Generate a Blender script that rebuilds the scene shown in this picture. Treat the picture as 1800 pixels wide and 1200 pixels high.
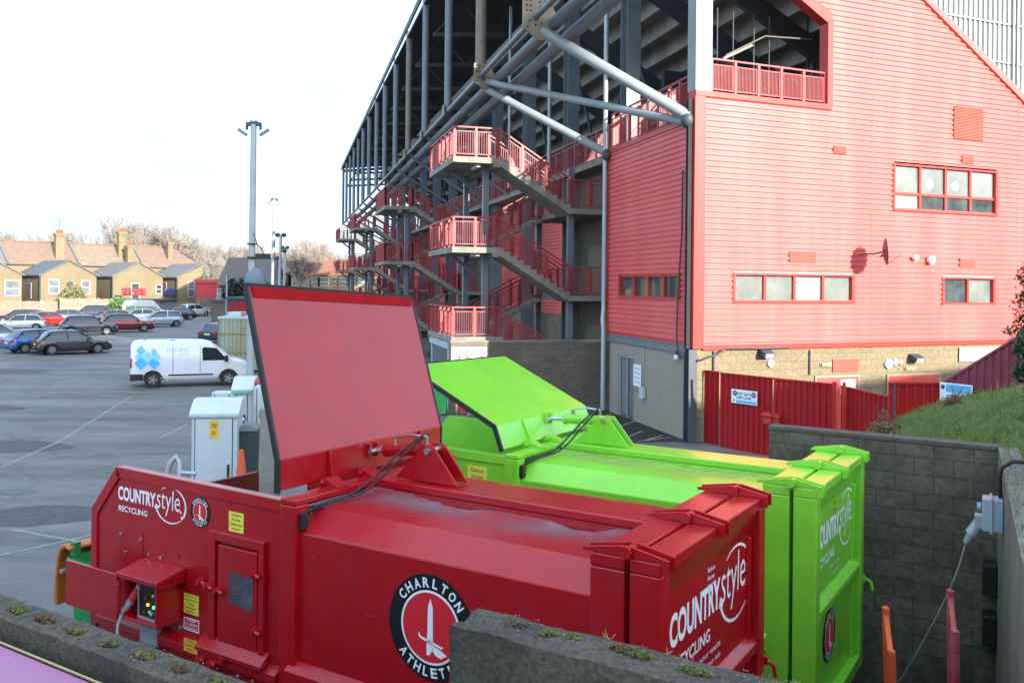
import bpy, math, random
from mathutils import Matrix, Vector, noise
random.seed(7)
R=math.radians
SC=bpy.context.scene
COL=SC.collection
for o in list(bpy.data.objects): bpy.data.objects.remove(o)

# ---------------------------------------------------------------- camera
FPX=1570.0; CY=503.0; ROLL=0.010; EYE=4.45
cam=bpy.data.cameras.new("camera"); camo=bpy.data.objects.new("camera",cam); COL.objects.link(camo)
cam.sensor_width=36; cam.lens=36*FPX/1800; cam.shift_y=-(600-CY)/1800; cam.clip_end=3000; cam.clip_start=.05
cr,sr=math.cos(ROLL),math.sin(ROLL)
camo.matrix_world=Matrix(((cr,-sr,0,0),(0,0,-1,0),(sr,cr,0,EYE),(0,0,0,1)))
SC.camera=camo
# ---------------------------------------------------------------- sky, sun, exposure
SUN_EL,SUN_AZ=15.8,-52.0        # elevation; direction to the sun, degrees from +X
w=bpy.data.worlds.new("World"); SC.world=w; w.use_nodes=True
nt=w.node_tree; bg=nt.nodes['Background']
sky=nt.nodes.new('ShaderNodeTexSky'); sky.sky_type='NISHITA'; sky.sun_disc=False
sky.sun_elevation=R(SUN_EL); sky.sun_rotation=R(90-SUN_AZ); sky.air_density=1.0; sky.dust_density=3.0; sky.ozone_density=1.0
tcw=nt.nodes.new('ShaderNodeTexCoord'); mpw=nt.nodes.new('ShaderNodeMapping'); mpw.inputs['Scale'].default_value=(1,1,3.2)
nzw=nt.nodes.new('ShaderNodeTexNoise'); nzw.inputs['Scale'].default_value=2.2; nzw.inputs['Detail'].default_value=7; nzw.inputs['Roughness'].default_value=.6
nt.links.new(tcw.outputs['Generated'],mpw.inputs[0]); nt.links.new(mpw.outputs[0],nzw.inputs['Vector'])
rpw=nt.nodes.new('ShaderNodeValToRGB'); rpw.color_ramp.elements[0].position=.35; rpw.color_ramp.elements[1].position=.62
rpw.color_ramp.elements[0].color=(.45,.45,.45,1); rpw.color_ramp.elements[1].color=(.92,.92,.92,1); nt.links.new(nzw.outputs[0],rpw.inputs[0])
mxw=nt.nodes.new('ShaderNodeMixRGB')      # thin high cloud over the clear sky, brighter towards the sun
dtw=nt.nodes.new('ShaderNodeVectorMath'); dtw.operation='DOT_PRODUCT'; dtw.inputs[1].default_value=(math.cos(R(SUN_AZ))*math.cos(R(SUN_EL)),math.sin(R(SUN_AZ))*math.cos(R(SUN_EL)),math.sin(R(SUN_EL)))
nt.links.new(tcw.outputs['Generated'],dtw.inputs[0])
mrw=nt.nodes.new('ShaderNodeMapRange'); mrw.inputs['From Min'].default_value=-1; mrw.inputs['From Max'].default_value=1; mrw.inputs['To Min'].default_value=.60; mrw.inputs['To Max'].default_value=1.75
nt.links.new(dtw.outputs['Value'],mrw.inputs['Value'])
vsw=nt.nodes.new('ShaderNodeVectorMath'); vsw.operation='SCALE'; vsw.inputs[0].default_value=(2.30,3.10,4.05); nt.links.new(mrw.outputs[0],vsw.inputs['Scale'])
nt.links.new(vsw.outputs[0],mxw.inputs[2])
nt.links.new(rpw.outputs[0],mxw.inputs[0]); nt.links.new(sky.outputs[0],mxw.inputs[1])
nt.links.new(mxw.outputs[0],bg.inputs[0]); bg.inputs[1].default_value=0.15
sl=bpy.data.lights.new("sun",'SUN'); sl.energy=3.3; sl.angle=R(.5); sl.color=(1,.93,.82)
so=bpy.data.objects.new("sun",sl); COL.objects.link(so); so.location=(30,-30,40)
az,el=R(SUN_AZ),R(SUN_EL)
SD=Vector((math.cos(az)*math.cos(el),math.sin(az)*math.cos(el),math.sin(el)))
so.rotation_euler=SD.to_track_quat('Z','Y').to_euler()
SC.view_settings.view_transform='Standard'; SC.view_settings.look='None'; SC.view_settings.gamma=1
SC.view_settings.exposure=1.9

# ---------------------------------------------------------------- helpers
def ray(px,py):
    x=(px-900)/FPX; y=(CY-py)/FPX
    return Vector((x*cr-y*sr,1,x*sr+y*cr))
EYEV=Vector((0,0,EYE))
def atz(px,py,z=0):
    d=ray(px,py); return EYEV+d*((z-EYE)/d.z)
def atd(px,py,D): return EYEV+ray(px,py)*D
def frame(x,y,z,deg): return Matrix.Translation((x,y,z))@Matrix.Rotation(R(deg),4,'Z')
def onplane(M,px,py,y0=None,x0=None):
    Mi=M.inverted(); o=Mi@EYEV; d=Mi.to_3x3()@ray(px,py)
    k=(y0-o.y)/d.y if x0 is None else (x0-o.x)/d.x
    return o+d*k

class MB:
    def __init__(s,M=None): s.M=M or Matrix.Identity(4); s.v=[]; s.f=[]; s.sm=[]; s.smooth=False
    def add(s,vs,fs,sm=None):
        b=len(s.v); s.v+=[s.M@Vector(p) for p in vs]
        s.f+=[tuple(i+b for i in f) for f in fs]; s.sm+=[s.smooth if sm is None else sm]*len(fs)
    def box(s,x0,y0,z0,x1,y1,z1):
        x0,x1=sorted((x0,x1)); y0,y1=sorted((y0,y1)); z0,z1=sorted((z0,z1))
        s.add([(x0,y0,z0),(x1,y0,z0),(x1,y1,z0),(x0,y1,z0),(x0,y0,z1),(x1,y0,z1),(x1,y1,z1),(x0,y1,z1)],
              [(0,3,2,1),(4,5,6,7),(0,1,5,4),(1,2,6,5),(2,3,7,6),(3,0,4,7)],False)
    def poly(s,pts): s.add(pts,[tuple(range(len(pts)))],False)
    def prism(s,pts,ax,a,b):   # polygon of 2d points in the plane across axis ax, pushed from a to b
        def P(p,c): return {'x':(c,p[0],p[1]),'y':(p[0],c,p[1]),'z':(p[0],p[1],c)}[ax]
        n=len(pts); ar=sum(pts[i][0]*pts[(i+1)%n][1]-pts[(i+1)%n][0]*pts[i][1] for i in range(n))
        flip=(ar>0)^(a>b)^(ax=='y')
        vs=[P(p,a) for p in pts]+[P(p,b) for p in pts]
        fs=[tuple(range(n)),tuple(range(2*n-1,n-1,-1))]+[(i,i+n,(i+1)%n+n,(i+1)%n) for i in range(n)]
        if flip: fs=[tuple(reversed(f)) for f in fs]
        s.add(vs,fs,False)
    def bar(s,p,q,w,h=None,up=(0,0,1)):
        h=h or w; p=Vector(p); q=Vector(q); d=(q-p)
        if d.length<1e-6: return
        d.normalize(); u=Vector(up)
        if abs(d.dot(u))>.98: u=Vector((1,0,0))
        a=d.cross(u).normalized()*w/2; b=a.cross(d).normalized()*h/2
        s.add([p-a-b,p+a-b,p+a+b,p-a+b,q-a-b,q+a-b,q+a+b,q-a+b],
              [(0,1,2,3),(7,6,5,4),(0,4,5,1),(1,5,6,2),(2,6,7,3),(3,7,4,0)],False)
    def tube(s,p,q,r,n=10,r2=None,caps=True):
        p=Vector(p); q=Vector(q); d=(q-p).normalized(); r2=r if r2 is None else r2
        a=d.orthogonal().normalized(); b=d.cross(a)
        vs=[]
        for c,rr in ((p,r),(q,r2)):
            for i in range(n):
                t=2*math.pi*i/n; vs.append(c+(a*math.cos(t)+b*math.sin(t))*rr)
        s.add(vs,[(i,(i+1)%n,(i+1)%n+n,i+n) for i in range(n)],True)
        if caps: s.add(vs,[tuple(range(n-1,-1,-1)),tuple(range(n,2*n))],False)
    def path(s,pts,r,n=8):
        pts=[Vector(p) for p in pts]; rings=[]; a=None
        for i,p in enumerate(pts):
            d=(pts[min(i+1,len(pts)-1)]-pts[max(i-1,0)]).normalized()
            if a is None: a=d.orthogonal().normalized()
            a=(a-d*a.dot(d)).normalized(); b=d.cross(a)
            rr=r[i] if isinstance(r,(list,tuple)) else r
            rings.append([p+(a*math.cos(2*math.pi*k/n)+b*math.sin(2*math.pi*k/n))*rr for k in range(n)])
        s.loft(rings)
    def loft(s,rings,closed=True,caps=True,sm=True):
        n=len(rings[0]); vs=[p for r_ in rings for p in r_]; fs=[]
        for i in range(len(rings)-1):
            for k in range(n if closed else n-1):
                fs.append((i*n+k,i*n+(k+1)%n,(i+1)*n+(k+1)%n,(i+1)*n+k))
        s.add(vs,fs,sm)
        if caps: s.add(vs,[tuple(range(n-1,-1,-1)),tuple(range((len(rings)-1)*n,len(rings)*n))],False)
    def ball(s,c,rx,ry=None,rz=None,n=10,m=6,jit=0):
        ry=ry or rx; rz=rz or rx; rings=[]
        for j in range(m+1):
            t=math.pi*j/m; rr=max(math.sin(t),.02)
            rings.append([(c[0]+rx*rr*math.cos(2*math.pi*k/n)*(1+random.uniform(-jit,jit)),c[1]+ry*rr*math.sin(2*math.pi*k/n)*(1+random.uniform(-jit,jit)),c[2]-rz*math.cos(t)) for k in range(n)])
        s.loft(rings)
    def disc(s,c,n_,r,k=24,r0=0,th=0,ry=None,up=(0,0,1)):
        n_=Vector(n_).normalized(); b=(Vector(up)-n_*n_.dot(Vector(up)))
        b=n_.orthogonal().normalized() if b.length<1e-3 else b.normalized(); a=b.cross(n_); c=Vector(c); ry=ry or r
        o=[c+n_*th+a*r*math.cos(2*math.pi*i/k)+b*ry*math.sin(2*math.pi*i/k) for i in range(k)]
        if r0:
            q=r0/r; inn=[c+n_*th+a*r0*math.cos(2*math.pi*i/k)+b*ry*q*math.sin(2*math.pi*i/k) for i in range(k)]
            s.add(o+inn,[(i,(i+1)%k,(i+1)%k+k,i+k) for i in range(k)],False)
        else: s.add(o,[tuple(range(k))],False)
        if th:
            lo=[p-n_*th for p in o]; s.add(o+lo,[(i,i+k,(i+1)%k+k,(i+1)%k) for i in range(k)],True)
    def build(s,name,mat,parent=None,bevel=0,tagd=None,uv=True,org=None):
        if not s.v: return None
        me=bpy.data.meshes.new(name)
        if parent is not None:
            Mi=WM[parent.name].inverted(); vs=[Mi@p for p in s.v]; loc=None
        else:
            xs=[p.x for p in s.v]; ys=[p.y for p in s.v]; zs=[p.z for p in s.v]
            loc=Vector(org) if org else Vector(((min(xs)+max(xs))/2,(min(ys)+max(ys))/2,min(zs))); vs=[p-loc for p in s.v]
        me.from_pydata(vs,[],s.f); me.update()
        me.polygons.foreach_set('use_smooth',s.sm)
        if uv:
            ul=me.uv_layers.new(name='UVMap'); dat=[0.0]*(2*len(me.loops))
            for p in me.polygons:
                n=p.normal
                if abs(n.z)>.75:
                    for li in p.loop_indices:
                        c=vs[me.loops[li].vertex_index]; dat[2*li]=c.x; dat[2*li+1]=c.y
                else:
                    t=Vector((-n.y,n.x,0)).normalized()
                    for li in p.loop_indices:
                        c=vs[me.loops[li].vertex_index]; dat[2*li]=c.dot(t); dat[2*li+1]=c.z+(loc.z if loc else 0)
            ul.data.foreach_set('uv',dat)
        me.materials.append(mat)
        o=bpy.data.objects.new(name,me); COL.objects.link(o)
        if parent is not None: o.parent=parent; WM[o.name]=WM[parent.name].copy()
        else: o.location=loc; WM[o.name]=Matrix.Translation(loc)
        if bevel:
            b=o.modifiers.new('bevel','BEVEL'); b.width=bevel; b.segments=2; b.limit_method='ANGLE'; b.angle_limit=R(40)
        if tagd: tag(o,*tagd)
        return o
WM={}
def tag(o,label,cat,group=None):
    o['label']=label; o['category']=cat
    if group: o['group']=group
    return o
def thing(name,M,label,cat,group=None):
    o=bpy.data.objects.new(name,None); COL.objects.link(o); o.matrix_world=M; o.empty_display_size=.3
    WM[o.name]=M.copy(); return tag(o,label,cat,group)
def structure(o): o['kind']='structure'; return o
def stuff(o): o['kind']='stuff'; return o
def dup(root,M,label=None):
    def cp(o,par):
        c=o.copy(); COL.objects.link(c)
        if par: c.parent=par
        for ch in [k for k in bpy.data.objects if k.parent==o]: cp(ch,c)
        return c
    c=cp(root,None); c.matrix_world=M
    if label: c['label']=label
    return c

# text to faces
_tc={}
def text_faces(txt,bold=0.0):
    k=(txt,bold)
    if k not in _tc:
        cu=bpy.data.curves.new('t','FONT'); cu.body=txt; cu.size=1; cu.offset=bold; cu.resolution_u=3
        ob=bpy.data.objects.new('t',cu); COL.objects.link(ob)
        dg=bpy.context.evaluated_depsgraph_get(); dg.update()
        me=bpy.data.meshes.new_from_object(ob.evaluated_get(dg))
        vs=[Vector(v.co) for v in me.vertices]; fs=[tuple(p.vertices) for p in me.polygons]
        bpy.data.objects.remove(ob); bpy.data.meshes.remove(me); bpy.data.curves.remove(cu)
        _tc[k]=(vs,fs)
    return _tc[k]
def put_text(mb,txt,T,w_,h_,bold=.0,shear=0,center=False):
    """txt stretched to w_ x h_ in the XY plane of T (x right, y up)"""
    vs,fs=text_faces(txt,bold)
    if not vs: return
    x0=min(v.x for v in vs); x1=max(v.x for v in vs); y0=min(v.y for v in vs); y1=max(v.y for v in vs)
    sx=w_/(x1-x0); sy=h_/(y1-y0)
    ox=-w_/2 if center else 0
    out=[T@Vector(((v.x-x0)*sx+ox+shear*(v.y-y0)*sy,(v.y-y0)*sy,0)) for v in vs]
    mb.add(out,fs,False)
def strip2d(mb,T,pts,wd):
    """flat ribbon along 2d points; wd list or number"""
    L=[];Rr=[]
    for i,p in enumerate(pts):
        a=pts[max(i-1,0)]; b=pts[min(i+1,len(pts)-1)]
        d=Vector((b[0]-a[0],b[1]-a[1])).normalized(); n=Vector((-d.y,d.x)); ww=(wd[i] if isinstance(wd,list) else wd)/2
        L.append(T@Vector((p[0]+n.x*ww,p[1]+n.y*ww,0))); Rr.append(T@Vector((p[0]-n.x*ww,p[1]-n.y*ww,0)))
    n=len(pts); mb.add(L+Rr,[(i+n,i+n+1,i+1,i) for i in range(n-1)],False)

# ---------------------------------------------------------------- materials
_mats={}
def srgb(c): return tuple((x/255/12.92 if x/255<=.04045 else ((x/255+.055)/1.055)**2.4) for x in c)
def mat(name,col=(.5,.5,.5),rough=.6,metal=0,var=.12,scale=3,bump=0,bscale=60,dirt=None,dscale=1.2,damt=.5,coat=0,spec=.5,emit=None,estr=1,alpha=1,streak=False,scratch=None,dent=0):
    if name in _mats: return _mats[name]
    m=bpy.data.materials.new(name); m.use_nodes=True; nt=m.node_tree; N=nt.nodes; L=nt.links
    b=N['Principled BSDF']; b.inputs['Roughness'].default_value=rough; b.inputs['Metallic'].default_value=metal
    b.inputs['Specular IOR Level'].default_value=spec; b.inputs['Coat Weight'].default_value=coat; b.inputs['Coat Roughness'].default_value=.15
    tc=N.new('ShaderNodeTexCoord')
    n1=N.new('ShaderNodeTexNoise'); n1.inputs['Scale'].default_value=scale; n1.inputs['Detail'].default_value=6; n1.inputs['Roughness'].default_value=.65
    L.new(tc.outputs['Object'],n1.inputs['Vector'])
    rp=N.new('ShaderNodeValToRGB'); e=rp.color_ramp.elements
    e[0].position=.3; e[1].position=.7
    e[0].color=tuple(c*(1-var) for c in col)+(1,); e[1].color=tuple(min(1,c*(1+var)) for c in col)+(1,)
    L.new(n1.outputs[0],rp.inputs[0]); out=rp.outputs[0]
    if dirt:
        n2=N.new('ShaderNodeTexNoise'); n2.inputs['Scale'].default_value=dscale; n2.inputs['Detail'].default_value=9; n2.inputs['Roughness'].default_value=.7
        if streak:
            mp=N.new('ShaderNodeMapping'); mp.inputs['Scale'].default_value=(1,1,.12); L.new(tc.outputs['Object'],mp.inputs[0]); L.new(mp.outputs[0],n2.inputs['Vector'])
        else: L.new(tc.outputs['Object'],n2.inputs['Vector'])
        r2=N.new('ShaderNodeValToRGB'); r2.color_ramp.elements[0].position=.48; r2.color_ramp.elements[1].position=.72
        r2.color_ramp.elements[0].color=(0,0,0,1); r2.color_ramp.elements[1].color=(damt,damt,damt,1)
        L.new(n2.outputs[0],r2.inputs[0])
        mx=N.new('ShaderNodeMixRGB'); mx.inputs[2].default_value=tuple(dirt)+(1,); L.new(r2.outputs[0],mx.inputs[0]); L.new(out,mx.inputs[1]); out=mx.outputs[0]
    if scratch:
        mp=N.new('ShaderNodeMapping'); mp.inputs['Rotation'].default_value=(.2,.1,.5); mp.inputs['Scale'].default_value=(1.6,26,9); L.new(tc.outputs['Object'],mp.inputs[0])
        n5=N.new('ShaderNodeTexNoise'); n5.inputs['Scale'].default_value=1.6; n5.inputs['Detail'].default_value=9; n5.inputs['Roughness'].default_value=.75; L.new(mp.outputs[0],n5.inputs['Vector'])
        n6=N.new('ShaderNodeTexNoise'); n6.inputs['Scale'].default_value=16; n6.inputs['Detail'].default_value=6; n6.inputs['Roughness'].default_value=.8; L.new(tc.outputs['Object'],n6.inputs['Vector'])
        for nn_,lo,hi,cc in ((n5,.66,.70,scratch),(n6,.70,.73,(.10,.045,.022))):
            r5=N.new('ShaderNodeValToRGB'); r5.color_ramp.elements[0].position=lo; r5.color_ramp.elements[1].position=hi; r5.color_ramp.elements[0].color=(0,0,0,1); r5.color_ramp.elements[1].color=(.55,.55,.55,1)
            L.new(nn_.outputs[0],r5.inputs[0]); m5=N.new('ShaderNodeMixRGB'); m5.inputs[2].default_value=tuple(cc)+(1,); L.new(r5.outputs[0],m5.inputs[0]); L.new(out,m5.inputs[1]); out=m5.outputs[0]
    L.new(out,b.inputs['Base Color'])
    if dent and not bump: bump=.001
    if bump:
        n3=N.new('ShaderNodeTexNoise'); n3.inputs['Scale'].default_value=bscale; n3.inputs['Detail'].default_value=8; L.new(tc.outputs['Object'],n3.inputs['Vector'])
        bp=N.new('ShaderNodeBump'); bp.inputs['Strength'].default_value=bump; bp.inputs['Distance'].default_value=.02
        L.new(n3.outputs[0],bp.inputs['Height']); L.new(bp.outputs[0],b.inputs['Normal'])
        if dent:
            n7=N.new('ShaderNodeTexNoise'); n7.inputs['Scale'].default_value=2.2; n7.inputs['Detail'].default_value=1.5; L.new(tc.outputs['Object'],n7.inputs['Vector'])
            b7=N.new('ShaderNodeBump'); b7.inputs['Strength'].default_value=dent; b7.inputs['Distance'].default_value=.05; L.new(n7.outputs[0],b7.inputs['Height']); L.new(b7.outputs[0],bp.inputs['Normal'])
    if emit: b.inputs['Emission Color'].default_value=tuple(emit)+(1,); b.inputs['Emission Strength'].default_value=estr
    if alpha<1: b.inputs['Alpha'].default_value=alpha
    _mats[name]=m; return m
def brickmat(name,c1,c2,mortar,bw,bh,ms=.01,rough=.9,grime=None,gamt=.5,gscale=.8,bump=.4):
    if name in _mats: return _mats[name]
    m=bpy.data.materials.new(name); m.use_nodes=True; nt=m.node_tree; N=nt.nodes; L=nt.links
    b=N['Principled BSDF']; b.inputs['Roughness'].default_value=rough; b.inputs['Specular IOR Level'].default_value=.25
    uv=N.new('ShaderNodeUVMap'); br=N.new('ShaderNodeTexBrick')
    br.inputs['Scale'].default_value=1; br.inputs['Brick Width'].default_value=bw; br.inputs['Row Height'].default_value=bh
    br.inputs['Mortar Size'].default_value=ms; br.inputs['Mortar Smooth'].default_value=.2
    br.inputs['Color1'].default_value=tuple(c1)+(1,); br.inputs['Color2'].default_value=tuple(c2)+(1,); br.inputs['Mortar'].default_value=tuple(mortar)+(1,)
    L.new(uv.outputs[0],br.inputs['Vector'])
    tc=N.new('ShaderNodeTexCoord'); n1=N.new('ShaderNodeTexNoise'); n1.inputs['Scale'].default_value=14; n1.inputs['Detail'].default_value=8
    L.new(tc.outputs['Object'],n1.inputs['Vector'])
    mx=N.new('ShaderNodeMixRGB'); mx.blend_type='MULTIPLY'; mx.inputs[0].default_value=1
    rp=N.new('ShaderNodeValToRGB'); rp.color_ramp.elements[0].position=.3; rp.color_ramp.elements[1].position=.7
    rp.color_ramp.elements[0].color=(.72,.72,.72,1); rp.color_ramp.elements[1].color=(1.15,1.15,1.15,1)
    L.new(n1.outputs[0],rp.inputs[0]); L.new(br.outputs[0],mx.inputs[1]); L.new(rp.outputs[0],mx.inputs[2]); out=mx.outputs[0]
    if grime:
        n2=N.new('ShaderNodeTexNoise'); n2.inputs['Scale'].default_value=gscale; n2.inputs['Detail'].default_value=9; n2.inputs['Roughness'].default_value=.7
        L.new(tc.outputs['Object'],n2.inputs['Vector'])
        r2=N.new('ShaderNodeValToRGB'); r2.color_ramp.elements[0].position=.42; r2.color_ramp.elements[1].position=.68
        r2.color_ramp.elements[0].color=(0,0,0,1); r2.color_ramp.elements[1].color=(gamt,gamt,gamt,1)
        L.new(n2.outputs[0],r2.inputs[0])
        m2=N.new('ShaderNodeMixRGB'); m2.inputs[2].default_value=tuple(grime)+(1,); L.new(r2.outputs[0],m2.inputs[0]); L.new(out,m2.inputs[1]); out=m2.outputs[0]
    L.new(out,b.inputs['Base Color'])
    bp=N.new('ShaderNodeBump'); bp.inputs['Strength'].default_value=bump; bp.inputs['Distance'].default_value=.012
    ad=N.new('ShaderNodeMath'); ad.operation='MULTIPLY_ADD'; ad.inputs[1].default_value=-1
    L.new(br.outputs['Fac'],ad.inputs[0]); L.new(n1.outputs[0],ad.inputs[2]); L.new(ad.outputs[0],bp.inputs['Height']); L.new(bp.outputs[0],b.inputs['Normal'])
    _mats[name]=m; return m
def dustmat(name,col,y0,y1):
    m=mat(name,col,.55,var=.15,scale=6); nt=m.node_tree; N=nt.nodes; L=nt.links; b=N['Principled BSDF']
    tc=N.new('ShaderNodeTexCoord'); sx=N.new('ShaderNodeSeparateXYZ'); L.new(tc.outputs['Object'],sx.inputs[0])
    mr=N.new('ShaderNodeMapRange'); mr.interpolation_type='SMOOTHSTEP'; mr.inputs['From Min'].default_value=y0; mr.inputs['From Max'].default_value=y1; L.new(sx.outputs['Y'],mr.inputs['Value'])
    n=N.new('ShaderNodeTexNoise'); n.inputs['Scale'].default_value=1.7; n.inputs['Detail'].default_value=7; n.inputs['Roughness'].default_value=.65; L.new(tc.outputs['Object'],n.inputs['Vector'])
    m2=N.new('ShaderNodeMapRange'); m2.inputs['From Min'].default_value=.38; m2.inputs['From Max'].default_value=.62; m2.inputs['To Min'].default_value=.15; m2.inputs['To Max'].default_value=.72; L.new(n.outputs[0],m2.inputs['Value'])
    mu=N.new('ShaderNodeMath'); mu.operation='MULTIPLY'; L.new(mr.outputs[0],mu.inputs[0]); L.new(m2.outputs[0],mu.inputs[1]); L.new(mu.outputs[0],b.inputs['Alpha'])
    return m
def asphaltmat():
    m=bpy.data.materials.new('asphalt'); m.use_nodes=True; nt=m.node_tree; N=nt.nodes; L=nt.links; b=N['Principled BSDF']
    tc=N.new('ShaderNodeTexCoord'); mp=N.new('ShaderNodeMapping'); mp.inputs['Rotation'].default_value=(0,0,R(-25)); mp.inputs['Scale'].default_value=(.35,1.3,1)
    L.new(tc.outputs['Object'],mp.inputs[0])
    n1=N.new('ShaderNodeTexNoise'); n1.inputs['Scale'].default_value=.45; n1.inputs['Detail'].default_value=10; n1.inputs['Roughness'].default_value=.68; L.new(mp.outputs[0],n1.inputs['Vector'])
    rp=N.new('ShaderNodeValToRGB'); e=rp.color_ramp.elements; e[0].position=.30; e[0].color=(.056,.054,.050,1); e[1].position=.72; e[1].color=(.205,.198,.186,1)
    L.new(n1.outputs[0],rp.inputs[0])
    n2=N.new('ShaderNodeTexNoise'); n2.inputs['Scale'].default_value=55; n2.inputs['Detail'].default_value=6; L.new(tc.outputs['Object'],n2.inputs['Vector'])
    r2=N.new('ShaderNodeValToRGB'); r2.color_ramp.elements[0].position=.35; r2.color_ramp.elements[1].position=.75; r2.color_ramp.elements[0].color=(.7,.7,.7,1); r2.color_ramp.elements[1].color=(1.5,1.5,1.5,1)
    L.new(n2.outputs[0],r2.inputs[0]); mx=N.new('ShaderNodeMixRGB'); mx.blend_type='MULTIPLY'; mx.inputs[0].default_value=1
    L.new(rp.outputs[0],mx.inputs[1]); L.new(r2.outputs[0],mx.inputs[2])
    # pale worn patches and cracks
    vo=N.new('ShaderNodeTexVoronoi'); vo.feature='DISTANCE_TO_EDGE'; vo.inputs['Scale'].default_value=.22
    n4=N.new('ShaderNodeTexNoise'); n4.inputs['Scale'].default_value=1.5; L.new(tc.outputs['Object'],n4.inputs['Vector'])
    va=N.new('ShaderNodeMixRGB'); va.inputs[0].default_value=.25; L.new(tc.outputs['Object'],va.inputs[1]); L.new(n4.outputs['Color'],va.inputs[2]); L.new(va.outputs[0],vo.inputs['Vector'])
    r3=N.new('ShaderNodeValToRGB'); r3.color_ramp.elements[0].position=.0; r3.color_ramp.elements[0].color=(.75,.75,.75,1); r3.color_ramp.elements[1].position=.012; r3.color_ramp.elements[1].color=(1,1,1,1)
    L.new(vo.outputs['Distance'],r3.inputs[0])
    m2=N.new('ShaderNodeMixRGB'); m2.blend_type='MULTIPLY'; m2.inputs[0].default_value=1; L.new(mx.outputs[0],m2.inputs[1]); L.new(r3.outputs[0],m2.inputs[2])
    L.new(m2.outputs[0],b.inputs['Base Color']); b.inputs['Roughness'].default_value=.72; b.inputs['Specular IOR Level'].default_value=.45
    bp=N.new('ShaderNodeBump'); bp.inputs['Strength'].default_value=.35; bp.inputs['Distance'].default_value=.01; L.new(n2.outputs[0],bp.inputs['Height']); L.new(bp.outputs[0],b.inputs['Normal'])
    return m
RED=(.37,.0025,.007); 
M_red=mat('red_paint',RED,.32,var=.10,scale=1.5,bump=.03,bscale=25,dirt=(.26,.022,.034),dscale=3.2,damt=.4,coat=.22,scratch=(.34,.10,.11),dent=.35)
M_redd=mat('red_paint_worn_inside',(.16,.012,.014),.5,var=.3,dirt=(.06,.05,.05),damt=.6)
M_green=mat('lime_paint',(.20,.59,.032),.34,var=.10,scale=1.3,bump=.03,bscale=25,dirt=(.27,.42,.08),dscale=2.4,damt=.5,coat=.3,scratch=(.34,.52,.18),dent=.3)
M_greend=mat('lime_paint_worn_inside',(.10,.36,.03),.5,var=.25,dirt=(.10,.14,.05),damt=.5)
M_white=mat('white_vinyl',(.78,.80,.82),.4,var=.03)
M_black=mat('black_rubber',(.012,.012,.014),.5,var=.2)
M_blackv=mat('black_vinyl',(.010,.011,.014),.35,var=.1)
M_crest=mat('crest_red',(.62,.020,.030),.35,var=.05)
M_yellow=mat('yellow_sticker',(.72,.66,.06),.5,var=.08)
M_amber=mat('amber_sticker',(.70,.42,.03),.5,var=.08)
M_ink=mat('dark_ink',(.03,.03,.04),.6)
M_redink=mat('red_sticker',(.55,.03,.06),.5)
M_steel=mat('bright_steel',(.55,.56,.57),.3,metal=.9,var=.1)
M_galv=mat('galvanised_steel',(.36,.40,.43),.45,metal=.3,var=.12,scale=2)
M_bsteel=mat('blue_grey_steel_paint',(.135,.170,.205),.42,var=.18,scale=1.2,dirt=(.22,.17,.10),dscale=1.5,damt=.45,streak=True)
M_dsteel=mat('dark_steel_paint',(.045,.055,.068),.55,var=.2,scale=1.5)
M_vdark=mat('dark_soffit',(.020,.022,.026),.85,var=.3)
M_clad=mat('red_cladding',(.68,.100,.092),.42,var=.06,scale=.5,dirt=(.66,.170,.150),dscale=.7,damt=.55,streak=True)
M_trim=mat('red_trim',(.50,.030,.022),.4,var=.06)
M_rail=mat('red_railing_paint',(.36,.040,.045),.45,var=.1,scale=2,dirt=(.28,.08,.075),dscale=3,damt=.5)
M_louv=mat('faded_red_louvre',(.27,.085,.06),.6,var=.08)
M_gatered=mat('red_gate_paint',(.36,.008,.010),.5,spec=.25,var=.12,scale=2,dirt=(.22,.03,.03),dscale=2,damt=.4,streak=True)
M_conc=mat('concrete',(.24,.225,.19),.88,var=.2,scale=2.5,bump=.3,bscale=30,dirt=(.11,.10,.085),dscale=1.0,damt=.7,streak=True)
M_block=brickmat('buff_blockwork',(.235,.185,.110),(.205,.165,.10),(.16,.135,.095),.45,.225,.012,grime=(.13,.11,.08),gamt=.3,gscale=.6)
M_block2=brickmat('brown_blockwork',(.21,.175,.13),(.17,.145,.11),(.13,.12,.10),.45,.225,.010,grime=(.09,.08,.07),gamt=.5)
M_pit=brickmat('dark_stained_blockwork',(.170,.138,.098),(.118,.100,.076),(.085,.078,.066),.46,.23,.010,grime=(.035,.034,.032),gamt=.75,gscale=1.1,bump=.6)
M_glass=mat('dark_glass',(.03,.04,.045),.06,spec=.9,var=.2)
M_cglass=mat('car_glass',(.015,.020,.024),.05,spec=1,var=.1)
M_pane=mat('blind_behind_glass',(.16,.18,.165),.12,var=.25,scale=1.2,spec=.7,dirt=(.20,.24,.23),dscale=1.4,damt=.7)
M_cab=mat('pale_grey_cabinet',(.47,.52,.55),.4,var=.06,dirt=(.36,.38,.36),dscale=2,damt=.4,streak=True)
M_tyre=mat('tyre',(.015,.015,.016),.8)
M_rim=mat('alloy',(.24,.25,.27),.35,metal=.3)
M_seat=mat('terrace_concrete',(.36,.34,.30),.9,var=.25,scale=1.5,dirt=(.16,.15,.14),dscale=1.2,damt=.6)
M_sheet=mat('pale_profiled_sheet',(.26,.30,.32),.5,var=.05)
M_moss=mat('moss',(.125,.130,.030),.95,var=.5,scale=30)
M_moss2=mat('dry_moss',(.13,.075,.035),.95,var=.5,scale=30)
M_leaf=mat('dark_leaves',(.035,.065,.022),.6,var=.5,scale=5)
M_leafb=mat('bronze_leaves',(.13,.075,.035),.7,var=.5,scale=8)
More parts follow.
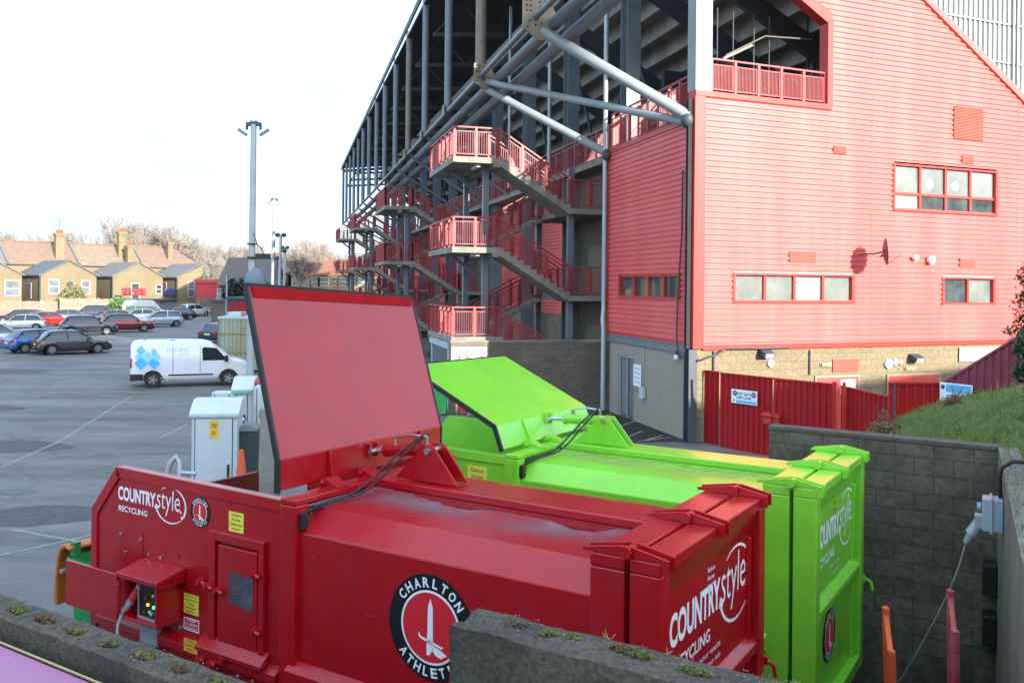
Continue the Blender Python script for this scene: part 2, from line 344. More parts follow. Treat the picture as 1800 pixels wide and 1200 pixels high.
M_grass=mat('grass_blades',(.095,.165,.030),.8,var=.35,scale=2.2,dirt=(.19,.16,.06),dscale=1.1,damt=.7)
M_soil=mat('grassy_soil',(.070,.115,.024),.95,var=.35,scale=4,bump=.6,bscale=30,dirt=(.14,.12,.055),dscale=1.5,damt=.7)
M_twig=mat('bare_twigs',(.25,.215,.185),.9,var=.25,scale=.2)
M_twigp=mat('pale_birch_twigs',(.26,.21,.18),.9,var=.2)
M_barkd=mat('dark_bark',(.11,.085,.06),.9,var=.3)
# ---------------------------------------------------------------- ground
g=MB(); N_=40
K=frame(1.10,6.35,0,math.degrees(math.atan2(-.534,.845)))       # red compactor, x to its rear, y away from the camera
g=MB(K)
for x0,y0,x1,y1 in ((-1500,-1500,-7.2,1500),(3.6,-1500,1500,1500),(-7.2,-1500,3.6,-2.75),(-7.2,5.98,-1.17,1500),(-1.17,6.65,3.6,1500)): g.poly([(x0,y0,0),(x1,y0,0),(x1,y1,0),(x0,y1,0)])
ground=structure(g.build('car_park_ground',asphaltmat(),org=(0,0,0)))
g=MB(K); g.poly([(-7.2,-2.75,-.95),(3.6,-2.75,-.95),(3.6,6.65,-.95),(-7.2,6.65,-.95)])
for a,b in (((-7.2,-2.75),(3.6,-2.75)),((3.6,-2.75),(3.6,6.65)),((-1.17,6.65),(-1.17,5.98)),((-1.17,5.98),(-7.2,5.98)),((-7.2,5.98),(-7.2,-2.75))): g.poly([(a[0],a[1],-.95),(b[0],b[1],-.95),(b[0],b[1],0),(a[0],a[1],0)])
structure(g.build('pit_floor',mat('dark_pit_floor',(.045,.043,.040),.9,var=.3,scale=3)))
M_line=mat('worn_white_line',(.27,.275,.27),.7,var=.25,scale=8,dirt=(.08,.08,.08),dscale=9,damt=.9)
M_liney=mat('worn_cream_line',(.34,.30,.20),.7,var=.25,scale=8,dirt=(.08,.08,.08),dscale=9,damt=.9)
ml=MB()
def line(a,b,wd=.07):
    a=Vector(a); b=Vector(b); d=(b-a).normalized(); n=Vector((-d.y,d.x,0))*wd/2; z=Vector((0,0,.004))
    ml.poly([a-n+z,b-n+z,b+n+z,a+n+z])
for (a,b) in [((0,822),(105,775)),((105,775),(230,697)),((20,930),(130,950)),((130,950),(255,985)),((0,975),(140,945)),((140,945),(260,910)),((200,800),(330,803)),((280,770),(330,745))]:
    line(atz(*a),atz(*b),.06)
structure(ml.build('car_park_lines',M_line))
mb_=MB(); ml=mb_
for (a,b) in [((1078,745),(1010,728)),((1115,740),(1045,765)),((1130,757),(1065,783)),((1165,765),(1130,775)),((1180,768),(1120,776)),((1075,727),(1035,739))]:
    line(atz(*a),atz(*b),.07)
structure(mb_.build('hatched_markings',M_liney))
rp_=random.Random(21); pm=MB()
for cx,cy,a_,b_,an in ((-9,17,1.3,.8,.4),(-14,24,2.2,1.0,.9),(-6.5,27,1.6,2.6,.3),(-20,31,3.0,1.2,.5),(-11,34,.9,.9,.1),(-25,44,2.5,1.5,.6)):
    n_=14; pm.poly([(cx+a_*math.cos(2*math.pi*i/n_+an)*rp_.uniform(.85,1.1),cy+b_*math.sin(2*math.pi*i/n_+an)*rp_.uniform(.85,1.1),.0025) for i in range(n_)])
structure(pm.build('tarmac_patches',mat('older_tarmac',(.062,.060,.057),.8,var=.35,scale=5,dirt=(.11,.105,.10),dscale=6,damt=.8)))
pm=MB()
for i in range(60):
    cx=rp_.uniform(-28,-4); cy=rp_.uniform(14,52); s_=rp_.uniform(.08,.35); n_=9
    pm.poly([(cx+s_*math.cos(2*math.pi*k/n_)*rp_.uniform(.6,1.3)*1.4,cy+s_*math.sin(2*math.pi*k/n_)*rp_.uniform(.6,1.3),.0045) for k in range(n_)])
structure(pm.build('oil_stains',mat('oil_stain',(.035,.034,.033),.45,var=.4,scale=8)))
# darker tarmac apron beside the stand
ap=MB(); ap.poly([tuple(atz(1071,724)+Vector((0,.0,.0)))[:2]+(.002,),tuple(atz(1216,776))[:2]+(.002,),tuple(atz(1110,778))[:2]+(.002,),tuple(atz(1015,728))[:2]+(.002,)])
structure(ap.build('dark_tarmac_apron',mat('fresh_tarmac',(.022,.023,.026),.7,var=.3,scale=3)))

# ---------------------------------------------------------------- frames
KG=K@Matrix.Translation((.24,3.49,-.10))@Matrix.Scale(.965,4,(0,1,0))
KG0=K@Matrix.Translation((.24,3.49,0))
ST=frame(5.2,25.7,0,math.degrees(math.atan2(.9668,-.2556)))     # stand: x along it, y outwards to the car park
FA=frame(5.2,25.7,0,math.degrees(math.atan2(.386,.9224)))       # gable facade: x along it, y into the building

# ---------------------------------------------------------------- unseen blocks added behind the viewpoint to cast the shade
Sx,Qx=Vector((SD.x,SD.y,0)).normalized(),Vector((-SD.y,SD.x,0)).normalized()
def shade_block(name,q0,q1,p0,p1,h,label):
    A=[Sx*p0+Qx*q0,Sx*p1+Qx*q0,Sx*p1+Qx*q1,Sx*p0+Qx*q1]
    t=thing(name,Matrix.Translation((Sx*p0+Qx*(q0+q1)/2)),label,'building')
    m=MB(); m.prism([(a.x,a.y) for a in A],'z',0,h); m.build('wall',M_block2,t)
    r=MB(); m2=[a*1.0 for a in A]; r.prism([(a.x,a.y) for a in A],'z',h+.01,h+.5); r.build('roof',M_dsteel,t); return t
shade_block('tall_shade_block',-45,18.1,78,92,51,'tall block standing behind the viewpoint, outside the picture, shading the yard')
shade_block('low_shade_block',18.3,60,25,33,12.5,'lower block standing behind the viewpoint, outside the picture, shading the gates')

# ---------------------------------------------------------------- graphics
def logo(mb,T,W,small=True):
    """COUNTRYstyle RECYCLING, T origin at baseline left, width W"""
    put_text(mb,"COUNTRY",T,.575*W,.135*W,bold=.035)
    if small: put_text(mb,"RECYCLING",T@Matrix.Translation((.01*W,-.105*W,0)),.44*W,.055*W,bold=.02)
    put_text(mb,"style",T@Matrix.Translation((.585*W,-.055*W,0)),.335*W,.245*W,bold=-.005,shear=.04)
    mb.disc(T@Vector((.935*W,.005*W,0)),T.to_3x3()@Vector((0,0,1)),.012*W,10)
    # serifs for the lower case word
    for x,y in ((.735,.0),(.835,-.0)): pass
    cx,cy,rx,ry=.79*W,.052*W,.215*W,.165*W
    def arc(a0,a1,w0,w1):
        n=22; pts=[];ws=[]
        for i in range(n+1):
            a=R(a0+(a1-a0)*i/n); x=rx*math.cos(a); y=ry*math.sin(a)
            pts.append((cx+x+.10*y*0,cy+y)); ws.append((w0+(w1-w0)*i/n)*W)
        strip2d(mb,T,pts,ws); return pts
    p=arc(128,-32,.007,.024); e=p[-1]; mb.add([T@Vector((e[0]-.035*W,e[1]+.0*W,0)),T@Vector((e[0]+.03*W,e[1]+.02*W,0)),T@Vector((e[0]-.025*W,e[1]-.035*W,0))],[(2,1,0)],False)
    p=arc(312,200,.007,.020); e=p[-1]; mb.add([T@Vector((e[0]-.03*W,e[1]+.0*W,0)),T@Vector((e[0]+.03*W,e[1]-.002*W,0)),T@Vector((e[0]-.012*W,e[1]+.05*W,0))],[(0,1,2)],False)
def ring_text(mb,T,txt,r,h,a0,a1,inward=False,bold=.03):
    n=len(txt)
    for i,ch in enumerate(txt):
        a=R(a0+(a1-a0)*(i/(n-1)))
        rot=a-math.pi/2 if not inward else a+math.pi/2
        Tm=T@Matrix.Translation((r*math.cos(a),r*math.sin(a),0))@Matrix.Rotation(rot,4,'Z')
        wd=h*{'I':.28,'M':1.0,'L':.62,'T':.72}.get(ch,.80)
        put_text(mb,ch,Tm@Matrix.Translation((-wd/2,-h/2,0)),wd,h,bold=bold)
def crest(T,r,parent):
    """round club crest; T faces outwards, z is the normal"""
    n=T.to_3x3()@Vector((0,0,1)); up=T.to_3x3()@Vector((0,1,0)); I=Matrix.Translation
    m=MB(); m.disc(T@Vector((0,0,0)),n,r,48,th=.004,up=up); root=m.build('crest',M_blackv,parent)
    m=MB(); m.disc(T@Vector((0,0,.0045)),n,r*.70,48,th=.0005,up=up)
    for txt,a0,a1,inn in (("CHARLTON",142,38,False),("ATHLETIC",222,318,True)): ring_text(m,T@I((0,0,.006)),txt,r*.845,r*.19,a0,a1,inn)
    m.build('crest_lettering',M_white,root)
    m=MB(); m.disc(T@Vector((0,0,.006)),n,r*.655,48,th=.0004,up=up); m.build('crest_field',M_crest,root)
    m=MB(); Z=T@I((0,0,.008)); s=r*.62
    def pl(pts): m.add([Z@Vector((x*s,y*s,0)) for x,y in pts],[tuple(range(len(pts)))],False)
    pl([(-.10,-.45),(.12,-.45),(.10,.62),(.01,.88),(-.08,.62)])
    strip2d(m,Z,[(-.42*s,-.22*s),(-.40*s,-.33*s),(-.25*s,-.38*s),(0,-.42*s),(.22*s,-.48*s),(.45*s,-.53*s),(.5*s,-.48*s)],[.05*s,.07*s,.08*s,.09*s,.08*s,.07*s,.04*s])
    pl([(-.12,-.47),(.10,-.52),(.14,-.62),(-.02,-.86),(-.12,-.84)])
    pl([(.10,-.52),(.40,-.60),(.66,-.72),(.42,-.86),(.22,-.80),(.10,-.68)])
    m.build('sword_and_hand',M_white,root); return root
def sticker(T,w_,h_,m_,lines,ink,parent,name='warning_label',border=None):
    m=MB(); m.add([T@Vector(p) for p in ((0,0,0),(w_,0,0),(w_,h_,0),(0,h_,0))],[(0,1,2,3)],False); s=m.build(name,m_,parent)
    k=len(lines); lh=h_/(k+.3); t=MB()
    for i,l in enumerate(lines):
        ww=w_*.86*min(1,len(l)/9) if len(l)>3 else w_*.4
        put_text(t,l,T@Matrix.Translation((w_/2,h_-lh*(i+1.0)+lh*.08,.0015)),ww,lh*.58,bold=.01,center=True)
    t.build('label_print',ink,s)
    if border:
        b=MB()
        for x0,y0,x1,y1 in ((0,0,w_,.012),(0,h_-.012,w_,h_),(0,.012,.012,h_-.012),(w_-.012,.012,w_,h_-.012)):
            b.add([T@Vector((x0,y0,.001)),T@Vector((x1,y0,.001)),T@Vector((x1,y1,.001)),T@Vector((x0,y1,.001))],[(0,1,2,3)],False)
        b.build('label_border',border,s)
    return s

# ---------------------------------------------------------------- waste compactor
L_=6.81; W_=2.40; ZB=-.12
def compactor(name,M,paint,inner,label,lid_dt,lid_dz,fit,red):
    t=thing(name,M,label,'compactor')
    I=Matrix.Translation
    # --- press container body
    m=MB(M)
    prof=[(.0,.97),(.0,2.15),(.27,2.335),(1.02,2.385),(1.60,2.385),(W_-.27,2.335),(W_,2.15),(W_,.97),(2.25,.40),(.12,.40)]
    m.prism(prof,'x',-3.66,-.50)
    m.build('container_body',paint,t,bevel=.012)
    m=MB(M)   # sloping rails along the bottom edge, floor and skids
    for s_,y in ((-1,0),(1,W_)):
        m.prism([(y,.97),(y+s_*.11,.90),(y+s_*.11,.76),(y,.70)] if s_>0 else [(y,.70),(y-.11,.76),(y-.11,.90),(y,.97)],'x',-3.68,-.50)
    m.build('bottom_rail',paint,t,bevel=.008)
    m=MB(M)
    for y in (.45,1.62): m.box(-L_+.2,y,-.83,-.12,y+.22,-.13)
    m.box(-L_+.1,.2,-.10,-.6,2.1,.40); m.build('skid',M_dsteel,t)
    for y in (.25,1.90):
        for x in (-L_+.6,-.6):
            m=MB(M); m.tube((x,y+.01,-.80),(x,y+.20,-.80),.14,14); m.build('roller',M_dsteel,t)
    # --- centre channel on the roof, with a shallow well behind it
    m=MB(M); m.box(-3.595,1.06,2.387,-.565,1.60,2.465); m.build('roof_channel',paint,t,bevel=.012)
    # --- settled dirt and standing water in the dished roof
    m=MB(M); rr=random.Random(4 if red else 8); top=[];bot=[]
    zf=lambda y:2.335+(y-.27)*.05/.75+.0025
    for i in range(41):
        x=-3.35+i*2.7/40; yn=.90+.06*math.sin(i*.33+(0 if red else 2))+.07*noise.noise(Vector((x*2.2,1,7)))+.05*noise.noise(Vector((x*8,1,7)))+(.25*max(0,abs(i-20)/20-.75)*4); yn=min(yn,1.02); bot.append((x,yn,zf(yn))); top.append((x,1.045,zf(1.045)))
    m.add(bot+top,[(i,i+1,i+42,i+41) for i in range(40)],True)
    m.build('rain_puddle',mat('rain_on_red' if red else 'rain_on_green',(.20,.004,.008) if red else (.17,.36,.035),.07,var=.3,scale=4,coat=.3),t,uv=False)
    m=MB(M); m.add([(-3.58,.28,zf(.28)-.0012),(-.57,.28,zf(.28)-.0012),(-.57,1.05,zf(1.05)-.0012),(-3.58,1.05,zf(1.05)-.0012)],[(0,1,2,3)],False)
    m.build('roof_dust',dustmat('grey_dust' if red else 'yellow_algae',(.235,.14,.165) if red else (.34,.40,.11),.30,.85),t,uv=False)
    # --- frames round the body
    m=MB(M)
    for x0,x1 in ((-3.80,-3.60),(-.56,-.28)):
        for y0,y1 in ((-.06,.12),(W_-.12,W_+.06)): m.box(x0,y0,ZB,x1,y1,2.40)
        if x0>-1: m.box(x0,-.06,2.401,x1,W_+.06,2.50)
        else: m.box(x0,-.06,2.401,x1,W_+.06,2.46)
        m.box(x0,.12,ZB+.01,x1,W_-.12,.35)
        m.build('frame',paint,t,bevel=.012); m=MB(M)
    # --- rear door
    m=MB(M)
    for y0,y1 in ((-.06,.12),(W_-.12,W_+.06)): m.box(-.24,y0,ZB,.0,y1,2.40)
    m.box(-.24,-.06,2.401,0,W_+.06,2.50); m.box(-.24,.12,ZB,0,W_-.12,.04)
    m.prism([(-.14,2.40),(-.02,2.40),(-.10,2.16),(-.14,2.16)],'y',.12,W_-.12)
    m.prism([(-.10,1.24),(-.01,1.17),(-.01,1.09),(-.10,1.05)],'y',.12,W_-.12)
    for y in (.12,W_-.22): m.box(-.14,y,.04,-.06,y+.06,2.16)
    d=m.build('rear_door',paint,t,bevel=.010)
    m=MB(M); m.box(-.20,.12,.04,-.10,W_-.12,2.40); dp=m.build('door_panel',paint,d)
    T=M@Matrix(((0,0,1,-.098),(1,0,0,0),(0,1,0,0),(0,0,0,1)))   # on the door panel: x -> y, y -> z, normal +x
    m=MB(); logo(m,T@I((.36,1.72,0)),1.96); m.build('door_logo',M_white,d)
    m=MB()
    for i,(tx,ww) in enumerate((("Reduce",.17),("Reuse",.15),("Recycle",.20))): put_text(m,tx,T@I((1.18,2.09-.068*i,0)),ww,.042,bold=.01)
    if not red:
        m.build('door_slogan',M_redink,d); m=MB()
    put_text(m,"your waste",T@I((1.0,1.38,.001)),.50,.06); put_text(m,"it's our job",T@I((1.05,1.29,0)) ,.45,.06)
    m.build('door_small_print',M_white,d)
    if not red: crest(T@I((1.0,.67,.002)),.29,d)
    # hinge lugs
    for y in (-.03,1.14,W_-.06):
        m=MB(M)
        for yy in (y-.03,y+.09):
            m.prism([(-.62,2.505),(-.62,2.53),(-.29,2.585),(-.22,2.585),(.06,2.53),(.06,2.42),(.002,2.42),(.002,2.505)],'y',yy,yy+.02)
        m.tube((-.26,y-.05,2.545),(-.26,y+.13,2.545),.035,12); m.tube((-.26,y-.075,2.545),(-.26,y-.05,2.545),.05,8)
        m.build('hinge_lug',paint,t,bevel=.003)
    m=MB(M); m.box(-.28,W_+.06,.9,.02,W_+.10,.98); m.path([(.02,W_+.08,.94),(.08,W_+.10,.9),(.10,W_+.10,.80)],.02); m.build('door_latch',paint,t)
    # --- hopper
    side=[(-L_,ZB),(-L_,1.95),(-L_+.44,2.44),(-3.80,2.42),(-3.80,ZB)]
    m=MB(M); m.prism(side,'y',0,.06)
    far=[(-L_+.95 if red else -L_,.30),(-L_+.95 if red else -L_,1.95),(-L_+.95 if red else -L_+.44,2.44),(-3.80,2.42),(-3.80,.30)]
    m.prism(far,'y',W_-.06,W_)
    hs=m.build('hopper_side',paint,t)
    m=MB(M)  # turned rim
    def rim(y0,y1,pts):
        for a,b in zip(pts,pts[1:]):
            d=Vector((b[0]-a[0],0,b[1]-a[1])).normalized(); n=Vector((d.z,0,-d.x))
            if n.z>0: n=-n
            A=Vector((a[0],0,a[1]));B=Vector((b[0],0,b[1]))
            m.prism([(A.x,A.z+.004),(B.x,B.z+.004),(B.x+n.x*.11,B.z+n.z*.11),(A.x+n.x*.11,A.z+n.z*.11)],'y',y0,y1)
    rim(-.022,.085,[(-L_,1.93),(-L_+.44,2.44),(-3.80,2.42)]); m.box(-L_-.004,-.022,ZB+.02,-L_+.10,.085,1.93)
    m.build('hopper_rim',paint,hs,bevel=.006)
    m=MB(M); m.box(-L_+.004,.06,.30,-L_+.06,W_-.06,1.94); m.box(-3.86,.06,.9,-3.80,W_-.06,2.30); m.box(-L_+.06,.06,.90,-3.86,W_-.06,.98)
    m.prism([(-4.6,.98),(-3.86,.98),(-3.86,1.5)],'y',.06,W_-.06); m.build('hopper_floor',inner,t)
    m=MB(M)  # stiffening rails low on the side
    m.prism([(-.002,.86),(-.09,.80),(-.09,.72),(-.002,.66)],'x',-L_+.2,-3.82); m.build('side_rail',paint,t,bevel=.006)
    # --- lid: folded plate hinged at the body end
    xh=-3.86; zh=2.50
    ang=math.atan2(lid_dz,lid_dt); Ll=math.hypot(lid_dt,lid_dz)
    if red: fold=(xh+.0,2.79)
    else: fold=(xh-.10,2.79)
    top=(fold[0]-lid_dt,fold[1]+lid_dz)
    m=MB(M); th=.05; y0,y1=0.0,2.50
    def off(a,b,k):
        d=Vector((b[0]-a[0],b[1]-a[1])).normalized(); return Vector((d.y,-d.x))*k
    def plate(a,b,mm,k=th,sgn=-1):
        n=off(a,b,k*sgn); mm.prism([a,b,(b[0]+n.x,b[1]+n.y),(a[0]+n.x,a[1]+n.y)],'y',y0,y1)
    plate((xh+.0 if red else xh+.02,zh),fold,m); plate(fold,top,m)
    Mi=M.inverted()
    def twist(mb):     # the far corner of the opened lid hangs a little lower
        for i,p in enumerate(mb.v):
            q=Mi@p
            if q.z>fold[1]+.02: q.z-=(.13 if red else .02)*(q.y/2.5)*((q.z-fold[1])/lid_dz); mb.v[i]=M@q
    twist(m)
    lid=m.build('hopper_lid',paint,t,bevel=.006)
    dn=Vector((top[0]-fold[0],top[1]-fold[1])).normalized(); nn=Vector((dn.y,-dn.x))*1
    if nn.x<0 and nn.y<0: nn=-nn
    if nn.y<0 and not red: nn=-nn
    if red and nn.x<0: nn=-nn
    # turned down strip at the free edge
    a=Vector(top)-dn*.11; m=MB(M); m.prism([tuple(a+nn*.002),tuple(Vector(top)+nn*.002),tuple(Vector(top)+nn*.02),tuple(a+nn*.006)],'y',y0+.03,y1-.03)
    twist(m)
    if red: m.build('lid_lip',mat('shaded_red_lip',(.34,.005,.008),.6,spec=.1),lid)  # darker copy of the red: the shade on the fold is in its colour
    # rubber seal all round
    m=MB(M)
    P3=lambda p,y:(p[0],y,p[1])
    for y in (y0-.015,y1+.015):
        b0=(xh if red else xh+.02,zh-.02)
        for A,B in ((b0,fold),(fold,top)):
            n=off(A,B,th/2*-1); m.bar(P3((A[0]+n.x,A[1]+n.y),y),P3((B[0]+n.x,B[1]+n.y),y),.028,.06)
    n=off(fold,top,th/2*-1); m.bar((top[0]+n.x+dn.x*.015,y0-.03,top[1]+n.y+dn.y*.015),(top[0]+n.x+dn.x*.015,y1+.03,top[1]+n.y+dn.y*.015),.03,.06)
    twist(m)
    m.build('rubber_seal',M_black,lid)
    # stiffener ribs on the folded strip
    for y in (.62,2.08):
        m=MB(M)
        e=Vector(fold)-Vector((xh,zh)); nrm=Vector((e.y,-e.x)).normalized(); nrm=nrm if nrm.x>0 else -nrm
        m.prism([(xh+.005,zh),(fold[0]+.005,fold[1]),(fold[0]+.03,fold[1]-.01),(xh+.07,zh-.0)],'y',y,y+.03)
        m.build('lid_rib',paint,lid)
    # hinges
    for y in (.45,1.0,2.25):
        m=MB(M); m.tube((xh+.06,y,zh+.0),(xh+.06,y+.26,zh+.0),.03,10)
        m.prism([(xh+.02,zh-.04),(xh+.26,zh-.05),(xh+.26,zh-.02),(xh+.10,zh+.04),(xh+.02,zh+.04)],'y',y+.05,y+.20); m.build('lid_hinge',paint,t,bevel=.004)
    # hydraulic ram: bracket, cylinder, rod, hoses
    xb=-3.02; yb=1.28
    m=MB(M)
    for yy in (yb-.10,yb+.08):
        m.prism([(xb-.42,2.48),(xb+.36,2.48),(xb+.06,2.84),(xb-.06,2.84)],'y',yy,yy+.022)
    m.build('ram_bracket',paint,t,bevel=.003)
    eye=Vector((xh+.06,yb,2.70)) if red else Vector((xh-.02,yb,2.74))
    m=MB(M); base=Vector((xb,yb,2.79)); dr=(eye-base).normalized()
    m.tube(base+dr*.04,base+dr*.62,.062,18); m.tube(base+dr*.60,base+dr*.64,.072,18); c=m.build('ram_cylinder',paint,t)
    m=MB(M); m.tube(base+dr*.63,eye,.028,12); m.tube(base+Vector((0,-.14,0)),base+Vector((0,.14,0)),.032,12); m.tube(eye+Vector((0,-.09,0)),eye+Vector((0,.09,0)),.028,12)
    for k in (.1,.52): m.tube(base+dr*k+Vector((0,-.0,.05)),base+dr*k+Vector((0,0,.13)),.018,8)
    m.path([base+dr*.1+Vector((0,0,.13)),base+dr*.3+Vector((0,-.02,.16)),base+dr*.52+Vector((0,0,.13))],.013); m.build('ram_rod',M_steel,c)
    m=MB(M); m.box(eye.x-.10,yb-.075,eye.z-.07,eye.x-.01,yb-.045,eye.z+.07); m.box(eye.x-.10,yb+.045,eye.z-.07,eye.x-.01,yb+.075,eye.z+.07); m.build('ram_lug',paint,c)
    m=MB(M); s0=base+Vector((-.12,-.03,.14)); e0=Vector((-3.60,.04,2.30))
    for k in (0,.085):
        pts=[]
        for i in range(17):
            q=i/16; p=s0.lerp(e0,q)+Vector((-.05*math.sin(q*3.1)+k*.6*math.sin(q*3.14),k,-.10*math.sin(q*math.pi)*1.1+.03*math.sin(q*9))); 
            pts.append(p)
        m.path(pts,.0125,8)
    m.build('hydraulic_hose',M_black,t)
    m=MB(M); m.box(-3.80+.19,-.02,2.18,-3.55,.06,2.33); m.build('hose_guide',M_black,t)
    # --- near side fittings of the hopper
    S=lambda px,py,y=0:onplane(M,px,py,y0=y)
    TS=lambda x,z,y=-.003:M@Matrix(((1,0,0,x),(0,0,-1,y),(0,1,0,z),(0,0,0,1)))  # faces -y
    if red:
        a=S(208,881); b=S(326,905); m=MB(); logo(m,TS(a.x,S(208,877).z),(b.x-a.x)); m.build('side_logo',M_white,t)
        c=S(352.5,899.5); crest(TS(c.x,c.z),(S(370,900).x-S(335,900).x)/2,t)
        c=S(757,1102); crest(TS(c.x,c.z),(S(830,1110).x-S(682,1095).x)/2,t)
        def st(x0,y0,x1,y1,m_,lines,ink,yy=-.003,border=None):
            a=S(x0,y1-6,yy); b=S(x1,y1,yy); c=S(x0,y0,yy); sticker(TS(a.x,a.z,yy),b.x-a.x,c.z-a.z,m_,lines,ink,t,border=border)
        st(402,897,428,938,M_yellow,["Caution","Do Not","Climb Into","Hopper"],M_ink)
        st(323,1040,349,1081,M_yellow,["Warning","Keep Hands","Clear","Isolate","Before"],M_ink)
        st(323,1082,350,1110,M_redink,["DANGER","OF DEATH","NO ENTRY"],M_white,border=M_white)
        st(323,1119,347,1148,M_amber,["DO NOT","STAND IN","FRONT"],M_ink,yy=-.095)
        # access door with dark window
        a=S(372,1140); b=S(468,1168); c=S(362,942); x0,x1=a.x,b.x; z0=.92; z1=2.00
        m=MB(M)
        for (xa,za,xb_,zb) in ((x0,z0,x0+.09,z1),(x1-.07,z0,x1,z1),(x0+.09,z1-.09,x1-.07,z1)): m.box(xa,-.05,za,xb_,-.002,zb)
        m.prism([(-.002,z0-.06),(-.13,z0-.10),(-.13,z0-.06),(-.002,z0+.04)],'x',x0-.1,x1+.05); ad=m.build('access_hatch_frame',paint,t,bevel=.006)
        m=MB(M); m.box(x0+.13,-.045,z0+.02,x1-.09,-.012,z1-.12); ad=m.build('access_hatch',paint,t,bevel=.008)
        a=S(402,1060,-.05); b=S(444,1076,-.05); c=S(402,1003,-.05); d=S(444,1018,-.05)
        m=MB(M); m.add([(a.x,-.048,a.z),(b.x,-.048,a.z-.02),(b.x,-.048,c.z-.02),(c.x,-.048,c.z)],[(0,1,2,3)],False); m.build('hatch_window',mat('scratched_perspex',(.07,.06,.075),.35,var=.4,scale=9,dirt=(.16,.15,.17),dscale=7,damt=.6),ad)
        for (px,py) in ((372,1030),(360,1022),(390,1038),(455,1010),(455,1110)):
            q=S(px,py,-.06); m=MB(M); m.tube((q.x-.09,-.075,q.z+.0),(q.x+.03,-.075,q.z-.02),.022,8); m.tube((q.x-.06,-.03,q.z),(q.x-.06,-.11,q.z),.03,8); m.build('hatch_clamp',paint,t)
        # control cupboard with its door swung open to the left
        a=S(226,1080,-.26); b=S(306,1105,-.26); x0,x1=a.x,b.x; z0=1.02; z1=1.39; x0,x1=-5.82,-5.27
        m=MB(M)
        m.box(x0,-.30,z0-.03,x1,0,z0); m.box(x0,-.30,z0,x0+.03,0,z1); m.box(x1-.03,-.30,z0,x1,0,z1); m.box(x0+.03,-.05,z0,x1-.03,-.02,z1)
        cc=m.build('control_cupboard',paint,t,bevel=.006)
        m=MB(M); m.prism([(-.005,z1+.15),(-.35,z1+.085),(-.35,z1+.04),(-.30,z1+.0),(-.005,z1)],'x',x0-.05,x1+.06); m.build('cupboard_hood',paint,cc,bevel=.006)
        m=MB(M); m.box(x0-.96,-.335,z0-.06,x0-.05,-.305,z1+.05); m.build('cupboard_door',paint,cc,bevel=.006)
        m=MB(M); m.tube((x0-.02,-.33,z0+.02),(x0-.02,-.33,z1),.018,8)
        m.box(x0-.06,-.36,z1-.16,x0-.0,-.34,z1-.04); m.box(x0-.06,-.36,z0+.06,x0-.0,-.34,z0+.16); m.build('door_hinge',paint,cc)
        m=MB(M); m.box(x0+.17,-.22,z0+.02,x1-.05,-.06,z1-.03); cp=m.build('control_panel',M_blackv,cc,bevel=.004)
        m=MB(M); xx0,xx1=x0+.17,x1-.05
        for (xa,za,xb_,zb) in ((xx0,z0+.0,xx1,z0+.018),(xx0-.014,z0+.0,xx0,z1-.04)): m.box(xa,-.235,za,xb_,-.222,zb)
        m.build('panel_trim',M_galv,cp)
        for dx,dz,cl,nm in ((.14,.13,(1,.35,.03),'amber'),(.235,.12,(.05,.9,.5),'green'),(.17,.06,(.05,.5,.1),'small_green')):
            m=MB(M); m.ball((xx0+dx,-.225,z0+dz+.02),.018); m.build('indicator_lamp',mat('lamp_'+nm,cl,.3,emit=cl,estr=.6 if nm!='small_green' else .2),cp)
        for dx,dz in ((.09,.07),(.21,.07),(.12,.22),(.24,.26)):
            m=MB(M); m.tube((xx0+dx,-.22,z0+dz),(xx0+dx,-.245,z0+dz),.016,10); m.build('push_button',mat('button_%s'%('r' if dx<.15 else 'w'),(.3,.02,.02) if dx<.15 else (.5,.5,.5),.4),cp)
        m=MB(M); q=Vector((x0+.07,-.24,z0+.16)); m.tube(q+Vector((.08,.06,.15)),q,.048,12); pl=m.build('power_socket',mat('socket_red',(.45,.03,.04),.4),cc)
        m=MB(M); m.tube(q+Vector((.065,.05,.12)),q+Vector((.09,.07,.17)),.052,12); m.tube(q+Vector((.0,0,0)),q+Vector((-.08,-.05,-.13)),.042,12,.028); m.build('plug_body',mat('plug_grey',(.28,.31,.34),.5),pl)
        m=MB(M); m.path([q+Vector((-.08,-.05,-.13)),q+Vector((-.09,-.10,-.25)),q+Vector((-.05,-.14,-.5)),q+Vector((-.0,-.12,-.8)),q+Vector((.05,-.1,-1.2))],.016); m.build('power_lead',M_galv,pl)
        m=MB(M); m.box(x0-.0,-.10,z0-.34,x0+.28,-.02,z0-.06); m.build('junction_box',M_galv,t,bevel=.01)
        # bolt heads and welded patch plates
        for px,py in ((214,937),(249,947),(222,969),(263,973),(284,979),(317,1051),(318,1102)):
            m=MB(M); q=S(px,py); m.tube((q.x,0,q.z),(q.x,-.018,q.z),.018,8); m.build('bolt_head',M_steel,t)
        m=MB(M); a=S(215,925);b=S(252,932); m.box(a.x,-.006,S(215,985).z,b.x,-.001,a.z); a=S(257,968);b=S(315,985); m.box(a.x,-.006,1.66,b.x,-.001,a.z); m.build('patch_plate',paint,t)
        m=MB(M)
        for px,py in ((352,1160),(372,1168),(392,1158)):
            q=S(px,py,-.1); m.tube((q.x,-.02,q.z),(q.x,-.14,q.z),.035,10); m.tube((q.x-.05,-.1,q.z),(q.x+.06,-.1,q.z+.01),.028,8)
        m.build('hydraulic_fitting',paint,t)
    else:
        a=onplane(M,822,838,y0=-.003)
        sticker(TS(a.x-.0,a.z-.12),.30,.28,M_yellow,["Caution","Do Not","Climb Into"],M_ink,t)
        m=MB(M); m.prism([(-.001,2.00),(-.03,1.99),(-.03,1.975),(-.001,1.97)],'x',-L_+.2,-3.82); m.build('weld_seam',paint,t)
    return t
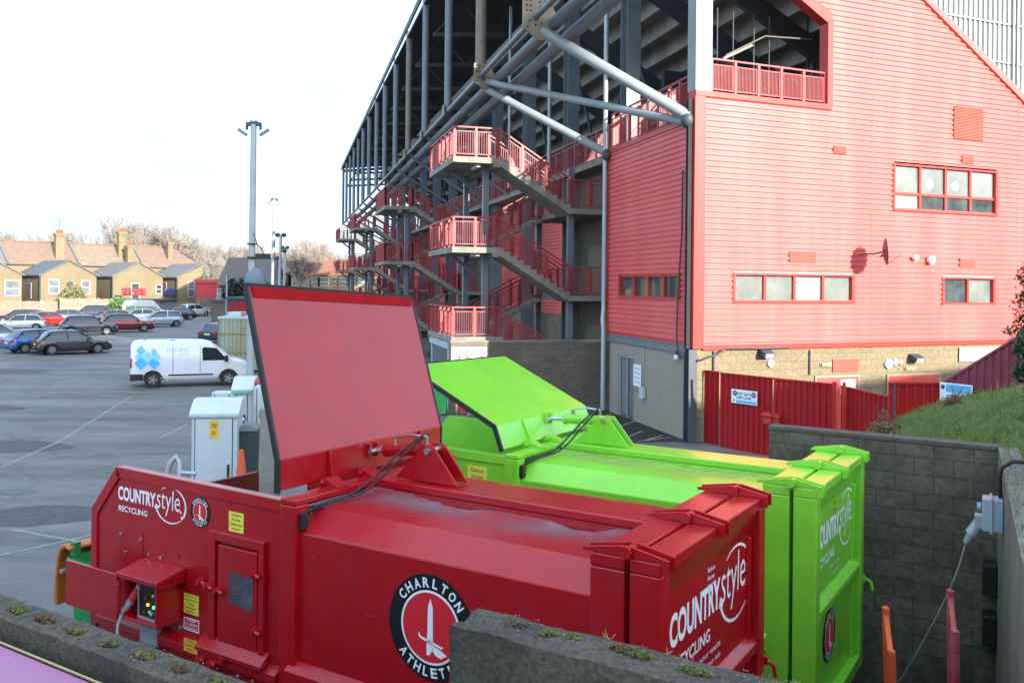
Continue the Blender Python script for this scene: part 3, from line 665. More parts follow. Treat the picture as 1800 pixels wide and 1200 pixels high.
compactor('waste_compactor',K,M_red,M_redd,'dark red waste compactor with raised lid and club crest on its long side',.46,1.63,None,True)
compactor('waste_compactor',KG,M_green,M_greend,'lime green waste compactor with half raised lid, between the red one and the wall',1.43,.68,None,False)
# ================================================================ the stand
stand=thing('football_stand',ST,'long steel framed grandstand clad in red ribbed sheeting above pale blockwork','grandstand')
ULEN=84
def fp(px,py,y0=0): return onplane(FA,px,py,y0=y0)
def lp(px,py,y0=0): return onplane(ST,px,py,y0=y0)
# --- gable facade cladding, ribs running level
def outer(z): return 13.6-(z-10.98)/.62
def opening(z): return 0 if z<9.98 else (4.83 if z<12.75 else 4.95-(z-12.75)/.55)
wins=[]   # (t0,t1,z0,z1)
for x0,y0,x1,y1 in ((1571,290,1750,377),(1290,483,1498,529),(1657,490,1746,532)):
    a=fp(x0,y1 if False else y0); b=fp(x1,y1); c=fp(x0,y1-(7 if x0<1600 else 5)); zt=fp(x0,y0).z
    wins.append((a.x,b.x,b.z,zt))
PIT=.165
def ribs(mb,z0,z1,ivals,flip=False,d=.032):
    k=0; z=z0
    while z<z1-.01:
        zz=[z,z+.055,z+.075,z+.145,z+.165]; dd=[-d,-d,0,0,-d]   # crest stands out, groove set back
        for t0,t1 in ivals((z+PIT/2)):
            if t1-t0<.02: continue
            vs=[];
            for h,q in zip(zz,(0,0,d,d,0)): vs+= [(t0,-q if not flip else q,h),(t1,-q if not flip else q,h)]
            fs=[(2*i,2*i+1,2*i+3,2*i+2) for i in range(4)]
            if flip: fs=[tuple(reversed(f)) for f in fs]
            mb.add(vs,fs,False)
        z+=PIT
def fiv(z):
    a=opening(z); b=outer(z); iv=[(max(a,.0),b)]
    for t0,t1,z0,z1 in wins:
        if z0-.04<z<z1+.04:
            out=[]
            for p,q in iv:
                if t0>p and t1<q: out+=[(p,t0),(t1,q)]
                else: out.append((p,q))
            iv=out
    return [(p,q) for p,q in iv if q>p]
m=MB(FA); m2=m; ribs(m,2.80,17.6,fiv); m.build('gable_cladding',M_clad,stand)
# trims: corner, foot, opening surround, sloping verge
m=MB(FA); m.box(-.02,-.075,2.70,.34,-.034,9.98); m.box(-.02,-.034,2.72,.01,.32,9.98); m.build('corner_trim',M_trim,stand,bevel=.004)
m=MB(FA); m.box(.34,-.07,2.66,24,.0,2.80); m.build('foot_trim',M_trim,stand)
m=MB(FA); m.box(.0,-.08,9.985,4.98,.30,10.14); m.box(4.80,-.08,10.14,5.0,.30,12.80); m.bar((4.90,.11,12.78),(-.37,.11,15.68),.37,.34); m.build('opening_trim',M_trim,stand)
m=MB(FA); m.bar((20,-.02,outer(0)*0+10.98-.62*(20-13.6)),(8.0,-.02,10.98+.62*5.6),.16,.22); m.bar((8.0,-.02,10.98+.62*5.6),(4,-.02,10.98+.62*9.6),.16,.22); m.build('verge_trim',M_clad,stand)
for x in (6.65,13.2):
    m=MB(FA); m.box(x,-.0365,2.82,x+.012,-.0335,9.95 if x<4.9 else outer(0)*0+min(17,10.98-.62*(x-13.6)-.1)); m.build('sheet_lap',M_clad,stand)
# window units set into the facade
def window(M,par,t0,t1,z0,z1,cols,rows=None,pane=None,out=.0,panes=None):
    fr=MB(M); w_=.07; y0,y1=-.02+out,.10+out
    fr.box(t0-.05,y0-.03,z1,t1+.05,y1,z1+.06); fr.box(t0-.05,y0-.05,z0-.07,t1+.05,y1,z0)
    fr.box(t0-.05,y0-.03,z0,t0+.03,y1,z1); fr.box(t1-.05,y0-.03,z0,t1+.05,y1,z1)
    xs=[t0+.03+(t1-.05-t0-.03)*i/cols for i in range(cols+1)]
    for x in xs[1:-1]: fr.box(x-.045,y0+.02,z0,x+.045,y1-.02,z1)
    zs=[z0]+([z0+(z1-z0)*rows] if rows else [])+[z1]
    if rows: fr.box(t0+.03,y0+.03,zs[1]-.04,t1-.05,y1-.03,zs[1]+.04)
    f=fr.build('window',M_trim,par)
    n=0
    for i in range(cols):
        for j in range(len(zs)-1):
            p=MB(M); p.add([(xs[i],y1-.03,zs[j]),(xs[i+1],y1-.03,zs[j]),(xs[i+1],y1-.03,zs[j+1]),(xs[i],y1-.03,zs[j+1])],[(0,1,2,3)],False)
            mm=(panes[n%len(panes)] if panes else pane) ; n+=1
            p.build('pane',mm,f)
    return f
M_paneb=mat('bright_blind',(.24,.26,.25),.2,var=.06); M_paned=mat('dark_pane',(.06,.075,.08),.08,var=.5,scale=2,spec=.8)
M_panel2=mat('pale_room_behind_glass',(.17,.19,.175),.12,var=.3,scale=.9,spec=.7,dirt=(.12,.135,.125),dscale=.7,damt=.35)
W1=window(FA,stand,*wins[0],4,.36,panes=[M_paneb,M_panel2,M_paned,M_panel2,M_paned,M_panel2,M_paned,M_panel2])
a,b=wins[0][0],wins[0][1]; 
for k in (1.42,2.42):
    x=a+(b-a)*k/4; z=wins[0][2]+(wins[0][3]-wins[0][2])*.62; m=MB(FA); m.disc((x,.065,z),(0,-1,0),.16,24); m.build('round_lamp_shade',M_white,W1)
window(FA,stand,*wins[1],4,panes=[M_panel2,M_panel2,M_paneb,M_panel2])
window(FA,stand,*wins[2],2,panes=[M_paned,M_panel2])
# louvres and grilles
for (x0,y0,x1,y1,gr) in ((1675,187,1726,249,0),(1463,256,1485,272,0),(1689,274,1709,289,0),(1386,442,1432,462,0),(1685,453,1712,470,0)):
    a=fp(x0,y0); b=fp(x1,y1); m=MB(FA)
    z=b.z
    m.box(a.x,-.05,b.z,b.x,-.034,a.z)
    while z<a.z-.02:
        m.prism([(-.052,z),(-.075,z+.005),(-.052,z+.035)],'x',a.x+.01,b.x-.01); z+=.05
    m.build('ventilation_louvre',M_louv,stand)
# --- base walls
m=MB(FA); m.box(.12,.02,0,24,.30,2.70); m.build('gable_base_wall',M_block,stand)
m=MB(ST); m.box(.20,-.30,0,1.0,-.02,2.52);
dz0=lp(1112,730); dz1=lp(1085,640); du0,du1=dz0.x,lp(1085,720).x; dh=2.12
m=MB(ST); m.box(.18,-.30,0,du0,-.02,2.50); m.box(du1,-.30,0,6.62,-.02,2.50); m.box(du0,-.30,dh,du1,-.02,2.50); m.build('side_base_wall',mat('grey_render',(.29,.255,.20),.9,var=.15,scale=1.2,dirt=(.19,.165,.13),dscale=1.2,damt=.6,bump=.1),stand)
m=MB(ST)
for a,b in ((du0,du0+.07),(du1-.07,du1),((du0+du1)/2-.03,(du0+du1)/2+.03)): m.box(a,-.14,0,b,-.06,dh)
m.box(du0+.07,-.14,dh-.08,du1-.07,-.06,dh); dr=m.build('double_door',M_galv,stand)
for i in range(2):
    w0=du0+.07+i*(du1-du0)/2; m=MB(ST); m.box(w0,-.12,.05,w0+(du1-du0)/2-.10,-.10,dh-.08); m.build('door_glass',M_glass,dr)
    for k in range(4):
        m=MB(ST); x=w0+.05+k*.11; m.box(x,-.10,.05,x+.03,-.085,dh-.1); m.build('door_bar',M_galv,dr)
# steel beam at the foot of the side cladding, corner columns
m=MB(ST); m.box(.10,-.12,2.52,6.7,.03,2.56); m.box(.10,-.09,2.56,6.7,-.0,2.76); m.box(.10,-.12,2.76,6.7,.03,2.80); m.build('floor_beam',M_bsteel,stand)
def hcol(M,x,y,z0,z1,w_,d_,mt,name='column',par=None):
    m=MB(M); t_=.035
    m.box(x-w_/2,y-d_/2,z0,x-w_/2+t_,y+d_/2,z1); m.box(x+w_/2-t_,y-d_/2,z0,x+w_/2,y+d_/2,z1); m.box(x-w_/2+t_,y-t_/2,z0,x+w_/2-t_,y+t_/2,z1)
    return m.build(name,mt,par or stand)
hcol(ST,.06,.02,0,2.68,.34,.26,M_dsteel); hcol(ST,.10,.10,2.7,9.9,.14,.14,M_vdark)  # corner columns in darkened colours that stand in for their shade
m=MB(ST); m.path([(.28,.03,.02),(.28,.03,2.5),(.30,.08,2.8),(.30,.08,9.8)],.035); m.build('rainwater_pipe',M_trim,stand)
# upper column at the corner: wide pale face to the sun
m=MB(FA); m.box(.02,-.02,10.14,.58,.02,19); m.box(.02,.02,10.14,.06,.40,19); m.box(.54,.02,10.14,.58,.40,19); m.build('corner_column',mat('pale_grey_steel',(.26,.27,.27),.5,var=.06,dirt=(.22,.21,.19),dscale=1.2,damt=.5,streak=True),stand)
# --- side cladding with window strip
wz0,wz1=lp(1140,521).z,lp(1140,484).z; wu0,wu1=lp(1196,500).x,lp(1090,500).x
def siv(z): return [(.42,6.68)] if not (wz0-.04<z<wz1+.04) else [(.42,wu0),(wu1,6.68)]
class FL: pass
STF=ST@Matrix(((1,0,0,0),(0,1,0,0),(0,0,1,0),(0,0,0,1)))
m=MB(ST); ribs(m,2.82,9.25,siv,flip=True); m.build('side_cladding',M_clad,stand)
m=MB(ST); m.box(.14,-.0,2.80,.42,.045,9.42); m.box(6.66,-.6,2.80,6.75,.05,9.30); m.box(.14,-.20,9.25,6.75,.06,9.42); m.box(.42,-.01,2.80,6.66,.03,2.86); m.build('side_trim',M_trim,stand)
MW=ST@Matrix(((-1,0,0,0),(0,-1,0,0),(0,0,1,0),(0,0,0,1)))
window(MW,stand,-wu1,-wu0,wz0,wz1,4,panes=[M_paned,M_glass,M_paned,M_glass])
# --- rails: posts, top rail, framed mesh infill
def railing(m,pts,h=1.1,sp=1.15,bars=.085,infill=True):
    for A,B in zip(pts,pts[1:]):
        A=Vector(A);B=Vector(B); d=B-A; hz=Vector((d.x,d.y,0)).length
        if hz<.05: continue
        n=max(1,round(hz/sp)); up=Vector((0,0,1))
        m.bar(A+up*h,B+up*h,.07,.05); m.bar(A+up*(h-.16),B+up*(h-.16),.035); m.bar(A+up*.10,B+up*.10,.035)
        for i in range(n+1):
            p=A.lerp(B,i/n); m.bar(p+up*-.03,p+up*h,.085,.085,up=(d.x,d.y,0))
        if infill:
            k=int(hz/bars)
            for i in range(1,k):
                p=A.lerp(B,i/k); m.bar(p+up*.10,p+up*(h-.16),.016,.016,up=(d.x,d.y,0))
            for i in range(n):
                for e in (.07,.93):
                    p=A.lerp(B,(i+e)/n); m.bar(p+up*.10,p+up*(h-.16),.035,.035,up=(d.x,d.y,0))
m=MB(FA); railing(m,[(.60,.06,10.14),(4.80,.06,10.14)],h=.98,sp=.84,bars=.05); m.build('balustrade',M_rail,stand)
m=MB(ST); railing(m,[(.35,-.10,9.42),(6.7,-.10,9.42)],h=1.25,sp=.75,bars=.075); m.build('balustrade',M_rail,stand)
def sk(v): return .42+.139*abs(v)
# --- long rear wall beyond, floors, columns
m=MB(ST); wallv=-1.6
ribs(m,3.1,8.7,lambda z:[(6.8,ULEN)],flip=True)
for i in range(len(m.v)): m.v[i]=m.v[i]+ (ST.to_3x3()@Vector((0,wallv,0)))
m.build('rear_cladding',M_clad,stand)
m=MB(ST); m.box(6.7,wallv-.3,0,ULEN,wallv-.04,8.75); m.build('rear_wall',M_block2,stand)
m=MB(ST); m.prism([(sk(-.35),-.35),(ULEN,-.35),(ULEN,-11),(sk(-11),-11)],'z',9.15,9.38); m.build('upper_concourse_slab',M_conc,stand)
for u0 in (8.6,30.1,51.6,73.1):
    m=MB(ST); m.box(u0,wallv-.02,0,u0+4.9,-1.02,9.14); m.build('stair_core_wall',M_block2,stand)
    for zz in (2.66,5.85):
        m=MB(ST); m.box(u0+1.2,-1.02,zz-1.8+.01,u0+3.1,-.98,zz+.25); m.build('exit_door',mat('olive_door',(.16,.15,.10),.6),stand)
m=MB(ST); railing(m,[(6.8,-.5,9.38),(42,-.5,9.38)],h=1.15,sp=1.3,bars=.12); m.build('balustrade',M_rail,stand)
m=MB(ST); railing(m,[(42,-.5,9.38),(ULEN,-.5,9.38)],h=1.15,sp=1.3,bars=.5); m.build('balustrade',M_rail,stand)
us=[6.7*i for i in range(1,13)]
for u in us:
    hcol(ST,u,-.75,9.38 if u<7 else 0,17.0,.62,.52,M_bsteel,'upright_column')
m=MB(ST)
# stepped terrace units seen from beneath
st=[]; v=-.2; z=17.6; k=0
pts_top=[]; pts_bot=[]
while v>-16.5:
    pts_bot+=[(v,z),(v,z-.50)]; v2=v-.86; pts_bot+=[(v2,z-.50)]; z-=.50; v=v2
prof=pts_bot; back=[(p[0]+.12,p[1]+.30) for p in reversed(pts_bot)]
vs=[];fs=[]
for i in range(len(prof)-1):
    a,b=prof[i],prof[i+1]
    m.add([(sk(a[0]),a[0],a[1]),(ULEN,a[0],a[1]),(ULEN,b[0],b[1]),(sk(b[0]),b[0],b[1])],[(0,1,2,3)],False)
# nosing depth below every riser gives the lit bands their underside
v=-.2;z=17.6
while v>-16.5:
    m.box(sk(v-.16),v-.16,z-.78,ULEN,v,z-.5); z-=.5; v-=.86
m.build('terrace_units',M_seat,stand)
for u in [3.4]+us:
    m=MB(ST); m.prism([(-.5,16.25),(-17,6.65),(-17,5.9),(-.5,15.5)],'x',u-.12,u+.12); m.build('raker_beam',M_dsteel,stand)
m=MB(ST); m.box(1.9,-9.2,9.40,ULEN,-9.0,14.0); m.build('concourse_dark_backing',M_vdark,stand)  # near-black wall added to stand for the dark inside the concourse
for i,u in enumerate(us[:9]):
    m=MB(ST); a=Vector((u,-2.2,9.4)); b=Vector((u+3.3,-2.2,14.2)); m.tube(a,b,.07,8); m.tube(b,Vector((u+6.7,-2.2,9.4)),.07,8); m.build('cross_bracing',M_dsteel,stand)
m=MB(FA)
for x in (1.9,2.5,3.3,3.9): m.tube((x,1.6,9.9),(x,1.6,13.2),.02,6)
m.build('dropper_pipes',M_dsteel,stand)
m=MB(FA); a,b,c=fp(1275,98,.9),fp(1345,64,.9),fp(1428,70,.9); m.path([a,b,c],.028,8); m.build('bent_conduit',mat('dirty_conduit',(.11,.10,.075),.5),stand)
m=MB(FA); a,b=fp(1270,104,.8),fp(1321,80,.8); m.bar(a,b,.12,.08); m.build('strip_light',mat('dirty_strip_light',(.13,.13,.11),.5),stand)
m=MB(FA); m.box(1.2,3.4,9.4,1.55,3.8,10.8); m.build('concourse_counter',M_seat,stand)
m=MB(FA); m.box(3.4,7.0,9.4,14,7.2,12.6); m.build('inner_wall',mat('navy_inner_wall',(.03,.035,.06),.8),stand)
# --- roof
def rz(u): return 19.9-1.75*max(0,(u-24))/60 if u>24 else 19.9
m=MB(ST); vs=[];ve=4.15
A=[(-8,ve,rz(-8)),(ULEN,ve,rz(ULEN)),(ULEN,-26,rz(ULEN)+3.4),(-8,-26,rz(-8)+3.4)]
m.add(A+[(p[0],p[1],p[2]+.14) for p in A],[(3,2,1,0),(4,5,6,7),(0,1,5,4),(1,2,6,5),(2,3,7,6),(3,0,4,7)],False); m.build('roof',M_vdark,stand)
m=MB(ST); m.bar((-8,ve+.06,rz(-8)),(24,ve+.06,rz(24)),.10,.34); m.bar((24,ve+.06,rz(24)),(ULEN,ve+.06,rz(ULEN)),.10,.34); m.build('roof_fascia',M_dsteel,stand)
HU=[2.8,10.2,17.0,23.6,29.8,35.8,41.8,47.3,53.2,58.6,63.6,68.6,73.4,78.4,83.4]
for u in [-4]+HU:
    m=MB(ST); z=rz(u)-.2
    m.bar((u,4.0,z-.15),(u,-25,z+3.0),.16,.30)
    m.bar((u,3.6,z-1.9),(u,-25,z+.4),.12,.22)
    for k in range(9):
        v0=3.6-k*3.1; f=(3.6-v0)/29; m.bar((u,v0,z-1.9+f*2.4),(u,v0-1.55,z-.1+f*3.2),.08); m.bar((u,v0-1.55,z-.1+f*3.2),(u,v0-3.1,z-1.9+(f+.1)*2.4),.08)
    m.build('roof_truss',M_dsteel,stand)
for v in [2.2-2.6*k for k in range(11)]:
    m=MB(ST); dz=(ve-v)*3.4/30; m.bar((-8,v,rz(-8)+dz-.12),(24,v,rz(24)+dz-.12),.10,.2); m.bar((24,v,rz(24)+dz-.12),(ULEN,v,rz(ULEN)+dz-.12),.10,.2); m.build('purlin',M_dsteel,stand)
def cz(u): return 12.65-.0135*max(0,u)
for i,u in enumerate(HU):
    m=MB(ST); r=.17 if i<10 else .14
    m.tube((u,4.02,cz(u)),(u,4.02,rz(u)-.1),r if i not in (1,) else .21,12); m.build('hanger_tube',M_bsteel if i not in (0,1,4) else mat('rusty_grey_tube',(.19,.155,.115),.5,var=.25,dirt=(.15,.17,.19),dscale=1,damt=.7,streak=True),stand)
    if i>=3: m=MB(ST); m.tube((u,3.9,cz(u)-.05),(u-1.0,-.3,9.35),.09,10); m.build('tie_strut',M_bsteel,stand)
for (v,dz,r) in ((4.05,.0,.10),(3.45,-.15,.20),(2.85,-.38,.20)):
    m=MB(ST); 
    for a,b in zip([-8]+HU[:-1],HU): m.tube((a,v,cz(a)+dz+(0 if v>4 else 0)),(b,v,cz(b)+dz),r,12,caps=False)
    m.build('chord_tube',M_bsteel,stand)
for i,u in enumerate(HU[:5]):
    s=.62 if i==0 else .46 if i==1 else .3
    m=MB(ST)
    if i<2: m.prism([(4.0+s*.75,cz(u)-s*.55),(4.0-s*.1,cz(u)-s*1.15),(4.0-s*.95,cz(u)-s*.95),(4.0-s*.95,cz(u)+s*.2),(4.0-s*.6,cz(u)+s*.95),(4.0+s*.75,cz(u)+s)],'x',u-.30,u-.24)
    else: m.prism([(u-s*.8,cz(u)-s*.7),(u+s*.6,cz(u)-s*.8),(u+s*.8,cz(u)+s*.1),(u+s*.55,cz(u)+s),(u-s*.8,cz(u)+s)],'y',4.20,4.26)
    gp=m.build('gusset_plate',mat('rusty_plate',(.21,.17,.12),.55,var=.2,dirt=(.11,.09,.06),dscale=2.5,damt=.6),stand)
    if i<2:
        m=MB(ST)
        for gx,gz in ((-.55,.8),(-.35,.8),(-.55,.55),(-.35,.55),(-.55,.3),(-.35,.3),(.1,.75),(.3,.6),(.15,.5),(.4,.8),(-.4,-.2),(-.1,-.4),(.2,-.3),(-.5,-.5),(.35,-.55)): m.tube((u-.325,4.0-gx*s,cz(u)+gz*s),(u-.295,4.0-gx*s,cz(u)+gz*s),.030,6)
        m.build('bolt_group',M_vdark,gp)
# big diagonal tubes back to the corner and the second column
nB=Vector((HU[0]-.1,3.9,cz(0)-.35)); nA=Vector((HU[1],3.9,cz(10)-.15))
eC=lp(1218,214,-.02+.1); eC=Vector((.15,.1,9.35)); eD=Vector((6.75,.05,9.25))
for a,b,r in ((nB,eC+Vector((0,0,.05)),.17),(nA+Vector((0,0,.0)),eC+Vector((.1,0,-.10)),.125),(nA+Vector((0,0,-.25)),eD,.15)):
    m=MB(ST); m.tube(a,b,r,14); m.build('diagonal_tube',mat('pale_blue_grey_tube',(.25,.29,.31),.4,var=.12,scale=1.5,dirt=(.30,.26,.18),dscale=1.2,damt=.6),stand)
for e in (eC,eD):
    m=MB(ST); m.ball(e+Vector((0,.05,-.05)),.2,.2,.24); m.build('tube_joint',M_dsteel,stand)
# pipes
m=MB(ST); m.path([(6.78,.16,20),(6.78,.16,4.0),(6.78,.16,3.6),(6.70,.22,3.3),(6.62,.22,3.0),(6.62,.22,.05)],.085,10); m.build('downpipe',M_galv,stand)
m=MB(ST); m.path([(13.2,.3,19),(13.2,.3,9.4)],.08,10); m.build('downpipe',M_galv,stand)
m=MB(ST); m.path([(20,.3,18.5),(20,.3,9.4)],.08,8); m.build('downpipe',M_galv,stand)
# loudspeaker horns and clutter under the terrace
for px,py in ((1010,188),(1017,203),(1000,205)):
    q=onplane(ST,px,py,y0=.2); m=MB(); m.tube(q,q+Vector((-.22,-.1,-.08)),.05,10,.17); m.build('horn_speaker',M_cab,stand)
q=onplane(ST,1068,195,y0=.1); m=MB(); m.box(q.x-.2,q.y,q.z-.4,q.x+.15,q.y+.2,q.z+.5); m.build('cable_cabinet',M_cab,stand)
m=MB(ST); m.box(2.2,-.6,9.4,3.0,-.35,10.3); m.build('kiosk_box',M_seat,stand)
# --- pale profiled end screen beyond the gable
m=MB(FA); x=6.6
while x<24:
    m.add([(x,3.0,8),(x+.10,3.0,8),(x+.13,3.07,8),(x+.23,3.07,8),(x+.26,3.0,8),(x,3.0,22),(x+.10,3.0,22),(x+.13,3.07,22),(x+.23,3.07,22),(x+.26,3.0,22)],[(i,i+1,i+6,i+5) for i in range(4)],False); x+=.26
m.build('end_screen',M_sheet,stand)
m=MB(FA)
for px in (1783,1790):
    q=fp(px,100,2.85); m.bar((q.x,2.9,8),(q.x,2.9,22),.07)
m.build('screen_post',M_galv,stand)
for z in (13.3,11.8,14.8,16.3):
    m=MB(FA); m.box(6.6,2.955,z,24,2.985,z+.05); m.build('screen_rail',M_galv,stand)
# items on the gable
def gthing(name,px,py,label,cat,group=None): 
    q=fp(px,py,-.03); return thing(name,FA@Matrix.Translation(q),label,cat,group),FA@Matrix.Translation(q)
t,T=gthing('satellite_dish',1512,447,'dark satellite dish on an arm, casting a shadow on the gable','satellite dish')
m=MB(T); rings=[]
dn=Vector((.80,-.60,.08)).normalized(); a=dn.orthogonal().normalized(); b=dn.cross(a); c0=Vector((.20,-.85,.06))
for rr,dd in ((.02,-.10),(.16,-.085),(.30,-.045),(.42,.0),(.42,.012),(.3,-.033),(.02,-.088)): rings.append([c0+dn*dd+(a*math.cos(2*math.pi*k/20)+b*math.sin(2*math.pi*k/20))*rr for k in range(20)])
m.loft(rings,caps=False); m.build('reflector',mat('dish_grey',(.06,.065,.075),.5),t)
m=MB(T); m.path([(0,0,0),(0,-.6,0),c0-dn*.1],.025); m.path([c0+Vector((0,0,-.40)),c0+dn*.4+Vector((0,0,-.15))],.015); m.build('arm',M_dsteel,t)
for px,py,r,lab in ((1605,453,.10,'small white round vent cap on the gable'),(1633,457,.155,'larger white round vent cap on the gable')):
    t,T=gthing('vent_cap',px,py,lab,'vent'); m=MB(T); m.tube((0,0,0),(0,-.10,0),r*.7,16); m.ball((0,-.12,0),r,.07,r); m.build('cap',M_white,t); 
    m=MB(T); m.disc((0,-.195,0),(0,-1,0),r*.45,16,r*.3,.002); m.build('cap_ring',M_galv,t)
t,T=gthing('sensor',1550,449,'tiny dark sensor on the ribbed gable right of the dish','sensor'); m=MB(T); m.ball((0,-.06,0),.05); m.bar((0,0,0),(0,-.06,0),.03); m.build('body',M_dsteel,t)
def wthing(name,px,py,label,cat,y=.02):
    q=fp(px,py,y); T=FA@Matrix.Translation(q); return thing(name,T,label,cat),T
for px,py,lab in ((1341,621,'floodlight on the base wall left of the gate sign'),(1604,629,'small dark floodlight above the red doorway')):
    t,T=wthing('floodlight',px,py,lab,'floodlight'); m=MB(T); m.prism([(0,-.02),(-.30,-.10),(-.34,.02),(-.05,.14),(0,.12)],'x',-.18,.18); m.build('housing',M_dsteel,t); m=MB(T); m.add([(-.15,-.305,-.105),(.15,-.305,-.105),(.15,-.35,.012),(-.15,-.35,.012)],[(0,1,2,3)],False); m.build('glass',M_galv,t)
for px,py,r,lab in ((1353,638,.11,'round white bulkhead lamp under the floodlight'),(1560,639,.16,'biggest white round vent on the base wall'),(1572,636,.10,'middle white round vent on the base wall'),(1581,636,.075,'smallest white round vent on the base wall')):
    t,T=wthing('wall_vent' if r!=.11 else 'bulkhead_lamp',px,py,lab,'vent' if r!=.11 else 'lamp'); m=MB(T); m.tube((0,0,0),(0,-.08,0),r,20); m.ball((0,-.08,0),r*.8,.05,r*.8); m.build('cover',M_cab if r!=.11 else M_white,t)
for px,py,lab in ((1450,640,'cream strip lamp left of the red grille'),(1597,647,'cream strip lamp under the small floodlight')):
    t,T=wthing('strip_lamp',px,py,lab,'lamp'); m=MB(T); m.box(-.19,-.09,-.05,.19,0,.05); m.build('diffuser',mat('cream_plastic',(.30,.27,.17),.4),t); m=MB(T); m.box(-.21,-.03,-.06,-.191,0,.06); m.box(.191,-.03,-.06,.21,0,.06); m.build('end_caps',M_cab,t)
a=fp(1463,632,.02);b=fp(1508,652,.02)
t=thing('wall_grille',FA@Matrix.Translation(b),'faded red grille between the two doorways in the base wall','grille'); m=MB(FA); m.box(a.x,-.02,b.z,b.x,.015,a.z); m.build('panel',M_louv,t)
m=MB(FA); z=b.z+.03
while z<a.z-.02: m.box(a.x+.02,-.03,z,b.x-.02,-.021,z+.012); z+=.04
m.build('slats',M_trim,t)
for x0,y0,x1,lab in ((1434,664,1507,'red door with a white notice in the sunlit base wall'),(1560,661,1648,'plain red double door in the sunlit base wall')):
    a=fp(x0,y0,.02);b=fp(x1,y0+2,.02); t=thing('red_doorway',FA@Matrix.Translation((a.x,.02,0)),lab,'door')
    m=MB(FA); m.box(a.x-.06,-.03,0,a.x,.0,a.z+.06); m.box(b.x,-.03,0,b.x+.06,.0,a.z+.06); m.box(a.x,-.03,a.z,b.x,.0,a.z+.06); m.build('door_frame',mat('cream_frame',(.28,.23,.16),.6),t)
    m=MB(FA); m.box(a.x,-.018,.02,(a.x+b.x)/2-.006,.012,a.z); m.box((a.x+b.x)/2+.006,-.018,.02,b.x,.012,a.z); m.build('door_leaf',mat('door_red',(.50,.06,.05),.5),t)
    if x0<1500: m=MB(FA); m.box(a.x+.95,-.026,a.z-.55,a.x+1.55,-.02,a.z-.08); m.build('notice',M_white,t)
# signs on walls
def sign(name,M,x0,z0,x1,z1,mt,label,y=-.02):
    t=thing(name,M@Matrix.Translation((x0,y,z0)),label,'sign'); m=MB(M); m.box(x0,y-.012,z0,x1,y,z1); m.build('board',mt,t,bevel=.002); return t
TY=lambda M,x,z,y:M@Matrix(((1,0,0,x),(0,0,-1,y),(0,1,0,z),(0,0,0,1)))
a=fp(1685,609,0);b=fp(1770,628,0); t=sign('wall_sign',FA,a.x,b.z-.1,b.x+.35,a.z-.03,M_paneb,'long white board under the gable cladding, above the sloping fence'); m=MB(FA)
m2=MB(); put_text(m2,"CAR PARK EXIT",TY(FA,a.x+.5,b.z+.1,-.034),1.0,.10); 
for x in (a.x+.25,b.x-.05): m2.disc(FA@Vector((x,-.034,b.z+.13)),FA.to_3x3()@Vector((0,-1,0)),.07,16)
m2.build('sign_print',mat('faded_red_ink',(.45,.20,.18),.6),t)
MS=ST@Matrix(((-1,0,0,0),(0,-1,0,0),(0,0,1,0),(0,0,0,1)))   # seen from the car park side, x towards the corner
a=lp(1128,642,.0);b=lp(1114,680,.0)
t=sign('door_notice',MS,-b.x,lp(1121,679,0).z,-a.x,a.z,M_white,'tall white notice beside the glazed door',y=-.01); m=MB()
for i,l in enumerate(("NOTICE","Visitors must","report to","reception","at all times","THANK YOU")): put_text(m,l,TY(MS,(-a.x-b.x)/2,a.z-.16-.15*i,-.026),abs(a.x-b.x)*.75,.055,center=True)
m.build('notice_print',M_ink,t)
q=lp(1132,690,.0); t=thing('meter_box',ST@Matrix.Translation(q),'small grey switch box with conduit right of the glazed door','switch box'); m=MB(ST); m.box(q.x-.14,0,q.z-.17,q.x+.14,.12,q.z+.17); m.build('case',M_cab,t,bevel=.01); m=MB(ST); m.path([(q.x,.03,q.z+.17),(q.x,.03,2.5)],.018); m.build('conduit',M_galv,t)
q=lp(1192,625,.05); t=thing('security_camera',ST@Matrix.Translation(q),'white dome camera at the foot of the corner cladding','camera'); m=MB(ST@Matrix.Translation(q)); m.ball((0,.05,-.05),.09); m.build('dome',M_white,t); m=MB(ST@Matrix.Translation(q)); m.tube((0,.05,0),(0,.05,.16),.035); m.build('bracket',M_dsteel,t)
pts=[ST@Vector((.55,.09,7.9)),ST@Vector((.50,.12,6.0)),ST@Vector((.70,.12,4.5)),ST@Vector((.75,.14,3.0)),ST@Vector((.55,.16,2.45)),FA@Vector((.1,-.25,2.38)),FA@Vector((.8,-.14,2.55)),FA@Vector((1.1,-.10,2.70)),FA@Vector((2.6,-.10,2.68)),FA@Vector((3.4,-.09,2.70))]
m=MB(); m.path(pts,.028); tag(m.build('slack_cable',M_dsteel),'slack black cable looping round the building corner','cable')
for px,py,l in ((1254,617,.75),(1423,615,.75)):
    q=fp(px,py,.0); m=MB(FA); m.path([(q.x,-.02,q.z),(q.x,-.02,q.z-l)],.03,6); m.build('cable_drop',M_dsteel,stand)

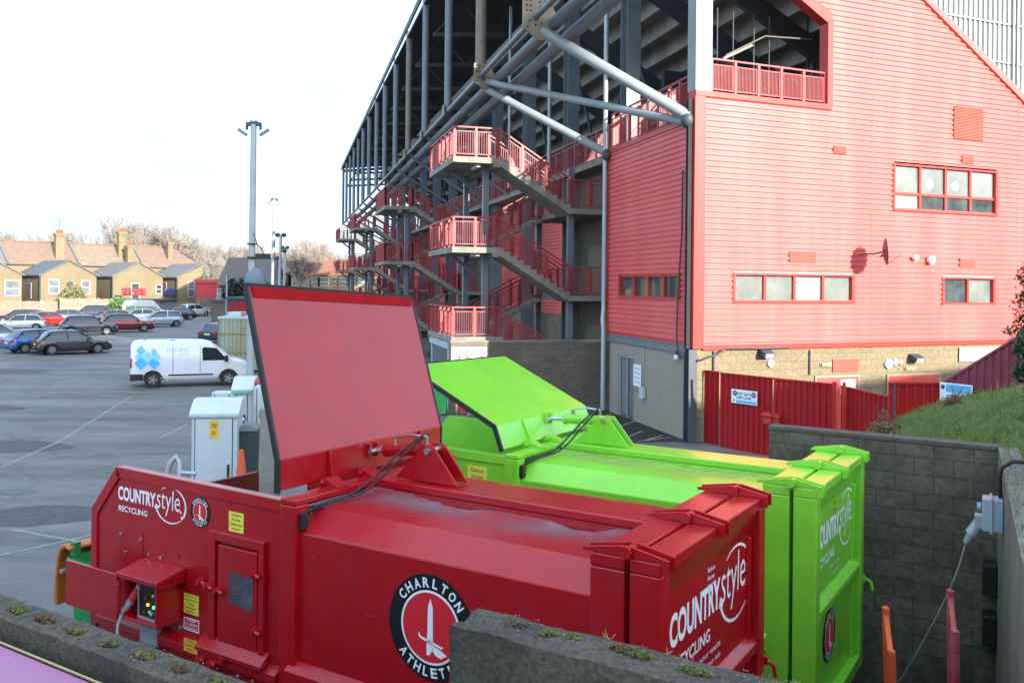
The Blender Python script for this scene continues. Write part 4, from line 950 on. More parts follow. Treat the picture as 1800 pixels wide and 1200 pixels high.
# ================================================================ outside staircases
LV=[9.25,5.90,2.55]; FH=1.8; U1=5.3
def staircase(u0,label):
    T=ST@Matrix.Translation((u0,0,0)); t=thing('escape_stair',T,label,'staircase','concrete stairs with red railings along the stand')
    for i,z in enumerate(LV):
        m=MB(T); m.prism([(0,3.6),(U1,3.6),(U1,4.9),(U1-.4,5.3),(.4,5.3),(0,4.9)] if False else [(0,3.6),(U1,3.6),(U1,5.3),(.0,5.3)],'z',z-.22,z); m.box(0,3.5,z-.36,U1,3.75,z-.22)
        m.build('landing',M_conc,t)
        if i<3:
            m=MB(T); zb=z-FH; m.box(0,-1.0,zb-.2,U1,.7,zb) if zb>.3 else m.box(0,-1.0,.02,U1,.7,max(zb,.2)); m.build('half_landing',M_conc,t)
        def flight(x0,x1,za,zb_,va,vb):
            n=11; up=[];  # side polygon in (y,z)
            for k in range(n):
                v_=va+(vb-va)*k/n; zz=za+(zb_-za)*k/n
                up+=[(v_,zz),(va+(vb-va)*(k+1)/n,zz)]
            up+=[(vb,zb_)]; up+=[(vb,zb_-.20),(vb,zb_-.24),(va,za-.24)]
            m=MB(T); m.prism(up,'x',x0,x1); m.build('flight',M_conc,t)
        flight(0,1.55,z,z-FH,3.6,.7)
        if i<2: flight(U1-1.55,U1,LV[i+1],z-FH,3.6,.7)
    for z in LV:
        m=MB(T); railing(m,[(.05,3.6,z),(.05,5.25,z),(U1-.05,5.25,z),(U1-.05,3.6,z)],sp=.85); m.build('landing_rail',M_rail,t)
        for x in (.05,1.5): m=MB(T); railing(m,[(x,3.6,z+.02),(x,.7,z-FH+.02)],sp=.95); m.build('flight_rail',M_rail,t)
        if z>3: m=MB(T); railing(m,[(.05,.7,z-FH),(.05,-.95,z-FH)],sp=.8); m.build('half_landing_rail',M_rail,t); m=MB(T); railing(m,[(U1-.05,-.95,z-FH),(U1-.05,.7,z-FH)],sp=.8); m.build('half_landing_rail',M_rail,t)
    for z,z2 in zip(LV[1:],LV): 
        for x in (U1-.05,U1-1.5): m=MB(T); railing(m,[(x,3.6,z+.02),(x,.7,z2-FH+.02)],sp=.95); m.build('flight_rail',M_rail,t)
    for x,y in ((.9,3.85),(1.9,3.62),(U1-.8,3.85),(.5,.55),(U1-.5,.55)):
        m=MB(T); m.box(x-.11,y-.11,0,x+.11,y+.11,LV[0]-.22); m.build('post',M_bsteel,t)
    for z in LV[:2]:
        m=MB(T); m.bar((.5,3.7,z-.5),(.5,.6,z-FH-.5+1.2),.0001) if False else m.box(.3,4.2,z-.33,1.3,4.34,z-.225); m.build('tube_light',M_white,t)
        m=MB(T); m.bar((U1/2,4.8,z-.25),(U1/2,3.7,z-1.1),.14); m.build('bracket',M_bsteel,t)
    return t
s0=staircase(9.0,'nearest staircase, its top landing rails in sunlight')
for u,l in ((30.5,'second staircase along the stand, in shade'),(52,'third staircase along the stand, small and in shade'),(71,'farthest staircase, at the end of the stand')):
    dup(s0,ST@Matrix.Translation((u,0,0)),l)
# wall and sign boards under the first stair
def ray_w(px,py,u):  # point on plane u=const of the stand
    return onplane(ST,px,py,x0=u)
u=8.85
m=MB(ST); m.box(u,-1.0,0,u+.25,5.35,2.36); o=m.build('stair_screen_wall',M_block2); tag(o,'brown block wall below the nearest staircase','wall')
m=MB(ST); m.box(u-.02,-1.0,2.362,u+.27,5.37,2.42); m.build('wall_coping',M_conc,o)
MR=ST@Matrix(((0,1,0,u),(-1,0,0,0),(0,0,1,0),(0,0,0,1)))  # x -> -v , y -> +u
a=ray_w(793,610,u);b=ray_w(855,640,u)
t=sign('banner_board',MR,-a.y,b.z-.6,-b.y,a.z,M_white,'white board with red symbols on the block wall under the nearest stairs',y=-.02)
m=MB(); put_text(m,"EXITS",TY(MR,-a.y+.15,b.z+.12,-.036),.35,.10); 
for x in (.30,.62,1.15):
    m.disc(MR@Vector((-a.y+x,-.036,a.z-.28)),MR.to_3x3()@Vector((0,-1,0)),.13,24,.085,.001)
    m.add([MR@Vector((-a.y+x-.03,-.038,a.z-.5)),MR@Vector((-a.y+x+.03,-.038,a.z-.5)),MR@Vector((-a.y+x+.03,-.038,a.z-.28)),MR@Vector((-a.y+x-.03,-.038,a.z-.28))],[(0,1,2,3)],False)
m.build('sign_print',M_redink,t)
# ticket hatch / kiosk left of it
t=thing('kiosk',ST@Matrix.Translation((9.1,5.5,0)),'pale blue kiosk front under the left end of the nearest stairs','kiosk')
m=MB(ST); m.box(9.1,5.34,0,9.25,5.40,2.3); m.box(12.7,5.34,0,12.85,5.40,2.3); m.box(9.1,5.34,2.10,13.2,5.42,2.32); m.build('frame',mat('pale_blue_frame',(.36,.44,.48),.5),t)
m=MB(ST); m.box(9.25,5.30,0,12.7,5.34,1.0); m.build('lower_panel',M_red,t)
m=MB(ST); m.box(9.25,5.30,1.0,12.7,5.33,2.10); m.build('glazing',M_paned,t)
# ================================================================ fences and gates in front of the gable
def corr(name,A,B,z0a,z0b,z1a,z1b,mt,label,pitch=.16,d=.035,cap=True,parent=None,cat='fence'):
    A=Vector((A[0],A[1],0));B=Vector((B[0],B[1],0)); L=(B-A).length; dr=(B-A)/L; n=Vector((dr.y,-dr.x,0))
    if n.dot(-A)<0: n=-n
    m=MB(); k=int(L/pitch); pts=[]
    for i in range(k):
        for f,q in ((0,0),(.38,0),(.5,1),(.88,1)): pts.append(((i+f)*L/k,q*d))
    pts.append((L,0))
    lo=[];hi=[]
    for s_,q in pts:
        f=s_/L; p=A+dr*s_-n*q; lo.append((p.x,p.y,z0a+(z0b-z0a)*f)); hi.append((p.x,p.y,z1a+(z1b-z1a)*f))
    N=len(pts); m.add(lo+hi,[(i,i+1,i+1+N,i+N) for i in range(N-1)],False)
    if parent is None:
        o=thing(name,Matrix.Translation(A+Vector((0,0,min(z0a,z0b)))),label,cat)
    else: o=parent
    m.build('profiled_panel',mt,o)
    if cap:
        m=MB(); m.bar(A-n*.02+Vector((0,0,z1a)),B-n*.02+Vector((0,0,z1b)),.07,.05); m.build('top_rail',mt,o)
    return o,n,dr
g0=atz(1237,777); g1=atz(1263,782); g2=atz(1357,806)
zt=2.06
o,_,_=corr('red_fence_panel',(g0.x,g0.y),(g1.x,g1.y),0,0,2.06,2.06,M_gatered,'narrow red ribbed fence panel next to the grey corner column')
g1b=atz(1265,789)
o,n,dr=corr('red_gate',(g1b.x,g1b.y),(g2.x,g2.y),.06,.06,2.10,2.10,M_gatered,'red ribbed gate leaf carrying the exit sign',cat='gate')
gs=o
p3=atd(1470,675,22.2); p4=atd(1560,686,20.6); p5=atd(1652,672,20.4)
o2,_,_=corr('red_gate',(g2.x+.02,g2.y-.02),(p3.x,p3.y),.06,.06,2.10,2.08,M_gatered,'long red ribbed gate leaf behind the blockwork wall',cat='gate')
o3,_,_=corr('red_fence_panel',(p3.x+.12,p3.y),(p4.x,p4.y),.2,.3,2.04,1.98,M_gatered,'red ribbed fence panel right of the two bright posts')
o4,_,_=corr('red_fence_panel',(p4.x+.02,p4.y),(p5.x,p5.y),.3,.4,2.30,2.33,M_gatered,'taller plain red fence panel just left of the blue sign')
for px,D in ((1465,22.1),(1482,21.9)):
    q=atd(px,675,D); m=MB(); m.box(q.x-.035,q.y-.10,0,q.x+.035,q.y-.03,2.16); m.box(q.x-.05,q.y-.115,2.161,q.x+.05,q.y-.015,2.18); o=m.build('gate_post',M_trim,bevel=.005)
    tag(o,'bright red square gate post, %s of the two'%('left' if px==1465 else 'right'),'post')
for (px,py) in ((1350,733),(1364,736)):
    q=atd(px,py,23.2); m=MB(Matrix.Translation(q)@Matrix.Rotation(R(-35),4,'Z')); m.box(-.10,-.10,-.16,.10,.0,.14); m.tube((-.14,-.12,.06),(.14,-.12,.06),.03,8); m.build('gate_lock',M_trim,gs if px==1350 else o2)
# sign on the gate
dgn=math.degrees(math.atan2(dr.y,dr.x)); MG=frame(g1b.x,g1b.y,0,dgn)
a=onplane(MG,1286,683,-.05);b=onplane(MG,1331,713,-.05);c=onplane(MG,1286,707,-.05)
sx0,sx1=sorted((a.x,b.x)); t=sign('exit_sign',MG,sx0,c.z,sx1,a.z,M_white,'white and blue exit gates sign on the red gate',y=-.045)
w0=sx1-sx0; h0=a.z-c.z
m=MB(); T=TY(MG,sx0,c.z,-.060); put_text(m,"EXIT GATE",T@Matrix.Translation((w0*.5,h0*.62,0)),w0*.54,h0*.20,bold=.03,center=True); put_text(m,"KEEP CLEAR",T@Matrix.Translation((w0*.5,h0*.34,0)),w0*.58,h0*.20,bold=.03,center=True)
for f in (.14,.87): m.disc(T@Vector((w0*f,h0*.72,0)),T.to_3x3()@Vector((0,0,1)),h0*.20,20)
m.disc(T@Vector((w0*.10,h0*.18,0)),T.to_3x3()@Vector((0,0,1)),h0*.08,12); m.build('sign_print',mat('navy_ink',(.03,.08,.16),.5),t)
m=MB(); 
for f in (.14,.87): put_text(m,"17",T@Matrix.Translation((w0*f,h0*.63,.001)),h0*.20,h0*.16,bold=.02,center=True)
m.build('gate_numbers',M_white,t)
m=MB(); m.add([T@Vector(p) for p in ((w0*.19,h0*.05,-.0005),(w0*.97,h0*.05,-.0005),(w0*.97,h0*.24,-.0005),(w0*.19,h0*.24,-.0005))],[(0,1,2,3)],False); m.build('blue_band',mat('sky_blue_vinyl',(.10,.42,.72),.4),t)
# sloping maroon fence and its sign
q5=(p5.x+.05,p5.y-.02); q6v=atd(1812,578,18.6)
o5,n5,d5=corr('maroon_fence',q5,(q6v.x,q6v.y),1.2,1.9,2.33,q6v.z,mat('maroon_fence_paint',(.20,.022,.045),.5,var=.15,scale=2,dirt=(.26,.07,.09),dscale=1.5,damt=.5,streak=True),'dull maroon ribbed fence whose top slopes up over the grass bank',pitch=.17)
MF=frame(q5[0],q5[1],0,math.degrees(math.atan2(d5.y,d5.x)))
a=onplane(MF,1652,673,-.10);b=onplane(MF,1709,740,-.10); c=onplane(MF,1709,683,-.10)
t=sign('access_sign',MF,a.x,b.z+.05,b.x,(a.z+c.z)/2+.05,M_white,'blue and white access sign behind the round bush',y=-.09)
w0=b.x-a.x; z0=b.z+.05; h0=(a.z+c.z)/2+.05-z0; T=TY(MF,a.x,z0,-.105)
m=MB(); m.add([T@Vector(p) for p in ((w0*.2,h0*.72,0),(w0*.97,h0*.72,0),(w0*.97,h0*.96,0),(w0*.2,h0*.96,0))],[(0,1,2,3)],False); m.build('blue_band',_mats['sky_blue_vinyl'],t)
m=MB(); put_text(m,"ACCESS TO",T@Matrix.Translation((w0*.2,h0*.52,.001)),w0*.60,h0*.13,bold=.02); put_text(m,"CAR PARK",T@Matrix.Translation((w0*.2,h0*.30,.001)),w0*.60,h0*.13,bold=.02); m.disc(T@Vector((w0*.10,h0*.86,.001)),T.to_3x3()@Vector((0,0,1)),h0*.07,16); m.disc(T@Vector((w0*.10,h0*.3,.001)),T.to_3x3()@Vector((0,0,1)),h0*.03,10); m.build('sign_print',_mats['navy_ink'],t)

# ================================================================ pit walls
PW=lambda x,y,z=0:K@Vector((x,y,z))
WL=6.60; WZ=2.53
m=MB(K); m.box(-1.17,WL,-.95,1.667,WL+.22,WZ-.06); pw=m.build('pit_back_wall',M_pit); tag(pw,'dark stained block retaining wall behind the green compactor','wall')
m=MB(K); m.box(-1.19,WL-.015,WZ-.06+.001,1.66,WL+.24,WZ); m.build('wall_coping',mat('dark_coping',(.085,.075,.065),.95,var=.4,scale=6,bump=.5,dirt=(.05,.06,.02),dscale=3,damt=.6),pw,bevel=.01)
c0=Vector((6.03,11.04,0)); c1=Vector((3.70,6.45,0)); c1=c0+(c1-c0)*1.55; dd=(c1-c0).normalized(); nn=Vector((-dd.y,dd.x,0)) # nn to the right/bank
if nn.x<0: nn=-nn
m=MB(); m.prism([(p.x,p.y) for p in (c0,c1,c1+nn*.22,c0+nn*.22)],'z',-.95,WZ); rw=m.build('pit_side_wall',mat('streaked_concrete_wall',(.165,.155,.14),.9,var=.2,scale=3,bump=.35,dirt=(.07,.065,.06),dscale=1.2,damt=.8,streak=True)); tag(rw,'grey rendered retaining wall at the right edge, grass along its top','wall')
# dark buffers on the side wall
for i,py in enumerate((1045,1140)):
    MWl=Matrix(((dd.x,nn.x,0,c0.x),(dd.y,nn.y,0,c0.y),(0,0,1,0),(0,0,0,1)))
    q=onplane(MWl,1757,py,y0=-.12) if False else None
    s_=.22; z=.95-.62*i
    p=c0+dd*s_; m=MB(MWl); m.box(.03,-.16,z-.19,.32,-.005,z+.19); o=m.build('rubber_buffer',M_black,bevel=.015); tag(o,'black rubber buffer in the wall corner, %s'%('upper of two' if i==0 else 'lower of two'),'buffer')
# grass bank
from mathutils import noise as NZ
def wline_x(y): # x of the side wall outer face at given y
    f=(y-c0.y)/(c1.y-c0.y); return c0.x+(c1.x-c0.x)*f+.20
def bank_z(x,y):
    # distance east of the wall corner line
    base=WZ-.03
    a=max(0,min(1,(x-5.2)/5.5)); b=max(0,min(1,(y-11.2)/2.6))
    h=base+.78*(a*a*(3-2*a))*(b*b*(3-2*b))*1.0+.10*NZ.noise(Vector((x*.6,y*.6,0)))+.03*NZ.noise(Vector((x*2.5,y*2.5,3)))
    if y<11.4: h=base-.02+.05*min(1,max(0,x-wline_x(y)))+.03*NZ.noise(Vector((x*2,y*2,0)))
    bk=max(0,min(1,(y-14.2)/4.5)); h-= (h-1.15)*bk*bk*(3-2*bk)*(1 if x<12 else .8)
    lf=max(0,min(1,(7.2-x)/4.0))
    if y>11.5: h-=lf*1.2*max(0,min(1,(y-11.6)/2.0))
    return h
m=MB(); nx,ny=80,90; vs=[]; 
back=lambda x: (K@Vector((0,WL+.235,0)))
kd=Vector((.845,-.534)); kn=Vector((.534,.845))
def inside(x,y):
    r=Vector((x-1.10,y-6.35)); ly=r.dot(kn); lx=r.dot(kd)
    if lx<-1.2: return False
    return (ly>WL+.20 and True) or (x>wline_x(y)-.0 and y<11.3)
def bankgrid(x0,x1,y0,y1,nx,ny,test):
    vs=[];fs=[];ok=[]
    for j in range(ny+1):
        for i in range(nx+1):
            x=x0+(x1-x0)*i/nx;y=y0+(y1-y0)*j/ny; ok.append(test(x,y)); vs.append((x,y,bank_z(x,y)))
    for j in range(ny):
        for i in range(nx):
            q=(j*(nx+1)+i,j*(nx+1)+i+1,(j+1)*(nx+1)+i+1,(j+1)*(nx+1)+i)
            if all(ok[k] for k in q): fs.append(q)
    return vs,fs
# param grid aligned with the two walls: part A behind the back wall, part B right of the side wall
m=MB(); vs=[];fs=[]
NA,NB=70,60
for j in range(NB+1):
    for i in range(NA+1):
        lx=-1.15+i*13.5/NA; ly=WL+.20+j*9.0/NB; p=K@Vector((lx,ly,0)); vs.append((p.x,p.y,bank_z(p.x,p.y)))
for j in range(NB):
    for i in range(NA): q=j*(NA+1)+i; fs.append((q,q+1,q+NA+2,q+NA+1))
m.add(vs,fs,True); vs=[];fs=[]
for j in range(41):
    for i in range(31):
        p=c0+dd*(j*8.0/40)+nn*(.21+i*9/30*(1)); p=p+Vector((0,0,0)); vs.append((p.x,p.y,min(bank_z(p.x,p.y),WZ+.25) -.005+.05*min(1,i/4)))
for j in range(40):
    for i in range(30): q=j*31+i; fs.append((q,q+31,q+32,q+1))
m.add(vs,fs,True)
bank=structure(m.build('grass_bank',M_soil))
gb=MB(); rnd=random.Random(5)
def blade(p,h,wd):
    a=rnd.uniform(0,6.28); l=Vector((math.cos(a),math.sin(a),0))*wd; t=Vector((rnd.uniform(-.5,.5)*h,rnd.uniform(-.5,.5)*h,h))
    gb.add([p-l,p+l,p+t],[(0,1,2)],False)
for i in range(26000):
    lx=rnd.uniform(-.9,7.0); ly=WL+.22+abs(rnd.gauss(0,1))*2.2; p=K@Vector((lx,ly,0)); p.z=bank_z(p.x,p.y)-.01; blade(p,rnd.uniform(.03,.10),.006)
for i in range(14000):
    p=c0+dd*rnd.uniform(0,6.5)+nn*(.0+abs(rnd.gauss(0,.45))); f=(p-c0).dot(nn)
    p.z=WZ-.005 if f<.22 else WZ+.0; 
    if f<.22 and rnd.random()<.8: continue
    blade(p,rnd.uniform(.015,.06),.005)
for i in range(5000):
    lx=rnd.uniform(-.6,7.0); ly=WL+.3+abs(rnd.gauss(0,1))*2.2; p=K@Vector((lx,ly,0))
    if NZ.noise(Vector((p.x*1.7,p.y*1.7,4)))<.05: continue
    p.z=bank_z(p.x,p.y)-.01; blade(p,rnd.uniform(.10,.22),.006)
stuff(gb.build('grass',M_grass,uv=False))
gb=MB()
for i in range(260):
    lx=rnd.uniform(-.6,6.0); ly=WL+.25+abs(rnd.gauss(0,1))*1.6; p=K@Vector((lx,ly,0)); p.z=bank_z(p.x,p.y)+.03; s=rnd.uniform(.015,.04)
    a=Vector((rnd.uniform(-1,1),rnd.uniform(-1,1),rnd.uniform(-.3,.3))).normalized(); b=Vector((-a.y,a.x,rnd.uniform(-.3,.3))); gb.add([p-a*s,p+b*s*.5,p+a*s,p-b*s*.5],[(0,1,2,3)],False)
stuff(gb.build('fallen_leaves',mat('fallen_leaf_brown',(.20,.11,.045),.8,var=.4,scale=9),uv=False))
# moss crust on the side wall top
def mossclump(mb,c,rx,ry,n,h=.02,rot=0):
    for i in range(n):
        a=rnd.uniform(0,6.28); q=math.sqrt(rnd.random())*(.75+.35*rnd.random()); x=rx*q*math.cos(a); y=ry*q*math.sin(a)
        x,y=x*math.cos(rot)-y*math.sin(rot),x*math.sin(rot)+y*math.cos(rot)
        s=rnd.uniform(.004,.010); p=Vector((c[0]+x,c[1]+y,c[2]+h*(1-q*q)*rnd.uniform(.3,1)))
        d=[Vector((rnd.uniform(-1,1),rnd.uniform(-1,1),rnd.uniform(.0,1)))*s*1.3 for _ in range(3)]
        mb.add([p+d[0],p+d[1],p+d[2]],[(0,1,2)],False)
# cable, isolator box and lead at the side wall
bx=atd(1738,888,8.75); MWl=Matrix(((dd.x,nn.x,0,c0.x),(dd.y,nn.y,0,c0.y),(0,0,1,0),(0,0,0,1)))
lb=MWl.inverted()@bx
def onw(px,py): return onplane(MWl,px,py,y0=-.10)
a=onw(1740,885); sx_=max(a.x,1.0)
t=thing('isolator_box',MWl@Matrix.Translation((sx_,0,1.98)),'grey power isolator with angled socket on the side wall','socket box')
sx_=1.85; zc=2.10
m=MB(MWl); m.box(sx_-.12,-.20,zc-.17,sx_+.12,-.005,zc+.17); m.box(sx_-.14,-.13,zc-.19,sx_+.14,-.10,zc+.19); m.build('case',mat('light_blue_grey_plastic',(.30,.36,.40),.45),t,bevel=.012)
m=MB(MWl); m.tube((sx_,-.20,zc-.08),(sx_,-.30,zc-.24),.065,14); m.tube((sx_,-.29,zc-.22),(sx_,-.35,zc-.34),.048,14,.03); m.box(sx_-.07,-.27,zc-.16,sx_+.07,-.19,zc-.02); m.build('socket',M_galv,t,bevel=.004)
m=MB(MWl); m.tube((sx_,-.21,zc+.06),(sx_,-.25,zc+.06),.045,14); m.build('rotary_switch',mat('switch_blue',(.20,.30,.36),.4),t)
m=MB(); s0=MWl@Vector((sx_,-.35,zc-.34)); pts=[s0]; e=MWl@Vector((.9,-1.35,-.8))
for i in range(1,17):
    f=i/16; p=s0.lerp(e,f); p.z=s0.z+(e.z-s0.z)*(f**.8); pts.append(p)
m.path(pts,.011,6); tag(m.build('trailing_lead',M_galv),'thin grey lead hanging from the isolator socket into the pit','cable')
m=MB(); A=MWl@Vector((sx_-.02,-.03,zc+.17)); m.path([A,MWl@Vector((sx_-.02,-.04,WZ-.05)),MWl@Vector((sx_-.02,-.02,WZ+.06)),MWl@Vector((sx_+.0,.08,WZ+.14)),MWl@Vector((sx_+.05,.35,WZ+.15)),MWl@Vector((sx_+.1,1.2,WZ+.1))],.022,8); tag(m.build('supply_cable',M_black),'thick black cable arching over the top of the side wall','cable')
# orange and red barrier panels leaning in the pit
def barrier(px,pt,pb,D,mt,label,wd,dx):
    top=atd(px,pt,D); T=Matrix.Translation((top.x,top.y,0)); T=T@Matrix.Translation((0,0,-.95)); t=thing('barrier_panel',T,label,'barrier')
    Dv=Vector((-.375 if px<1600 else -.455,-1,0)).normalized(); m=MB(); z1=top.z
    a=Vector((top.x,top.y,0)); lean=Vector((dx,0,0))
    def P(s,z): return a+Dv*s+lean*(1-z/z1)+Vector((0,0,z-.95*(1-z/z1)))
    for s0_,s1_ in ((0,.0),(1.0,1.0)): m.bar(P(s0_,.02),P(s0_,z1),wd,.05)
    for z in (.15,z1*.5,z1-.06): m.bar(P(0,z),P(1.0,z),wd*.6,.06)
    m.build('frame',mt,t,bevel=.01)
    m=MB(); 
    for k in range(1,8): m.bar(P(k/8,.15),P(k/8,z1-.06),.02)
    m.build('mesh_bars',mt,t)
    m=MB()
    for z in (z1*.35,z1*.62,z1-.12): m.tube(P(-.0,z)+Vector((0,-.035,0)),P(0,z)+Vector((0,-.06,0)),.018,8)
    m.build('fixing_bolt',M_dsteel,t)
barrier(1557,1066,1200,7.9,mat('orange_plastic',(.55,.09,.015),.5,var=.15,dirt=(.2,.06,.03),dscale=4),'orange plastic barrier leaning in the pit beside the green compactor',.075,.10)
barrier(1671,1036,1200,7.7,mat('faded_red_plastic',(.30,.04,.045),.5,var=.2,dirt=(.4,.2,.2),dscale=5),'faded red barrier standing in the pit below the hanging lead',.07,.05)

# ================================================================ near walls in the foreground
def rough_wall(name,lx0,lx1,ly0,ly1,z0,z1,mt,label,step=.03):
    m=MB(K); rr=random.Random(3)
    def J(p):
        e=.006; q=Vector(p)*9; n_=NZ.noise(Vector(p)*6)*.010+NZ.noise(Vector(p)*22)*.004
        return n_
    nx=int((lx1-lx0)/step); ny=max(4,int((ly1-ly0)/step)); nz=int(.5/step)
    # top
    vs=[];fs=[]
    for j in range(ny+1):
        for i in range(nx+1):
            x=lx0+(lx1-lx0)*i/nx; y=ly0+(ly1-ly0)*j/ny; e=(j in (0,ny)) or i in (0,nx)
            z=z1+J((x,y,0))-(.012 if e else 0)+holes(x,y); vs.append((x+(J((x,y,5)) if e else 0),y+(J((x,y,9)) if e else 0),z))
    for j in range(ny):
        for i in range(nx): q=j*(nx+1)+i; fs.append((q,q+1,q+nx+2,q+nx+1))
    m.add(vs,fs,True)
    top=[vs[i] for i in range(nx+1)]; bk=[vs[ny*(nx+1)+i] for i in range(nx+1)]
    def skirt(row,flip,yy):
        a=[];f=[]; N=len(row)
        for k in range(nz+1):
            for p in row:
                zz=p[2]-k*step; d=J((p[0],zz,yy))*.8 if k else 0
                a.append((p[0],p[1]-d if not flip else p[1]+d,zz if k<nz else z0))
        for k in range(nz):
            for i in range(N-1): q=k*N+i; r=(q,q+N,q+N+1,q+1); f.append(r if not flip else tuple(reversed(r)))
        m.add(a,f,True)
    skirt(top,False,1.1); skirt(bk,True,2.2)
    for i0,fl in ((0,True),(nx,False)):
        row=[vs[j*(nx+1)+i0] for j in range(ny+1)]; a=[];f=[];N=len(row)
        for p in row: a.append(p)
        for p in row: a.append((p[0],p[1],z0))
        for i in range(N-1): r=(i,i+1,i+1+N,i+N); f.append(r if fl is False else tuple(reversed(r)))
        m.add(a,f,False)
    o=m.build(name,mt); tag(o,label,'wall'); return o
holes=lambda x,y:0
_hl=[]
def holes(x,y):
    z=0
    for hx,hy,hw,hh,dp in _hl:
        fx=abs(x-hx)/hw; fy=abs(y-hy)/hh
        if fx<1 and fy<1: z=min(z,-dp*min(1,(1-fx)*6)*min(1,(1-fy)*5))
    return z
def nearmat(name,c1,c2,dk,block=None):
    m_=mat(name,c1,.95,var=.5,scale=38,bump=.5,bscale=60,dirt=dk,dscale=2.2,damt=.85); return m_
M_nw=nearmat('weathered_block_left',(.074,.063,.046),None,(.026,.024,.018))
M_nw2=nearmat('weathered_block_right',(.076,.065,.048),None,(.022,.021,.016))
# left run
xs=[onplane(K,px,py,x0=None,y0=-3.75).x for px,py in ((37,1062),(82,1079))]
x=xs[0]-.22; ml_=[]
while x<.6: ml_.append(x); x+=.222
_hl=[(x,-3.765,.082,.034,.02) for x in ml_]
lw=rough_wall('near_wall',-4.2,.9,-3.85,-3.69,2.3,3.0,M_nw,'near block wall at bottom left, mossy pockets along its top')
for i,x in enumerate(ml_):
    if x<-3.2: continue
    m=MB(K); mossclump(m,(x+rnd.uniform(-.015,.015),-3.765,2.985),.066*rnd.uniform(.6,1.1),.026,800 if rnd.random()<.7 else 300,.010); m.build('moss_tuft',M_moss if i%4!=2 else M_moss2,lw,uv=False)
_hl=[(.30,-2.72,.13,.055,.03)]
rw2=rough_wall('near_wall',.185,3.6,-2.83,-2.60,1.6,3.0,M_nw2,'near block wall at bottom centre with flecks of moss on its broken top')
for (x,y,rx,ry,n,mm) in ((.62,-2.72,.05,.03,350,M_moss),(.72,-2.70,.05,.03,250,M_moss),(.95,-2.69,.085,.03,900,M_moss2),(1.02,-2.70,.06,.035,700,M_moss),(1.28,-2.73,.05,.025,1200,M_moss),(1.24,-2.73,.06,.03,500,M_moss),(1.55,-2.70,.07,.03,500,M_moss),(1.68,-2.72,.06,.03,500,M_moss2),(1.85,-2.76,.09,.04,1300,M_moss),(1.98,-2.75,.08,.03,700,M_moss2),(1.60,-2.68,.04,.02,300,M_moss),(.45,-2.70,.06,.03,200,M_moss2),(2.2,-2.7,.1,.04,900,M_moss)):
    m=MB(K); mossclump(m,(x,y,3.0),rx*.85,ry*.85,n,.012); m.build('moss_tuft',mm,rw2,uv=False)
m=MB(K)
for i in range(900):
    x=rnd.uniform(.2,3.2); y=rnd.uniform(-2.82,-2.61); s=rnd.uniform(.003,.010); p=Vector((x,y,3.004)); d=[Vector((rnd.uniform(-1,1),rnd.uniform(-1,1),rnd.uniform(-.2,.8)))*s for _ in range(4)]
    m.add([p+q for q in d],[(0,1,2),(0,2,3),(0,3,1),(1,3,2)],False)
m.build('grit',mat('pale_grit',(.12,.11,.10),.9,var=.6,scale=90),rw2,uv=False)
m=MB(K)
for i in range(900):
    x=rnd.uniform(-4.1,.8); y=rnd.uniform(-3.84,-3.70); s=rnd.uniform(.003,.009); p=Vector((x,y,3.002)); d=[Vector((rnd.uniform(-1,1),rnd.uniform(-1,1),rnd.uniform(-.2,.8)))*s for _ in range(4)]
    m.add([p+q for q in d],[(0,1,2),(0,2,3),(0,3,1),(1,3,2)],False)
m.build('grit',_mats['pale_grit'],lw,uv=False)
m=MB(K)
m2=m
for (x,y) in ((.84,-2.62),(1.1,-2.63),(1.62,-2.64),(1.66,-2.66),(1.6,-2.68),(2.3,-2.65)):
    for k in range(7):
        a=rnd.uniform(-.012,.012); m.bar((x+a,y,3.0),(x+a+rnd.uniform(-.03,.03),y+rnd.uniform(-.02,.02),3.0+rnd.uniform(.008,.028)),.0014)
m.build('dry_grass_stems',mat('dry_straw',(.32,.28,.12),.9),rw2,uv=False)
# pink panel in front of the left wall
m=MB(K); m.box(-4.5,-5.6,2.86,.9,-3.93,2.93); pk=m.build('pink_panel',mat('pink_sheet',(.34,.10,.23),.38,var=.04,scale=.8,dirt=(.31,.12,.23),dscale=1.0,damt=.4),bevel=.01); tag(pk,'smooth pink panel in the bottom left corner, in front of the wall','panel')
m=MB(K); m.bar((-4.5,-3.925,2.935),(.9,-3.925,2.935),.006,.006); m.build('panel_edge',mat('yellowed_edge',(.45,.36,.16),.6),pk)
# raised ground the viewer stands on
m=MB(K); m.box(-9,-14,0,9,-3.9,2.3); m.box(.9,-3.899,0,9,-2.9,1.6); structure(m.build('raised_ground',M_conc))
# ================================================================ shrubs
def leaves(mb,c,r,n,s,sq=1.0,ragged=.35,rr=random):
    for i in range(n):
        d=Vector((rr.gauss(0,1),rr.gauss(0,1),rr.gauss(0,1))).normalized(); q=(rr.random()**.45)*(1+ragged*NZ.noise(d*2.3+Vector(c)))
        p=Vector(c)+Vector((d.x*r[0],d.y*r[1],d.z*r[2]))*q
        a=Vector((rr.uniform(-1,1),rr.uniform(-1,1),rr.uniform(-1,1))).normalized(); b=a.orthogonal().normalized(); l=s*rr.uniform(.6,1.3)
        mb.add([p-a*l,p+b*l*.38,p+a*l,p-b*l*.38],[(0,1,2,3)],False)
q=atd(1797,600,9.0)
t=thing('ivy_shrub',Matrix.Translation((q.x+.2,q.y,WZ)),'dark leafy shrub cut off by the right edge of the picture','shrub')
m=MB(); m.path([(q.x+.30,q.y,WZ-.05),(q.x+.22,q.y,3.2),(q.x+.28,q.y+.05,4.0),(q.x+.2,q.y,4.8)],[.05,.04,.03,.015],7); 
